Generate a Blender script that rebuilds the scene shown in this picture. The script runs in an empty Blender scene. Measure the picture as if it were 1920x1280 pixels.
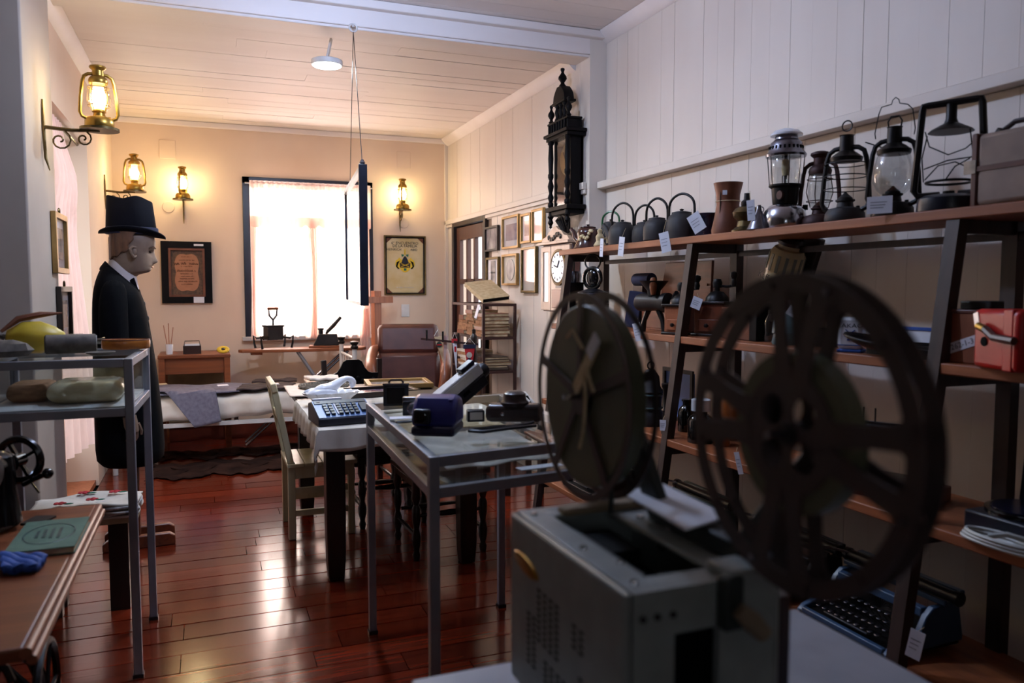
import bpy, bmesh, math, random
from mathutils import Vector, Matrix, Euler
random.seed(7)
R = math.radians
SC = bpy.context.scene
COL = SC.collection
# ------------------------------------------------------------------ camera
FPX, CXP, CYP = 1465.0, 960.0, 640.0          # focal length in pixels of the 1920x1280 frame
YAW = math.atan(570 / FPX); PIT = math.atan(100 / FPX); CAMH = 1.45
cam_d = bpy.data.cameras.new('camera'); cam = bpy.data.objects.new('camera', cam_d); COL.objects.link(cam)
cam_d.sensor_width = 36; cam_d.lens = FPX / 1920 * 36
cam.location = (0, 0, CAMH); cam.rotation_euler = (math.pi / 2 - PIT, 0, -YAW)
cam_d.clip_start = 0.05
cam_d.dof.use_dof = True; cam_d.dof.focus_distance = 4.6; cam_d.dof.aperture_fstop = 2.8
SC.camera = cam
# ------------------------------------------------------------------ world, exposure
SC.view_settings.view_transform = 'Standard'; SC.view_settings.look = 'None'
SC.view_settings.gamma = 1; SC.view_settings.use_curve_mapping = False
SC.view_settings.exposure = 0.3
W = bpy.data.worlds.new('daylight'); SC.world = W; W.use_nodes = True
W.node_tree.nodes['Background'].inputs[0].default_value = (0.86, 0.92, 1.0, 1)
W.node_tree.nodes['Background'].inputs[1].default_value = 2.5
def area(name, loc, rot, sx, sy, power, col, disk=False):
    l = bpy.data.lights.new(name, 'AREA'); l.shape = 'DISK' if disk else 'RECTANGLE'
    l.size = sx
    if not disk: l.size_y = sy
    l.energy = power; l.color = col
    o = bpy.data.objects.new(name, l); COL.objects.link(o); o.location = loc; o.rotation_euler = rot
    return o
# daylight outside the three openings of the far room and the window behind the camera
area('daylight_back_window', (0.93, 8.45, 1.80), (R(-90), 0, 0), 1.25, 1.7, 150, (1.0, 0.95, 0.91))
area('daylight_left_door', (-1.35, 5.7, 1.5), (0, R(-90), 0), 2.0, 1.2, 5, (0.92, 0.95, 1.0))
area('daylight_rear_window', (-0.6, -1.75, 1.8), (R(90), 0, 0), .6, .8, 1.5, (0.72, 0.84, 1.0))

def ray(u, v):
    xc, yc = (u - CXP) / FPX, -(v - CYP) / FPX
    F = Vector((math.sin(YAW) * math.cos(PIT), math.cos(YAW) * math.cos(PIT), -math.sin(PIT)))
    Rt = Vector((math.cos(YAW), -math.sin(YAW), 0)); U = Rt.cross(F)
    return F + xc * Rt + yc * U
CAM = Vector((0, 0, CAMH))
def atX(u, v, X): d = ray(u, v); return CAM + d * (X / d.x)
def atY(u, v, Y): d = ray(u, v); return CAM + d * (Y / d.y)
def atZ(u, v, Z): d = ray(u, v); return CAM + d * ((Z - CAMH) / d.z)
def mpp(p): return (Vector(p) - CAM).dot(ray(CXP, CYP)) / FPX     # metres per pixel at a point

# ------------------------------------------------------------------ materials
def lin(c):
    c = c / 255.0
    return c / 12.92 if c <= 0.04045 else ((c + 0.055) / 1.055) ** 2.4
def s(r, g, b): return (lin(r), lin(g), lin(b), 1)
MATS = {}
def nt(name):
    m = bpy.data.materials.new(name); m.use_nodes = True
    n = m.node_tree; b = n.nodes['Principled BSDF']; MATS[name] = m
    return m, n, b
def coords(n, scale, space='Object'):
    mp = n.nodes.new('ShaderNodeMapping'); mp.inputs['Scale'].default_value = scale
    if space == 'World':
        g = n.nodes.new('ShaderNodeNewGeometry'); n.links.new(g.outputs['Position'], mp.inputs[0])
    else:
        t = n.nodes.new('ShaderNodeTexCoord'); n.links.new(t.outputs['Object'], mp.inputs[0])
    return mp
def mix_cols(n, fac, c1, c2):
    r = n.nodes.new('ShaderNodeValToRGB'); e = r.color_ramp.elements
    e[0].position = .3; e[1].position = .7; e[0].color = c1; e[1].color = c2
    n.links.new(fac, r.inputs[0]); return r
def M(name, c, rough=.5, metal=0, c2=None, scale=(8, 8, 8), bump=0, spec=.5, space='World', detail=4, coat=0):
    """plain or mottled surface: colour varies between c and c2 by noise"""
    m, n, b = nt(name)
    b.inputs['Roughness'].default_value = rough; b.inputs['Metallic'].default_value = metal
    b.inputs['Specular IOR Level'].default_value = spec
    b.inputs['Coat Weight'].default_value = coat
    if c2 is None: c2 = tuple(x * .78 for x in c[:3]) + (1,)
    mp = coords(n, scale, space)
    no = n.nodes.new('ShaderNodeTexNoise'); no.inputs['Scale'].default_value = 1; no.inputs['Detail'].default_value = detail
    n.links.new(mp.outputs[0], no.inputs[0])
    r = mix_cols(n, no.outputs[0], c, c2); n.links.new(r.outputs[0], b.inputs['Base Color'])
    if bump:
        bp = n.nodes.new('ShaderNodeBump'); bp.inputs['Strength'].default_value = bump; bp.inputs['Distance'].default_value = .01
        n.links.new(no.outputs[0], bp.inputs['Height']); n.links.new(bp.outputs[0], b.inputs['Normal'])
    return m
def wood(name, c, c2, axis='x', rough=.4, grain=40, bump=.08, coat=0, rnd=False):
    """grain streaks that run along one world axis"""
    m, n, b = nt(name)
    sc = {'x': (1.2, grain, grain), 'y': (grain, 1.2, grain), 'z': (grain, grain, 1.2)}[axis]
    mp = coords(n, sc, 'World')
    no = n.nodes.new('ShaderNodeTexNoise'); no.inputs['Scale'].default_value = 1; no.inputs['Detail'].default_value = 5
    no.inputs['Distortion'].default_value = .6
    if rnd:
        oi = n.nodes.new('ShaderNodeObjectInfo'); ad = n.nodes.new('ShaderNodeVectorMath'); ad.operation = 'MULTIPLY_ADD'
        ad.inputs[1].default_value = (37, 91, 53); n.links.new(oi.outputs['Random'], ad.inputs[0]); n.links.new(mp.outputs[0], ad.inputs[2])
        n.links.new(ad.outputs[0], no.inputs[0])
    else:
        n.links.new(mp.outputs[0], no.inputs[0])
    r = mix_cols(n, no.outputs[0], c, c2); out = r.outputs[0]
    if rnd:
        hs = n.nodes.new('ShaderNodeHueSaturation'); mr = n.nodes.new('ShaderNodeMapRange')
        mr.inputs[3].default_value = .7; mr.inputs[4].default_value = 1.3
        n.links.new(oi.outputs['Random'], mr.inputs[0]); n.links.new(mr.outputs[0], hs.inputs['Value']); n.links.new(out, hs.inputs['Color']); out = hs.outputs[0]
    n.links.new(out, b.inputs['Base Color'])
    b.inputs['Roughness'].default_value = rough; b.inputs['Coat Weight'].default_value = coat; b.inputs['Coat Roughness'].default_value = .15
    if bump:
        bp = n.nodes.new('ShaderNodeBump'); bp.inputs['Strength'].default_value = bump; bp.inputs['Distance'].default_value = .004
        n.links.new(no.outputs[0], bp.inputs['Height']); n.links.new(bp.outputs[0], b.inputs['Normal'])
    return m
def emit(name, c, st):
    m, n, b = nt(name); b.inputs['Base Color'].default_value = c
    b.inputs['Emission Color'].default_value = c; b.inputs['Emission Strength'].default_value = st
    return m
def glass(name, tint=(1, 1, 1, 1), gloss=.1, rough=.03):
    m = bpy.data.materials.new(name); m.use_nodes = True; n = m.node_tree; n.nodes.clear(); MATS[name] = m
    o = n.nodes.new('ShaderNodeOutputMaterial'); mx = n.nodes.new('ShaderNodeMixShader'); mx.inputs[0].default_value = gloss
    t = n.nodes.new('ShaderNodeBsdfTransparent'); t.inputs[0].default_value = tint
    g = n.nodes.new('ShaderNodeBsdfGlossy'); g.inputs['Roughness'].default_value = rough
    n.links.new(t.outputs[0], mx.inputs[1]); n.links.new(g.outputs[0], mx.inputs[2]); n.links.new(mx.outputs[0], o.inputs[0])
    return m
def sheer(name, c, tr=.3, tl=.55):
    """thin woven cloth: part open weave, part translucent, part diffuse"""
    m = bpy.data.materials.new(name); m.use_nodes = True; n = m.node_tree; n.nodes.clear(); MATS[name] = m
    o = n.nodes.new('ShaderNodeOutputMaterial'); a = n.nodes.new('ShaderNodeMixShader'); bmx = n.nodes.new('ShaderNodeMixShader')
    t = n.nodes.new('ShaderNodeBsdfTransparent'); l = n.nodes.new('ShaderNodeBsdfTranslucent'); d = n.nodes.new('ShaderNodeBsdfDiffuse')
    mp = coords(n, (30, 30, 8), 'World'); no = n.nodes.new('ShaderNodeTexNoise'); no.inputs['Scale'].default_value = 1
    n.links.new(mp.outputs[0], no.inputs[0])
    r = mix_cols(n, no.outputs[0], c, tuple(x * .9 for x in c[:3]) + (1,))
    n.links.new(r.outputs[0], l.inputs[0]); n.links.new(r.outputs[0], d.inputs[0])
    a.inputs[0].default_value = tl; bmx.inputs[0].default_value = tr
    n.links.new(d.outputs[0], a.inputs[1]); n.links.new(l.outputs[0], a.inputs[2])
    n.links.new(a.outputs[0], bmx.inputs[1]); n.links.new(t.outputs[0], bmx.inputs[2]); n.links.new(bmx.outputs[0], o.inputs[0])
    return m
M('plaster_warm', s(226, 203, 180), .75, c2=s(216, 190, 168), scale=(1.5, 1.5, 1.5), bump=.05)
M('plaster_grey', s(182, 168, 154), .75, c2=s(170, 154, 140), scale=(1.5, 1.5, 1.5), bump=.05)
M('board_paint', s(222, 211, 200), .5, c2=s(212, 199, 187), scale=(2, 2, .6), bump=.04)
M('ceiling_paint', s(236, 226, 221), .55, c2=s(227, 215, 209), scale=(.8, 3, 3), bump=.05)
M('gap_dark', s(60, 46, 38), .9)
M('gap_wall', s(150, 128, 112), .9)
M('gap_ceiling', s(110, 92, 82), .9)
wood('floor_wood', s(122, 42, 19), s(82, 25, 12), 'x', .17, 26, .12, coat=.4, rnd=True)
M('baseboard_red', s(112, 44, 26), .4, c2=s(86, 30, 18))
wood('shelf_wood', s(158, 90, 50), s(118, 62, 33), 'y', .5, 30)
wood('shelf_leg', s(58, 38, 32), s(38, 24, 20), 'z', .55, 30)
wood('dark_wood', s(40, 22, 16), s(22, 12, 9), 'z', .35, 30)
wood('black_wood', s(18, 15, 16), s(9, 7, 8), 'z', .5, 30)
wood('mid_wood', s(140, 76, 38), s(104, 52, 25), 'x', .4, 30)
wood('orange_wood', s(176, 104, 66), s(146, 80, 48), 'z', .45, 30)
wood('box_wood', s(120, 58, 30), s(84, 38, 20), 'y', .4, 30)
wood('glare_wood', s(196, 166, 142), s(176, 144, 120), 'z', .35, 20)  # clock front wood; the glare on it is put into this pale colour
wood('cream_wood', s(196, 186, 150), s(172, 160, 124), 'z', .35, 14)
wood('door_brown', s(88, 50, 36), s(64, 34, 24), 'z', .4, 30)
M('navy_paint', s(24, 28, 44), .35, c2=s(16, 18, 30))
M('black_iron', s(22, 20, 20), .42, .6, c2=s(34, 28, 26))
M('black_gloss', s(10, 10, 12), .12, 0, spec=.6)
M('iron_grey', s(62, 58, 58), .45, .7, c2=s(44, 40, 40))
M('soot_black', s(34, 32, 34), .6, .2, c2=s(52, 46, 44))
M('rust_brown', s(70, 40, 34), .55, .4, c2=s(52, 30, 28))
M('brown_glaze', s(74, 40, 34), .18, 0, c2=s(50, 26, 22))
M('cream_glaze', s(206, 188, 146), .3, 0, c2=s(184, 162, 120))
M('green_enamel', s(20, 92, 56), .3)
M('navy_enamel', s(22, 28, 52), .22, c2=s(14, 18, 36))
M('brass', s(176, 140, 64), .32, .9, c2=s(140, 104, 44), scale=(20, 20, 20))
M('old_brass', s(120, 100, 62), .35, .85, c2=s(84, 70, 44), scale=(20, 20, 20))
M('chrome', s(196, 198, 206), .16, 1)
M('nickel', s(150, 150, 160), .22, 1, c2=s(110, 110, 120), scale=(20, 20, 20))
M('steel_grey', s(148, 150, 158), .4, .35, c2=s(132, 134, 142))
M('white_metal', s(206, 200, 196), .4)
M('white_china', s(232, 234, 240), .15, c2=s(220, 222, 230))
M('table_grey', s(158, 160, 168), .4)
M('white_plastic', s(226, 224, 222), .4)
M('card_white', s(226, 226, 232), .7, c2=s(214, 214, 222))
M('ink', s(40, 40, 48), .7)
M('paper_old', s(206, 186, 150), .8, c2=s(180, 156, 118), scale=(30, 30, 60))
M('paper_brown', s(168, 124, 88), .85, c2=s(128, 88, 58), scale=(30, 30, 80))
M('paper_grey', s(214, 208, 198), .8, c2=s(180, 172, 158), scale=(9, 9, 9))
M('cloth_white', s(214, 206, 194), .9, c2=s(196, 186, 172), scale=(12, 12, 12), bump=.1)
M('cloth_pink', s(232, 212, 196), .9, c2=s(220, 196, 178), scale=(12, 12, 12), bump=.1)
M('mattress', s(226, 218, 208), .9, c2=s(200, 186, 170), scale=(6, 6, 6), bump=.15)
M('cloth_grey', s(112, 108, 122), .9, c2=s(92, 88, 102), scale=(40, 40, 40), bump=.1)
M('cloth_brown', s(56, 40, 38), .9, c2=s(44, 30, 30), scale=(40, 40, 40))
M('hide_dark', s(62, 40, 32), .95, c2=s(32, 19, 16), scale=(5, 5, 5), bump=.3, spec=.08)
M('wall_umber', s(96, 74, 58), .7, c2=s(80, 60, 46))  # unseen near walls, colour darkened to cut bounce light
M('stripe_grey', s(126, 126, 112), .4)
M('navy_base', s(24, 24, 58), .35)
M('coat_black', s(9, 8, 11), .9, c2=s(5, 5, 7), scale=(60, 60, 60), bump=.05, spec=.2)
M('hat_navy', s(14, 14, 24), .8, c2=s(9, 9, 16), scale=(9, 9, 9), bump=.1, spec=.3)
M('shirt_white', s(200, 190, 190), .85)
M('skin_wax', s(136, 114, 96), .5, c2=s(122, 98, 82), scale=(14, 14, 14))
M('hair_brown', s(112, 76, 52), .6, c2=s(80, 52, 36), scale=(40, 40, 8), bump=.3)
M('leather_brown', s(92, 50, 42), .35, c2=s(74, 38, 32), bump=.05)
M('leather_tan', s(142, 84, 58), .35, c2=s(120, 68, 46))
M('leather_dark', s(58, 38, 34), .3, c2=s(42, 28, 26))
M('projector_grey', s(142, 146, 142), .45, c2=s(126, 130, 126), scale=(20, 20, 20), bump=.03)
M('projector_dark', s(40, 46, 42), .5)
M('reel_brown', s(74, 62, 60), .45, .2, c2=s(62, 51, 49))
M('film_olive', s(92, 92, 68), .45, c2=s(76, 76, 56))
M('void_black', s(6, 6, 7), .8, spec=.1)
M('blue_plastic', s(46, 50, 128), .3, c2=s(34, 36, 100))
M('dark_plastic', s(20, 20, 26), .35)
M('calc_blue', s(92, 120, 168), .35, c2=s(84, 110, 156))
M('calc_dark', s(22, 26, 40), .4)
M('red_paint', s(188, 30, 24), .35, c2=s(168, 22, 18))
M('red_felt', s(196, 36, 44), .8)
M('navy_felt', s(32, 34, 66), .8)
M('cream_felt', s(216, 190, 152), .8)
M('pink_felt', s(206, 172, 166), .8)
M('typewriter_blue', s(56, 82, 112), .35, c2=s(44, 68, 96))
M('typewriter_green', s(52, 76, 74), .4)
M('glazed_tile_blue', s(80, 108, 170), .4)
M('book_green', s(86, 116, 96), .7, c2=s(70, 98, 80), scale=(20, 20, 20))
M('cloth_blue', s(36, 80, 160), .7, c2=s(24, 60, 130))
M('yellow', s(226, 188, 40), .6)
M('yellow_wax', s(222, 190, 60), .4)
M('stone_grey', s(106, 96, 86), .8, c2=s(70, 62, 56), scale=(30, 30, 30), bump=.2)
M('amber', s(196, 120, 52), .2, c2=s(150, 84, 34), scale=(16, 16, 30))
M('teal_glaze', s(104, 134, 138), .3, c2=s(80, 108, 112))
M('bottle_brown', s(150, 84, 40), .2, c2=s(120, 62, 30))
M('poster_paper', s(214, 196, 158), .7, c2=s(196, 168, 112), scale=(5, 5, 5))
M('diploma_paper', s(176, 122, 90), .7, c2=s(160, 106, 76), scale=(14, 14, 14))
M('diploma_border', s(66, 50, 44), .7, c2=s(110, 82, 58), scale=(60, 60, 60))
M('photo_grey', s(196, 188, 184), .25, c2=s(92, 84, 92), scale=(11, 11, 7), detail=6)
M('pale_print_glare', s(224, 216, 212), .12, c2=s(190, 178, 176), scale=(6, 6, 4))  # pale prints; also paints white reflections on picture and clock glass
M('photo_purple', s(196, 186, 196), .2, c2=s(96, 76, 116), scale=(5, 5, 9))
M('wicker', s(112, 104, 92), .8, c2=s(70, 62, 54), scale=(60, 60, 60), bump=.4)
M('embroidery_red', s(190, 40, 50), .8)
M('embroidery_green', s(40, 110, 84), .8)
M('lace', s(206, 202, 200), .9, c2=s(150, 146, 144), scale=(55, 55, 55), bump=.4)
M('linen_tan', s(150, 130, 104), .85, c2=s(128, 110, 88))
M('suitcase_tan', s(142, 122, 108), .7, c2=s(122, 102, 90), scale=(10, 10, 10))
M('plastic_wrap', s(226, 214, 182), .15, c2=s(176, 156, 112), scale=(9, 9, 14), bump=.3)
M('copper_old', s(126, 74, 48), .5, .3, c2=s(96, 54, 36))
M('gilt', s(176, 140, 84), .4, .5, c2=s(140, 108, 60))
M('cable_white', s(200, 206, 204), .4)
for _n in ('black_wood', 'coat_black', 'hat_navy'): MATS[_n].node_tree.nodes['Principled BSDF'].inputs['Specular IOR Level'].default_value = .1
glass('pane', (1, 1, 1, 1), .08)
glass('case_glass', (.965, .985, .98, 1), .13, .02)
glass('lamp_glass', (.97, .98, .97, 1), .12, .05)
glass('old_glass', (.86, .88, .88, 1), .16, .08)
glass('picture_glass', (1, 1, 1, 1), .16, .04)
sheer('curtain_sheer', s(250, 228, 217), .10, .72)
sheer('curtain_pink', s(244, 216, 206), .03, .42)
sheer('curtain_side', s(240, 208, 198), .02, .38)
emit('bulb_warm', (1, .84, .46, 1), 30)
emit('globe_white', (.50, .65, 1, 1), 310)
emit('led_white', (.82, .92, 1, 1), 14)
# ------------------------------------------------------------------ mesh builder
class G:
    def __init__(g): g.v = []; g.f = []
    def mark(g): return len(g.v)
    def xf(g, m, since=0):
        for i in range(since, len(g.v)): g.v[i] = tuple(m @ Vector(g.v[i]))
        return g
    def add(g, vs, fs):
        o = len(g.v); g.v += [tuple(p) for p in vs]; g.f += [tuple(i + o for i in f) for f in fs]; return g
    def bx(g, x0, x1, y0, y1, z0, z1):
        return g.add([(x0, y0, z0), (x1, y0, z0), (x1, y1, z0), (x0, y1, z0), (x0, y0, z1), (x1, y0, z1), (x1, y1, z1), (x0, y1, z1)],
                     [(0, 3, 2, 1), (4, 5, 6, 7), (0, 1, 5, 4), (1, 2, 6, 5), (2, 3, 7, 6), (3, 0, 4, 7)])
    def box(g, c, d, rot=None):
        k = g.mark(); x, y, z = (a / 2 for a in d); g.bx(-x, x, -y, y, -z, z)
        m = Matrix.Translation(c)
        if rot: m = m @ Euler(rot).to_matrix().to_4x4()
        return g.xf(m, k)
    def beam(g, p0, p1, w, h=None, up=(0, 0, 1)):
        """rectangular bar from p0 to p1"""
        p0, p1 = Vector(p0), Vector(p1); h = h or w; d = (p1 - p0).normalized(); u = Vector(up)
        if abs(d.dot(u)) > .97: u = Vector((0, 1, 0))
        a = d.cross(u).normalized() * w / 2; b = a.cross(d).normalized() * h / 2
        q = [p0 - a - b, p0 + a - b, p0 + a + b, p0 - a + b]; q += [x + (p1 - p0) for x in q]
        return g.add(q, [(0, 3, 2, 1), (4, 5, 6, 7), (0, 1, 5, 4), (1, 2, 6, 5), (2, 3, 7, 6), (3, 0, 4, 7)])
    def lathe(g, prof, n=16, o=(0, 0, 0), axis='z', wob=None):
        k = g.mark(); vs = []; fs = []; m = len(prof)
        for r, z in prof:
            for i in range(n):
                a = 2 * math.pi * i / n; rr = r * (wob(a, z) if wob else 1); vs.append((rr * math.cos(a), rr * math.sin(a), z))
        for j in range(m - 1):
            for i in range(n):
                i2 = (i + 1) % n; fs.append((j * n + i, j * n + i2, (j + 1) * n + i2, (j + 1) * n + i))
        if prof[0][0] > 1e-4: fs.append(tuple(range(n - 1, -1, -1)))
        if prof[-1][0] > 1e-4: fs.append(tuple(range((m - 1) * n, m * n)))
        g.add(vs, fs)
        mm = Matrix.Translation(o)
        if axis == 'y': mm = mm @ Matrix.Rotation(R(-90), 4, 'X')
        if axis == 'x': mm = mm @ Matrix.Rotation(R(90), 4, 'Y')
        return g.xf(mm, k)
    def cyl(g, p0, p1, r0, r1=None, n=12):
        return g.tube([p0, p1], [r0, r0 if r1 is None else r1], n)
    def tube(g, pts, r, n=6, closed=False):
        P = [Vector(p) for p in pts]; L = len(P); rr = r if isinstance(r, (list, tuple)) else [r] * L
        T = []
        for i in range(L):
            a = P[i - 1] if (i or closed) else P[i]; b = P[(i + 1) % L] if (i < L - 1 or closed) else P[i]
            t = (b - a); T.append(t.normalized() if t.length > 1e-9 else Vector((0, 0, 1)))
        u = T[0].orthogonal().normalized(); vs = []; fs = []
        for i in range(L):
            u = (u - T[i] * u.dot(T[i]))
            u = u.normalized() if u.length > 1e-6 else T[i].orthogonal().normalized()
            w = T[i].cross(u)
            for j in range(n):
                a = 2 * math.pi * j / n; vs.append(P[i] + (u * math.cos(a) + w * math.sin(a)) * rr[i])
        for i in range(L if closed else L - 1):
            i2 = (i + 1) % L
            for j in range(n):
                j2 = (j + 1) % n; fs.append((i * n + j, i * n + j2, i2 * n + j2, i2 * n + j))
        if not closed:
            fs.append(tuple(range(n - 1, -1, -1))); fs.append(tuple(range((L - 1) * n, L * n)))
        return g.add(vs, fs)
    def prism(g, poly, a, b, plane='xz'):
        """polygon (convex or not) extruded from a to b along the third axis"""
        n = len(poly)
        def p(q, t): return {'xz': (q[0], t, q[1]), 'yz': (t, q[0], q[1]), 'xy': (q[0], q[1], t)}[plane]
        vs = [p(q, a) for q in poly] + [p(q, b) for q in poly]
        fs = [tuple(range(n)), tuple(range(2 * n - 1, n - 1, -1))] + [(i, i + n, (i + 1) % n + n, (i + 1) % n) for i in range(n)]
        return g.add(vs, fs)
    def ring(g, outer, inner, a, b, plane='yz'):
        """flat ring between two loops of equal point count, extruded a..b"""
        n = len(outer)
        def p(q, t): return {'xz': (q[0], t, q[1]), 'yz': (t, q[0], q[1]), 'xy': (q[0], q[1], t)}[plane]
        vs = [p(q, a) for q in outer] + [p(q, a) for q in inner] + [p(q, b) for q in outer] + [p(q, b) for q in inner]
        fs = []
        for i in range(n):
            j = (i + 1) % n
            fs += [(i, j, n + j, n + i), (2 * n + i, 3 * n + i, 3 * n + j, 2 * n + j), (i, 2 * n + i, 2 * n + j, j), (n + i, n + j, 3 * n + j, 3 * n + i)]
        return g.add(vs, fs)
    def ball(g, c, r, n=12, m=8):
        r = r if isinstance(r, (tuple, list)) else (r, r, r); k = g.mark()
        g.lathe([(math.sin(math.pi * j / m) if 0 < j < m else 0.0001, -math.cos(math.pi * j / m)) for j in range(m + 1)], n)
        return g.xf(Matrix.Translation(c) @ Matrix.Diagonal((*r, 1)), k)
    def torus(g, c, RR, r, axis='z', n=20, m=6):
        pts = [{'z': (math.cos(a), math.sin(a), 0), 'y': (math.cos(a), 0, math.sin(a)), 'x': (0, math.cos(a), math.sin(a))}[axis] for a in [2 * math.pi * i / n for i in range(n)]]
        return g.tube([Vector(c) + Vector(p) * RR for p in pts], r, m, True)
    def grid(g, fn, nu, nv, closed=False):
        vs = [fn(i / (nu if closed else nu - 1), j / (nv - 1)) for j in range(nv) for i in range(nu)]; fs = []
        for j in range(nv - 1):
            for i in range(nu if closed else nu - 1):
                i2 = (i + 1) % nu; fs.append((j * nu + i, j * nu + i2, (j + 1) * nu + i2, (j + 1) * nu + i))
        return g.add(vs, fs)
    def obj(g, name, mat, parent=None, bev=0, sub=0, solid=0, loc=None, rot=None, ang=38, kind=None, label=None):
        me = bpy.data.meshes.new(name); me.from_pydata(g.v, [], g.f); me.validate(); me.update()
        bm = bmesh.new(); bm.from_mesh(me); bmesh.ops.recalc_face_normals(bm, faces=bm.faces); bm.to_mesh(me); bm.free()
        me.polygons.foreach_set('use_smooth', [True] * len(me.polygons)); me.set_sharp_from_angle(angle=R(ang))
        me.materials.append(MATS[mat])
        o = bpy.data.objects.new(name, me); COL.objects.link(o); o.parent = parent
        if loc is not None: o.location = loc
        if rot is not None: o.rotation_euler = rot
        if solid:
            m = o.modifiers.new('solid', 'SOLIDIFY'); m.thickness = solid; m.offset = 0
        if bev:
            m = o.modifiers.new('bevel', 'BEVEL'); m.width = bev; m.segments = 2; m.limit_method = 'ANGLE'; m.angle_limit = R(40)
        if sub:
            m = o.modifiers.new('sub', 'SUBSURF'); m.levels = sub; m.render_levels = sub
        if kind: o['kind'] = kind
        if label: o['label'] = label
        return o
def T(name, label, cat, loc=(0, 0, 0), rz=0, group=None):
    o = bpy.data.objects.new(name, None); COL.objects.link(o); o.location = loc; o.rotation_euler = (0, 0, rz)
    o.empty_display_size = .05; o['label'] = label; o['category'] = cat
    if group: o['group'] = group
    return o
def tag(o, label, cat, group=None):
    o['label'] = label; o['category'] = cat
    if group: o['group'] = group
    return o
def struct(o, label, cat='wall'):
    o['kind'] = 'structure'; o['label'] = label; o['category'] = cat; return o
def E(name, loc=(0, 0, 0)):
    o = bpy.data.objects.new(name, None); COL.objects.link(o); o.location = loc; o.empty_display_size = .05; return o
def copy_tree(o, parent=None):
    c = o.copy(); COL.objects.link(c); c.parent = parent
    for ch in list(o.children): copy_tree(ch, c)
    return c
def text(body, size, mat, parent, loc, rot, name='lettering', align='CENTER', sx=1):
    cu = bpy.data.curves.new(name, 'FONT'); cu.body = body; cu.size = size; cu.align_x = align; cu.align_y = 'CENTER'; cu.resolution_u = 2
    to = bpy.data.objects.new(name, cu); COL.objects.link(to)
    bpy.context.view_layer.update()
    me = bpy.data.meshes.new_from_object(to.evaluated_get(bpy.context.evaluated_depsgraph_get()))
    bpy.data.objects.remove(to); me.name = name
    me.materials.clear(); me.materials.append(MATS[mat])
    o = bpy.data.objects.new(name, me); COL.objects.link(o); o.parent = parent; o.location = loc; o.rotation_euler = rot; o.scale = (sx, 1, 1)
    return o
FACE_X = (R(90), 0, R(-90))     # text lying on a face that looks towards -X
FACE_Y = (R(90), 0, 0)          # ... towards -Y

def smooth(pts, n=5):
    """Catmull-Rom points through pts"""
    P = [Vector(p) for p in pts]; out = []
    for i in range(len(P) - 1):
        a, b, c, d = P[max(i - 1, 0)], P[i], P[i + 1], P[min(i + 2, len(P) - 1)]
        for k in range(n):
            u = k / n; out.append(tuple(.5 * (2 * b + (c - a) * u + (2 * a - 5 * b + 4 * c - d) * u * u + (3 * b - a - 3 * c + d) * u ** 3)))
    return out + [tuple(P[-1])]
def smooth_r(rs, n=5): return [v[0] for v in smooth([(r, 0, 0) for r in rs], n)]
# ------------------------------------------------------------------ the room
XL, XR, YB, YS, XN, ZC, ZN, YF, XNL, YP = -.78, 2.38, 8.0, 4.72, 2.50, 3.0, 3.13, -1.6, -1.6, 4.03
RZ = 2.11                                                    # height of the wall rail
UB = G().bx(-.5, .5, -.5, .5, -.5, .5)
def unit(mat):
    me = bpy.data.meshes.new('board'); me.from_pydata(UB.v, [], UB.f); me.materials.append(MATS[mat]); return me
def piece(me, name, parent, c, d, rot=(0, 0, 0)):
    o = bpy.data.objects.new(name, me); COL.objects.link(o); o.parent = parent; o.location = c; o.scale = d; o.rotation_euler = rot; return o
fl = struct(G().bx(XNL - .2, XN + .2, YF - .2, YB + .2, -.15, -.022).obj('floor', 'void_black'), 'glossy red-brown plank floor of the whole room', 'floor')
me = unit('floor_wood'); y = YF; row = 0
while y < YB - .01:
    w = random.uniform(.135, .165); x0 = XNL if y < YP else XL; x1 = XN if y < YS else XR
    if y < 1.2: cuts = [random.uniform(0, 1.2)]
    else: cuts = sorted([x0 + random.uniform(.5, 1.5), x0 + random.uniform(1.9, 2.7)])
    xs = [x0] + cuts + [x1]
    for a, b in zip(xs, xs[1:]):
        piece(me, 'plank', fl, ((a + b) / 2, y + w / 2, -.011 + random.uniform(-.0008, .0008)), (b - a - .003, w - .006, .02), (R(random.uniform(-.25, .25)), R(random.uniform(-.03, .03)), 0))
    y += w; row += 1
# back wall with window opening
WX0, WX1, WZ0, WZ1 = .385, 1.535, .985, 2.465
wb = struct(G().bx(XL - .3, WX0, YB, YB + .2, 0, ZC + .2).bx(WX1, XR + .3, YB, YB + .2, 0, ZC + .2).bx(WX0, WX1, YB, YB + .2, 0, WZ0).bx(WX0, WX1, YB, YB + .2, WZ1, ZC + .2).obj('wall_back', 'plaster_warm'),
            'warm cream plaster wall with the bright curtained window')
struct(G().bx(XL, XR, YB - .02, YB, 0, .15).obj('baseboard_back', 'baseboard_red'), 'red-brown baseboard under the back wall', 'baseboard')
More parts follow.
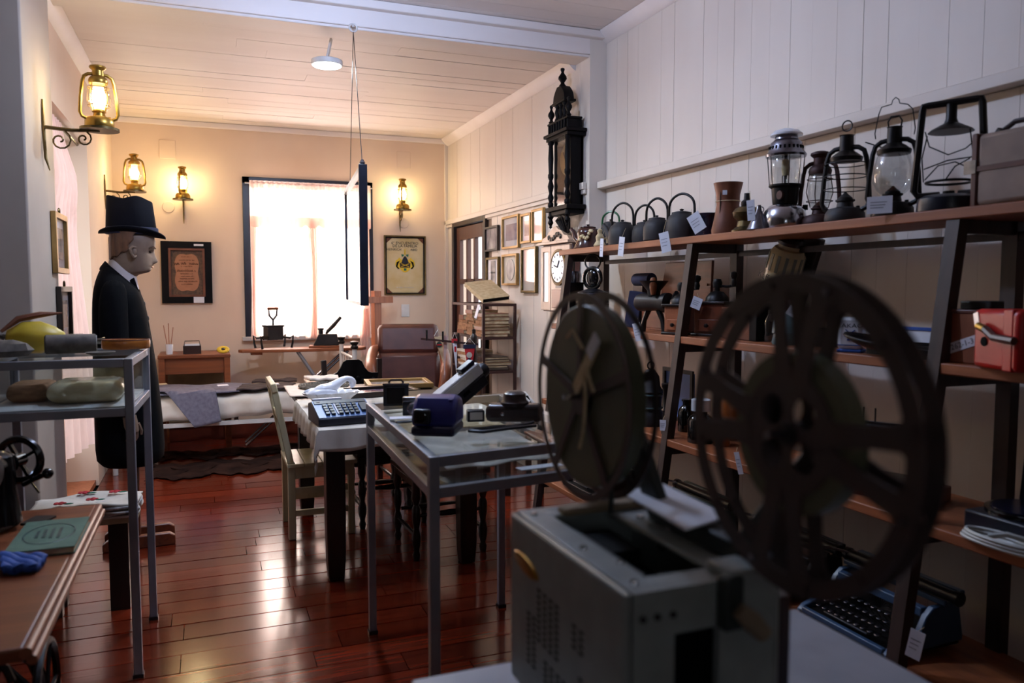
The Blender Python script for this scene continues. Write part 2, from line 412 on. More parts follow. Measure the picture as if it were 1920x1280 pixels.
# left far wall with a curtained door opening
DY0, DY1, DZ1 = 5.05, 6.40, 2.49
wl = struct(G().bx(XL - .28, XL, YS, DY0, 0, ZC + .2).bx(XL - .28, XL, DY1, YB, 0, ZC + .2).bx(XL - .28, XL, DY0, DY1, DZ1, ZC + .2).obj('wall_left', 'plaster_warm'),
            'cream plaster side wall with a deep curtained opening')
struct(G().bx(XL - .28, XL - .02, DY0, DY1, 0, .04).obj('trim_1', 'orange_wood'), 'light wooden threshold of the left opening', 'threshold')
dl = G().bx(XL - .27, XL - .23, DY0, DY0 + .08, .04, DZ1).bx(XL - .27, XL - .23, DY1 - .08, DY1, .04, DZ1).bx(XL - .27, XL - .23, DY0 + .08, DY1 - .08, DZ1 - .1, DZ1).bx(XL - .27, XL - .23, 5.69, 5.75, .04, DZ1 - .1).bx(XL - .27, XL - .23, DY0 + .08, DY1 - .08, .04, .3)
d2 = struct(dl.obj('door_2', 'white_metal'), 'white glazed double door behind the pink side curtain', 'door')
for a, b in ((DY0 + .08, 5.69), (5.75, DY1 - .08)): G().bx(XL - .255, XL - .25, a, b, .3, DZ1 - .1).obj('pane', 'pane', d2)
# pilasters, near walls
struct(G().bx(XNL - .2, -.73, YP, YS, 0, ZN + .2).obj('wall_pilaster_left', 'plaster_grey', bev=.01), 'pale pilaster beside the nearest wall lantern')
struct(G().bx(XNL - .2, XNL, YF - .2, YP, 0, ZN + .2).obj('wall_left_front', 'wall_umber'), 'plain wall left of the sewing table')
RW0, RW1, RZ0, RZ1 = -.9, -.3, 1.4, 2.2
wr = struct(G().bx(XNL - .2, RW0, YF - .15, YF, 0, ZN + .2).bx(RW1, XN + .2, YF - .15, YF, 0, ZN + .2).bx(RW0, RW1, YF - .15, YF, 0, RZ0).bx(RW0, RW1, YF - .15, YF, RZ1, ZN + .2).obj('wall_front', 'wall_umber'),
            'wall behind the viewer with a window')
w3 = struct(G().bx(RW0, RW0 + .06, YF - .1, YF - .05, RZ0, RZ1).bx(RW1 - .06, RW1, YF - .1, YF - .05, RZ0, RZ1).bx(RW0, RW1, YF - .1, YF - .05, RZ0, RZ0 + .06).bx(RW0, RW1, YF - .1, YF - .05, RZ1 - .06, RZ1).bx(-.61, -.59, YF - .1, YF - .05, RZ0, RZ1).obj('window_2', 'white_metal'), 'window in the wall behind the viewer', 'window')
G().bx(RW0 + .06, RW1 - .06, YF - .08, YF - .075, RZ0 + .06, RZ1 - .06).obj('pane', 'pane', w3)
# right wall: slabs behind, painted boards in front
GDY0, GDY1, GDZ = 6.80, 7.72, 2.07
wrf = struct(G().bx(XR + .016, XR + .06, YS, GDY0, 0, ZC + .2).bx(XR + .016, XR + .06, GDY1, YB + .2, 0, ZC + .2).bx(XR + .016, XR + .06, GDY0, GDY1, GDZ, ZC + .2).obj('wall_right', 'gap_wall'),
             'far right wall of vertical painted boards with picture frames')
wrn = struct(G().bx(XN + .016, XN + .2, YF, YS, 0, ZN + .2).bx(XR + .03, XN + .02, YS - .002, YS + .1, 0, ZN + .2).obj('wall_right_front', 'gap_wall'),
             'near right wall of vertical painted boards behind the shelves')
bm_ = unit('board_paint')
def wallboards(parent, X, y0, y1, z0, z1, skip=None):
    y = y0
    while y < y1 - .01:
        w = min(random.uniform(.125, .15), y1 - y)
        if w < .02: break
        za = z0
        if skip and y + w > skip[0] + .01 and y < skip[1] - .01: za = skip[2]
        if za < z1 - .03:
            piece(bm_, 'board', parent, (X + .009 + random.uniform(-.001, .001), y + w / 2, (za + z1) / 2), (.014, w - .0014, z1 - za - .002))
        y += w
wallboards(wrf, XR, YS, YB, 0, RZ, (GDY0 - .06, GDY1 + .06, GDZ)); wallboards(wrf, XR, YS, YB, RZ, ZC)
wallboards(wrn, XN, YF, YS, 0, RZ); wallboards(wrn, XN, YF, YS, RZ, ZN)
piece(bm_, 'end_board', wrn, ((XR + XN) / 2 + .008, YS - .009, ZN / 2), (XN - XR + .014, .014, ZN))
struct(G().bx(XR - .03, XR, YS + .02, YB, RZ, RZ + .045).bx(XR - .018, XR, YS + .02, YB, RZ - .03, RZ).obj('trim_2', 'board_paint', bev=.004), 'painted rail along the far right wall', 'rail')
struct(G().bx(XN - .065, XN, YF, YS - .02, RZ, RZ + .045).obj('trim_3', 'board_paint', bev=.004), 'painted rail on the wall above the lantern shelf', 'rail')
struct(G().bx(XR - .03, XR, YB - .03, YB, 0, ZC).obj('trim_4', 'board_paint'), 'corner batten between back and right wall', 'trim')
# ceilings of boards that run across the room
cf = struct(G().bx(XL - .2, XR + .2, YS, YB + .2, ZC + .016, ZC + .2).obj('ceiling', 'gap_ceiling'), 'white painted board ceiling over the far room', 'ceiling')
cn = struct(G().bx(XNL - .2, XN + .2, YF - .2, YS, ZN + .016, ZN + .2).obj('ceiling_front', 'gap_ceiling'), 'white board ceiling over the near room', 'ceiling')
cb = unit('ceiling_paint')
for par, x0, x1, y0, y1, z in ((cf, XL, XR, YS + .2, YB, ZC), (cn, XNL, XN, YF, YS, ZN)):
    y = y0
    while y < y1 - .01:
        w = min(random.uniform(.13, .19), y1 - y); cut = random.uniform(x0 + .7, x1 - .7)
        for a, b in ((x0, cut), (cut, x1)):
            piece(cb, 'board', par, ((a + b) / 2, y + w / 2, z + .008 + random.uniform(-.002, .002)), (b - a - .001, w - random.choice((.002, .003, .005)), .014), (R(random.uniform(-.5, .5)), 0, 0))
        y += w
struct(G().bx(XNL, XN, YS, YS + .2, ZC - .035, ZN + .2).bx(XNL, XN, YS - .015, YS, ZC - .02, ZC + .085).obj('trim_5', 'ceiling_paint', bev=.006), 'painted beam crossing the ceiling between the rooms', 'beam')
struct(G().prism([(XR, ZC), (XR - .07, ZC), (XR - .06, ZC - .02), (XR - .02, ZC - .06), (XR, ZC - .07)], YS + .2, YB, 'xz').obj('trim_6', 'ceiling_paint'), 'crown moulding over the far right wall', 'moulding')
struct(G().prism([(XL, ZC), (XL + .07, ZC), (XL + .06, ZC - .02), (XL + .02, ZC - .06), (XL, ZC - .07)], YS, YB, 'xz').obj('trim_7', 'ceiling_paint'), 'crown moulding over the left wall', 'moulding')
struct(G().bx(XL, XR, YB - .03, YB, ZC - .05, ZC).obj('trim_8', 'ceiling_paint', bev=.006), 'crown moulding over the back wall', 'moulding')
struct(G().prism([(XN, ZN), (XN - .07, ZN), (XN - .06, ZN - .02), (XN - .02, ZN - .06), (XN, ZN - .07)], YF, YS, 'xz').obj('trim_9', 'ceiling_paint'), 'crown moulding over the near right wall', 'moulding')
struct(G().bx(XNL, XN, YS - .06, YS - .001, ZN - .05, ZN).obj('trim_10', 'ceiling_paint', bev=.006), 'moulding on top of the ceiling beam', 'moulding')
# window in the back wall
w1 = struct(G().bx(WX0 - .05, WX0 + .015, YB - .03, YB + .12, WZ0 - .02, WZ1 + .05).bx(WX1 - .015, WX1 + .05, YB - .03, YB + .12, WZ0 - .02, WZ1 + .05).bx(WX0 - .05, WX1 + .05, YB - .03, YB + .12, WZ1 - .015, WZ1 + .05).obj('window_1', 'navy_paint', bev=.004),
            'dark framed window behind sheer pink curtains', 'window')
G().bx(WX0 - .08, WX1 + .08, YB - .07, YB + .12, WZ0 - .045, WZ0 - .005).obj('window_sill', 'white_metal', w1, bev=.005)
for a, b in ((WX0 + .015, .94), (.98, WX1 - .015)):
    f = G().ring([(a, WZ0), (b, WZ0), (b, WZ1 - .015), (a, WZ1 - .015)], [(a + .05, WZ0 + .06), (b - .05, WZ0 + .06), (b - .05, WZ1 - .07), (a + .05, WZ1 - .07)], YB + .05, YB + .09, 'xz').bx(a + .05, b - .05, YB + .055, YB + .085, 2.02, 2.06).obj('sash', 'white_metal', w1)
    G().bx(a + .05, b - .05, YB + .068, YB + .072, WZ0 + .06, WZ1 - .07).obj('pane', 'pane', f)
G().bx(.94, .98, YB + .05, YB + .1, WZ0, WZ1 - .015).obj('mullion', 'white_metal', w1)
def drape(x0, x1, z0, z1, amp, nf, y, bottom=None, gather=0, ph=0):
    def fn(a, b):
        x = x0 + (x1 - x0) * a; z = z1 + (z0 - z1) * b
        if gather: x += gather * b * b * (1 if x0 < .9 else -1) * (a if x0 >= .9 else (1 - a)) * 0
        yy = y - amp * (.35 + .65 * b) * math.sin(a * nf * 6.283 + ph + .8 * math.sin(a * 7 + b * 2)) - .015 * math.sin(a * 11 + b * 3)
        zz = z
        if bottom and b > .99: zz += bottom * abs(math.sin(a * 3.1416 * 9))
        return (x, yy, zz)
    return fn
cu = T('curtain', 'sheer pink curtain panel over the left half of the back window', 'curtain', (0, 0, 0), group='back window curtains')
G().grid(drape(WX0 + .02, 1.0, WZ0 - .03, 2.22, .016, 6, YB - .075), 90, 30).obj('cloth', 'curtain_sheer', cu)
cu = T('curtain', 'sheer pink curtain panel behind the hanging glass frame', 'curtain', (0, 0, 0), group='back window curtains')
G().grid(drape(.97, WX1 - .0, WZ0 - .04, 2.22, .016, 6, YB - .08, ph=2), 90, 30).obj('cloth', 'curtain_sheer', cu)
for cx0, cx1, lb in ((WX0 + .012, WX0 + .07, 0), (.925, 1.02, 0), (WX1 - .10, WX1 - .005, 1)):
    def ff(a, b, cx0=cx0, cx1=cx1):
        w = 1 - .35 * math.sin(b * 2.6); c = (cx0 + cx1) / 2 + (.02 * math.sin(b * 3) if cx0 > .9 else -.02 * b)
        return (c + (cx1 - cx0) * (a - .5) * w, YB - .092 - .014 * math.sin(a * 26 + b), 2.10 - b * (2.10 - WZ0 + .03))
    G().grid(ff, 30, 16).obj('gathered_fold', 'curtain_pink', [c for c in bpy.data.objects if c.name.startswith('curtain') and c.type == 'EMPTY'][lb])
cu = T('curtain_valance', 'gathered valance with scalloped edge across the window top', 'curtain', (0, 0, 0))
def fv(a, b):
    x = WX0 + .01 + (WX1 - WX0) * a; z = WZ1 - .02 - b * (.40 + .018 * abs(math.sin(a * math.pi * 9)))
    return (x, YB - .115 - .016 * math.sin(a * 95 + .8 * math.sin(a * 9)) * (1 - .55 * b), z)
G().grid(fv, 150, 16).obj('cloth', 'curtain_sheer', cu)
def fr(a, b):
    x = WX0 + .01 + (WX1 - WX0) * a; sc_ = abs(math.sin(a * math.pi * 9))
    return (x, YB - .128 - .01 * math.sin(a * 60), WZ1 - .33 - b * (.075 + .03 * sc_))
G().grid(fr, 120, 5).obj('ruffle', 'curtain_pink', cu)
def fh(a, b):
    x = WX0 + .01 + (WX1 - WX0) * a
    return (x, YB - .13 - .008 * math.sin(a * 150), WZ1 + .005 - b * .07)
G().grid(fh, 200, 4).obj('header', 'curtain_pink', cu)
G().cyl((WX0 - .03, YB - .115, WZ1 - .02), (WX1 + .03, YB - .115, WZ1 - .02), .006, n=8).obj('rod', 'white_metal', cu)
# hanging tie end of the right curtain
cu = T('curtain_tail', 'pink curtain end hanging below the sill beside the wooden cross', 'curtain', (0, 0, 0))
p = atY(672, 590, YB - .1); q = atY(690, 660, YB - .1)
def ft(a, b):
    return (p.x + (q.x - p.x + .01) * a + .02 * b, YB - .10 - .012 * math.sin(a * 20), p.z + .06 - b * (p.z - q.z + .06 + (.05 * abs(math.cos(a * 6.3)) if b > .9 else 0)))
G().grid(ft, 26, 14).obj('cloth', 'curtain_pink', cu)
# curtain in the left opening: gathered at the top and swept towards the back
cu = T('side_curtain', 'pink curtain gathered in the left wall opening behind the framed photographs', 'curtain', (0, 0, 0))
def fl_(a, b):
    z = 2.47 - b * 2.05; near, far = 5.08, 5.62 + .42 * min(1, b * 1.25)
    if .17 < b < .26: far -= .05
    y = near + (far - near) * a; puff = .05 * math.exp(-((b - .18) / .1) ** 2)
    return (XL - .06 + .13 * b * a + puff + .022 * math.sin(a * 42 + b * 2), y, z)
G().grid(fl_, 100, 40).obj('cloth', 'curtain_side', cu)
G().cyl((XL - .06, DY0 + .002, 2.47), (XL - .06, DY1 - .002, 2.47), .009, n=8).obj('rod', 'old_brass', cu)
# glazed door in the far right wall
d1 = struct(G().bx(XR - .02, XR + .06, GDY0 - .055, GDY0, 0, GDZ + .05).bx(XR - .02, XR + .06, GDY1, GDY1 + .055, 0, GDZ + .05).bx(XR - .02, XR + .06, GDY0, GDY1, GDZ, GDZ + .05).obj('door_1', 'dark_wood', bev=.004), 'brown glazed door in the far right corner', 'door')
lf = G(); ya, yb = GDY0 + .01, GDY1 - .01; X0, X1 = XR + .01, XR + .05
lf.bx(X0, X1, ya, ya + .11, .01, GDZ - .01); lf.bx(X0, X1, yb - .11, yb, .01, GDZ - .01)
for z0, z1 in ((.01, .8), (1.0, 1.05), (1.49, 1.54), (1.93, GDZ - .01)): lf.bx(X0, X1, ya + .11, yb - .11, z0, z1)
cols = [ya + .11 + (yb - ya - .22) * k / 3 for k in range(4)]
for k in (1, 2): lf.bx(X0, X1, cols[k] - .022, cols[k] + .022, .8, 1.93)
leaf = lf.obj('door_leaf', 'door_brown', d1, bev=.004)
for z0, z1 in ((.8, 1.0), (1.05, 1.49), (1.54, 1.93)):
    for k in range(3): G().bx(XR + .028, XR + .032, cols[k] + (.022 if k else 0), cols[k + 1] - (.022 if k < 2 else 0), z0, z1).obj('pane', 'pane', leaf)
G().lathe([(.004, 0), (.012, .01), (.012, .03), (.022, .05), (.022, .07), (.004, .08)], 12, (XR + .01, ya + .055, 1.03), 'x').xf(Matrix.Translation((2 * (XR + .01), 0, 0)) @ Matrix.Scale(-1, 4, (1, 0, 0))).obj('knob', 'old_brass', leaf)
# socket and old wire covers
tag(G().box(tuple(atY(760, 582, YB - .006)), (.085, .012, .13)).obj('wall_switch', 'white_plastic', bev=.004), 'white wall switch plate between poster and armchair', 'switch')
for u, v, lb in ((314, 280, 'painted-over junction plate above the middle wall lantern'), (757, 300, 'painted-over junction plate above the right wall lantern')):
    tag(G().box(tuple(atY(u, v, YB - .004)), (.14, .008, .17)).obj('junction_plate', 'plaster_warm', bev=.003), lb, 'plate')
for u, v, lb in ((316, 388, 'small round painted cap under the middle wall lantern'), (757, 418, 'small round painted cap under the right wall lantern')):
    tag(G().lathe([(.055, 0), (.05, .008), (.001, .009)], 20, tuple(atY(u, v, YB)), 'y').xf(Matrix.Translation((0, 2 * YB, 0)) @ Matrix.Scale(-1, 4, (0, 1, 0))).obj('round_cap', 'plaster_warm'), lb, 'cap')
# lamps on the ceilings
def led(loc, label, top, power, r=.095):
    t = T('ceiling_lamp', label, 'lamp', loc, group='round white lamps')
    G().lathe([(r * .9, .03), (r, .026), (r, .0), (r * .93, -.003)], 28).obj('housing', 'white_plastic', t)
    G().lathe([(r * .92, -.004), (r * .85, -.008), (.001, -.009)], 28).obj('diffuser', 'led_white', t)
    G().beam((0, 0, .03), (.04, .08, top - loc[2]), .012, .02).obj('stem', 'white_plastic', t)
    a = area('lamp_light', (0, 0, -.015), (0, 0, 0), r * 1.8, 0, power, (.72, .85, 1.0), True); a.parent = t
    return t
p = atY(613, 122, 4.98)
led(tuple(p), 'round white lamp glowing below the far ceiling', ZC, 30)
t = T('globe_lamp', 'white globe lamp hanging from the near ceiling out of the picture', 'lamp', (.62, 3.35, 2.92))
G().cyl((0, 0, .075), (0, 0, ZN - 2.92 - .03), .006, n=8).obj('cord', 'white_plastic', t); G().lathe([(.05, ZN - 2.92 - .03), (.05, ZN - 2.92), (.001, ZN - 2.92)], 16).obj('canopy', 'white_plastic', t)
G().lathe([(.03, .06), (.032, .09), (.001, .095)], 14).obj('socket', 'white_plastic', t); G().ball((0, 0, 0), .07, 20, 12).obj('globe', 'globe_white', t)
def scribble(parent, x0, x1, z, h, y, mat, name='lettering'):
    """a line of handwriting too small to read: short uneven strokes"""
    g = G(); x = x0; q = random.Random(int(x0 * 1e4) + int(z * 1e4))
    while x < x1:
        if q.random() > .14: g.box((x, y, z + q.uniform(-.15, .15) * h), (h * .16, .0012, h * q.uniform(.45, 1)), (0, q.uniform(-.5, .5), 0)); g.box((x + h * .12, y, z - h * .2), (h * .4, .0012, h * .14), (0, q.uniform(-.6, .6), 0))
        x += h * .42
    return g.obj(name, mat, parent)
# ------------------------------------------------------------------ lanterns
def lantern(t, sc, frame_m, base_m, globe_m, lit=False, bail=None, tubes=True, wires=True, chim_m=None, globe=True, cap=True, gw=1.0, narrow=False):
    """hurricane lantern standing at the origin of t, total height about sc; frame in the local XZ plane"""
    k = sc; chim_m = chim_m or frame_m
    G().lathe([(.001, 0), (.20 * k, 0), (.21 * k, .02 * k), (.205 * k, .10 * k), (.17 * k, .15 * k), (.09 * k, .17 * k), (.08 * k, .22 * k), (.10 * k, .235 * k), (.10 * k, .25 * k), (.001, .255 * k)], 24).obj('tank', base_m, t)
    G().lathe([(.02 * k, .14 * k), (.02 * k, .175 * k), (.001, .18 * k)], 10, (.14 * k, 0, 0)).obj('filler_cap', base_m, t)
    if tubes:
        for sx in (-1, 1):
            pts = [(sx * .15 * k, 0, .12 * k), (sx * .235 * k, 0, .16 * k), (sx * .26 * k, 0, .22 * k), (sx * .245 * k, 0, .45 * k), (sx * .215 * k, 0, .68 * k), (sx * .19 * k, 0, .76 * k), (sx * .13 * k, 0, .80 * k), (sx * .05 * k, 0, .81 * k)]
            G().tube(pts, .026 * k, 8).obj('frame_tube', frame_m, t)
    G().lathe([(.13 * k, .66 * k), (.14 * k, .70 * k), (.125 * k, .745 * k), (.085 * k, .78 * k), (.08 * k, .86 * k), (.12 * k, .90 * k), (.115 * k, .925 * k), (.06 * k, .945 * k), (.001, .95 * k)] if not narrow else [(.16 * k, .66 * k), (.17 * k, .70 * k), (.12 * k, .74 * k), (.075 * k, .77 * k), (.07 * k, .93 * k), (.078 * k, .94 * k), (.001, .945 * k)], 20).obj('chimney', chim_m, t)
    if globe:
        G().lathe([(.085 * k * gw, .25 * k), (.115 * k * gw, .29 * k), (.145 * k * gw, .38 * k), (.14 * k * gw, .52 * k), (.12 * k * gw, .63 * k), (.105 * k * gw, .67 * k)], 20).obj('globe', globe_m, t)
    G().lathe([(.075 * k, .24 * k), (.075 * k, .27 * k), (.03 * k, .31 * k), (.012 * k, .33 * k), (.001, .33 * k)], 12).obj('burner', base_m, t)
    if wires:
        w = G()
        for z, r in ((.33, .155), (.60, .15)): w.torus((0, 0, z * k), r * k, .006 * k, n=20, m=5)
        for a in (45, 135, 225, 315):
            c, s_ = math.cos(R(a)), math.sin(R(a)); w.tube([(.11 * k * c, .11 * k * s_, .25 * k), (.165 * k * c, .165 * k * s_, .44 * k), (.13 * k * c, .13 * k * s_, .67 * k)], .006 * k, 5)
        w.obj('wire_guard', frame_m, t)
    if bail:
        pts = []
        for i in range(13):
            a = math.pi * i / 12; pts.append((.22 * k * math.cos(a), 0, .74 * k + bail * k * math.sin(a)))
        G().tube(pts, .007 * k, 5).obj('bail', frame_m, t)
    if lit:
        G().ball((0, 0, .44 * k), (.105 * k, .105 * k, .17 * k)).obj('bulb', 'bulb_warm', t)
        l = bpy.data.lights.new('flame_light', 'POINT'); l.energy = lit; l.color = (1, .79, .42); l.shadow_soft_size = .06
        o = bpy.data.objects.new('flame_light', l); COL.objects.link(o); o.parent = t; o.location = (0, 0, .46 * k)
def bracket(t, dx, dy, L):
    """scrolled arm from the wall to the lantern base; (dx,dy) points from lantern to wall"""
    g = G(); P = lambda a, z: (dx * a, dy * a, z)
    g.tube([P(0, -.012), P(L * .5, -.02), P(L, -.012)], .009, 6)
    g.tube([P(L, .12), P(L, -.02), P(L - .004, -.16), P(L - .02, -.22)], [.006, .008, .007, .003], 6)
    for c, r0 in ((.30, .038), (.72, .052)):
        g.tube([P(L * c + r0 * (1 - i / 18) * math.cos(i * .55 + 2), -.02 - r0 + r0 * (1 - i / 18) * math.sin(i * .55 + 2)) for i in range(17)], .0045, 5)
    g.obj('bracket', 'old_brass', t)
    G().lathe([(.09, -.014), (.09, -.002), (.001, -.002)], 18).obj('bracket_plate', 'old_brass', t)
GL = 'lit wall lanterns'
def wl_(u, v, Y, px, label, wall):
    p = atY(u, v, Y); k = px * mpp(p)
    t = T('wall_lantern', label, 'lantern', tuple(p), R(12) if wall == 'x' else R(70), GL)
    lantern(t, k, 'brass', 'brass', 'lamp_glass', lit=9, chim_m='brass', gw=1.2)
    if wall == 'x':
        a = R(12); L = (p.x - (-.73 if Y < 5 else XL)) ; bracket(t, -math.cos(a), math.sin(a), L / 1.0 - .008)
    else:
        a = -R(70); L = YB - p.y; bracket(t, math.sin(-a), math.cos(a), L - .012)
wl_(187, 240, 4.42, 122, 'large lit brass lantern on the pilaster, nearest of the wall lanterns', 'x')
wl_(253, 357, 7.35, 72, 'lit brass lantern on the left wall above the top hat', 'x')
wl_(343, 372, 7.86, 63, 'lit brass lantern on the back wall above the black framed diploma', 'y')
wl_(755, 392, 7.86, 60, 'lit brass lantern on the back wall above the crest poster', 'y')

# ------------------------------------------------------------------ pictures
def frame(name, label, c, w, h, face, fw, fm, pm, depth=.025, glassm=None, mat_w=0, matm='card_white', tilt=0, cat='picture'):
    """flat picture; local frame: x right, z up, looks towards local -y"""
    rz = {'x': R(-90), 'y': 0, '+x': R(90)}[face]
    t = T(name, label, cat, tuple(c), rz); t.rotation_euler = (tilt, 0, rz)
    o = [(-w / 2, -h / 2), (w / 2, -h / 2), (w / 2, h / 2), (-w / 2, h / 2)]
    i = [(-w / 2 + fw, -h / 2 + fw), (w / 2 - fw, -h / 2 + fw), (w / 2 - fw, h / 2 - fw), (-w / 2 + fw, h / 2 - fw)]
    G().ring(o, i, -depth, 0, 'xz').obj('frame', fm, t, bev=.003)
    G().bx(-w / 2 + fw, w / 2 - fw, -.006, -.002, -h / 2 + fw, h / 2 - fw).obj('mat' if mat_w else 'print', matm if mat_w else pm, t)
    if mat_w: G().bx(-w / 2 + fw + mat_w, w / 2 - fw - mat_w, -.009, -.0065, -h / 2 + fw + mat_w, h / 2 - fw - mat_w).obj('print', pm, t)
    if glassm: G().bx(-w / 2 + fw, w / 2 - fw, -.014, -.012, -h / 2 + fw, h / 2 - fw).obj('glass', glassm, t)
    return t
def on_right(u0, v0, u1, v1, X):
    um = (u0 + u1) / 2; a = atX(u0, (v0 + v1) / 2, X); b = atX(u1, (v0 + v1) / 2, X); c = atX(um, (v0 + v1) / 2, X)
    t_, b_ = atX(um, v0, X), atX(um, v1, X)
    return Vector((X, (a.y + b.y) / 2, (t_.z + b_.z) / 2)), abs(a.y - b.y), t_.z - b_.z
for u0, v0, u1, v1, lb, fm, pm, mw, gm in (
    (912, 424, 937, 471, 'small brown framed photograph next to the glazed door', 'dark_wood', 'photo_grey', 0, None),
    (945, 404, 976, 466, 'framed purple-toned group photograph with wide white mat', 'gilt', 'photo_purple', .05, 'picture_glass'),
    (980, 400, 999, 456, 'narrow gilt framed photograph in the upper row', 'gilt', 'photo_grey', .04, 'picture_glass'),
    (1001, 391, 1023, 455, 'gilt framed glazed picture right under the dark carved clock', 'gilt', 'pale_print_glare', 0, 'picture_glass'),  # bright reflection on the glass put into the pale print
    (915, 482, 938, 562, 'tall narrow frame with three small portraits above the open book', 'old_brass', 'card_white', 0, None),
    (945, 476, 973, 535, 'gilt framed oval portrait in the lower row of pictures', 'gilt', 'paper_grey', 0, None),
    (981, 463, 1009, 549, 'tall glazed frame with a painted white reflection beside the pale clock', 'old_brass', 'pale_print_glare', 0, 'picture_glass')):
    c, w, h = on_right(u0, v0, u1, v1, XR - .003)
    t = frame('picture_frame', lb, c, w, h, 'x', .019, fm, pm, mat_w=mw, glassm=gm); t['group'] = 'pictures on the far right wall'
    if 'three small' in lb:
        for z in (.27, .0, -.25): G().bx(-.06, .06, -.01, -.0065, z * h - .055, z * h + .055).obj('portrait', 'photo_grey', t)
    if 'oval' in lb:
        G().lathe([(.001, 0), (1, 0), (1, .004), (.001, .004)], 28, axis='y').xf(Matrix.Translation((0, -.011, 0)) @ Matrix.Diagonal((w * .26, 1, h * .34, 1))).obj('portrait', 'photo_grey', t)
# two frames on the left pilaster side
for u0, v0, u1, v1, lb in ((97, 403, 131, 513, 'upper gilt framed photograph on the left wall before the curtain'), (103, 537, 143, 640, 'lower dark framed photograph on the left wall behind the tall glass case')):
    a = atX(u0, (v0 + v1) / 2, -.72); b = atX(u1, (v0 + v1) / 2, -.72); um = (u0 + u1) / 2; tz = atX(um, v0, -.72).z; bz = atX(um, v1, -.72).z
    t = frame('picture_frame', lb, (-.728, (a.y + b.y) / 2 - .06, (tz + bz) / 2), min(.36, abs(b.y - a.y)), tz - bz, '+x', .03, 'gilt' if 'upper' in lb else 'dark_wood', 'photo_grey', mat_w=.045, glassm='picture_glass', tilt=0)
    t['group'] = 'photographs on the left wall'
    G().torus((0, -.012, (tz - bz) / 2 + .01), .018, .004, 'y', 12, 5).obj('hanger', 'old_brass', t)
a, b = atX(204, 480, XL + .01), atX(217, 480, XL + .01); zt_, zb_ = atX(210, 448, XL).z, atX(210, 520, XL).z
t = frame('picture_frame', 'pale picture on the left wall right behind the mannequin head', (XL + .002, (a.y + b.y) / 2, (zt_ + zb_) / 2), .34, zt_ - zb_, '+x', .03, 'dark_wood', 'paper_old', glassm='picture_glass')
# diploma
a, b = atY(301, 452, YB), atY(399, 568, YB); c = (a + b) / 2; W_, H_ = b.x - a.x, a.z - b.z
t = frame('diploma', 'brown parchment diploma in a wide black frame behind the mannequin', (c.x, YB - .003, c.z), W_, H_, 'y', .062, 'black_wood', 'diploma_border', .04)
iw, ih = W_ - .124, H_ - .124
G().ring([(-iw / 2, -ih / 2), (iw / 2, -ih / 2), (iw / 2, ih / 2), (-iw / 2, ih / 2)], [(-iw / 2 + .02, -ih / 2 + .02), (iw / 2 - .02, -ih / 2 + .02), (iw / 2 - .02, ih / 2 - .02), (-iw / 2 + .02, ih / 2 - .02)], -.034, -.008, 'xz').obj('inner_frame', 'copper_old', t)
pl = []
for i in range(48):
    an = 2 * math.pi * i / 48; cx_, cz_ = math.cos(an), math.sin(an); q = 5
    r_ = 1 / ((abs(cx_) ** q + abs(cz_) ** q) ** (1 / q)); wv = 1 - .035 * math.cos(an * 8) - .07 * (1 - abs(cz_)) ** 2
    pl.append((cx_ * r_ * iw * .335 * wv, cz_ * r_ * ih * .375 * (1 - .02 * math.cos(8 * an))))
G().prism(pl, -.010, -.0065, 'xz').obj('parchment', 'diploma_paper', t)
for z, hw, sz in ((.255, .10, .010), (.20, .15, .012), (.145, .24, .030), (.10, .11, .012), (.03, .19, .026), (-.02, .13, .014), (-.06, .12, .014), (-.10, .14, .014), (-.145, .2, .014), (-.19, .11, .012)):
    scribble(t, -hw * W_, hw * W_, z * H_, sz * H_ / .62, -.0104, 'hide_dark')
G().bx(W_ * .12, W_ * .33, -.043, -.0405, -H_ / 2 + .004, -H_ / 2 + .06).obj('caption_card', 'card_white', t)
G().bx(W_ * .15, W_ * .34, -.043, -.0405, H_ / 2 - .04, H_ / 2 - .022).obj('label_strip', 'card_white', t)
# crest poster
a, b = atY(719, 441, YB), atY(798, 553, YB); c = (a + b) / 2; W_, H_ = b.x - a.x, a.z - b.z
t = frame('crest_poster', 'yellowed family poster with a coat of arms in thin dark frame', (c.x, YB - .003, c.z), W_, H_, 'y', .014, 'old_brass', 'poster_paper', cat='poster')
G().ring([(-W_ / 2 + .014, -H_ / 2 + .014), (W_ / 2 - .014, -H_ / 2 + .014), (W_ / 2 - .014, H_ / 2 - .014), (-W_ / 2 + .014, H_ / 2 - .014)], [(-W_ / 2 + .026, -H_ / 2 + .026), (W_ / 2 - .026, -H_ / 2 + .026), (W_ / 2 - .026, H_ / 2 - .026), (-W_ / 2 + .026, H_ / 2 - .026)], -.02, -.0065, 'xz').obj('inner_frame', 'black_wood', t)
for sx in (-1, 1):
    for sz in (-1, 1):
        G().prism([(sx * (W_ / 2 - .026), sz * (H_ / 2 - .026)), (sx * (W_ / 2 - .085), sz * (H_ / 2 - .026)), (sx * (W_ / 2 - .026), sz * (H_ / 2 - .08))], -.0085, -.0065, 'xz').obj('corner_mark', 'copper_old', t)
text('6\u00ba ENCUENTRO', .040, 'navy_paint', t, (0, -.009, H_ * .375), FACE_Y); text('DE LA FAMILIA', .040, 'navy_paint', t, (0, -.009, H_ * .325), FACE_Y)
text('HEINRICH', .034, 'navy_paint', t, (-.115, -.009, H_ * .265), FACE_Y); text('ABID', .034, 'navy_paint', t, (.095, -.009, H_ * .265), FACE_Y)
cz = -.01
def flat(poly, mat, nm, y=-.0085): G().prism([(x * W_, cz + z * H_) for x, z in poly], y - .001, y + .001, 'xz').obj(nm, mat, t)
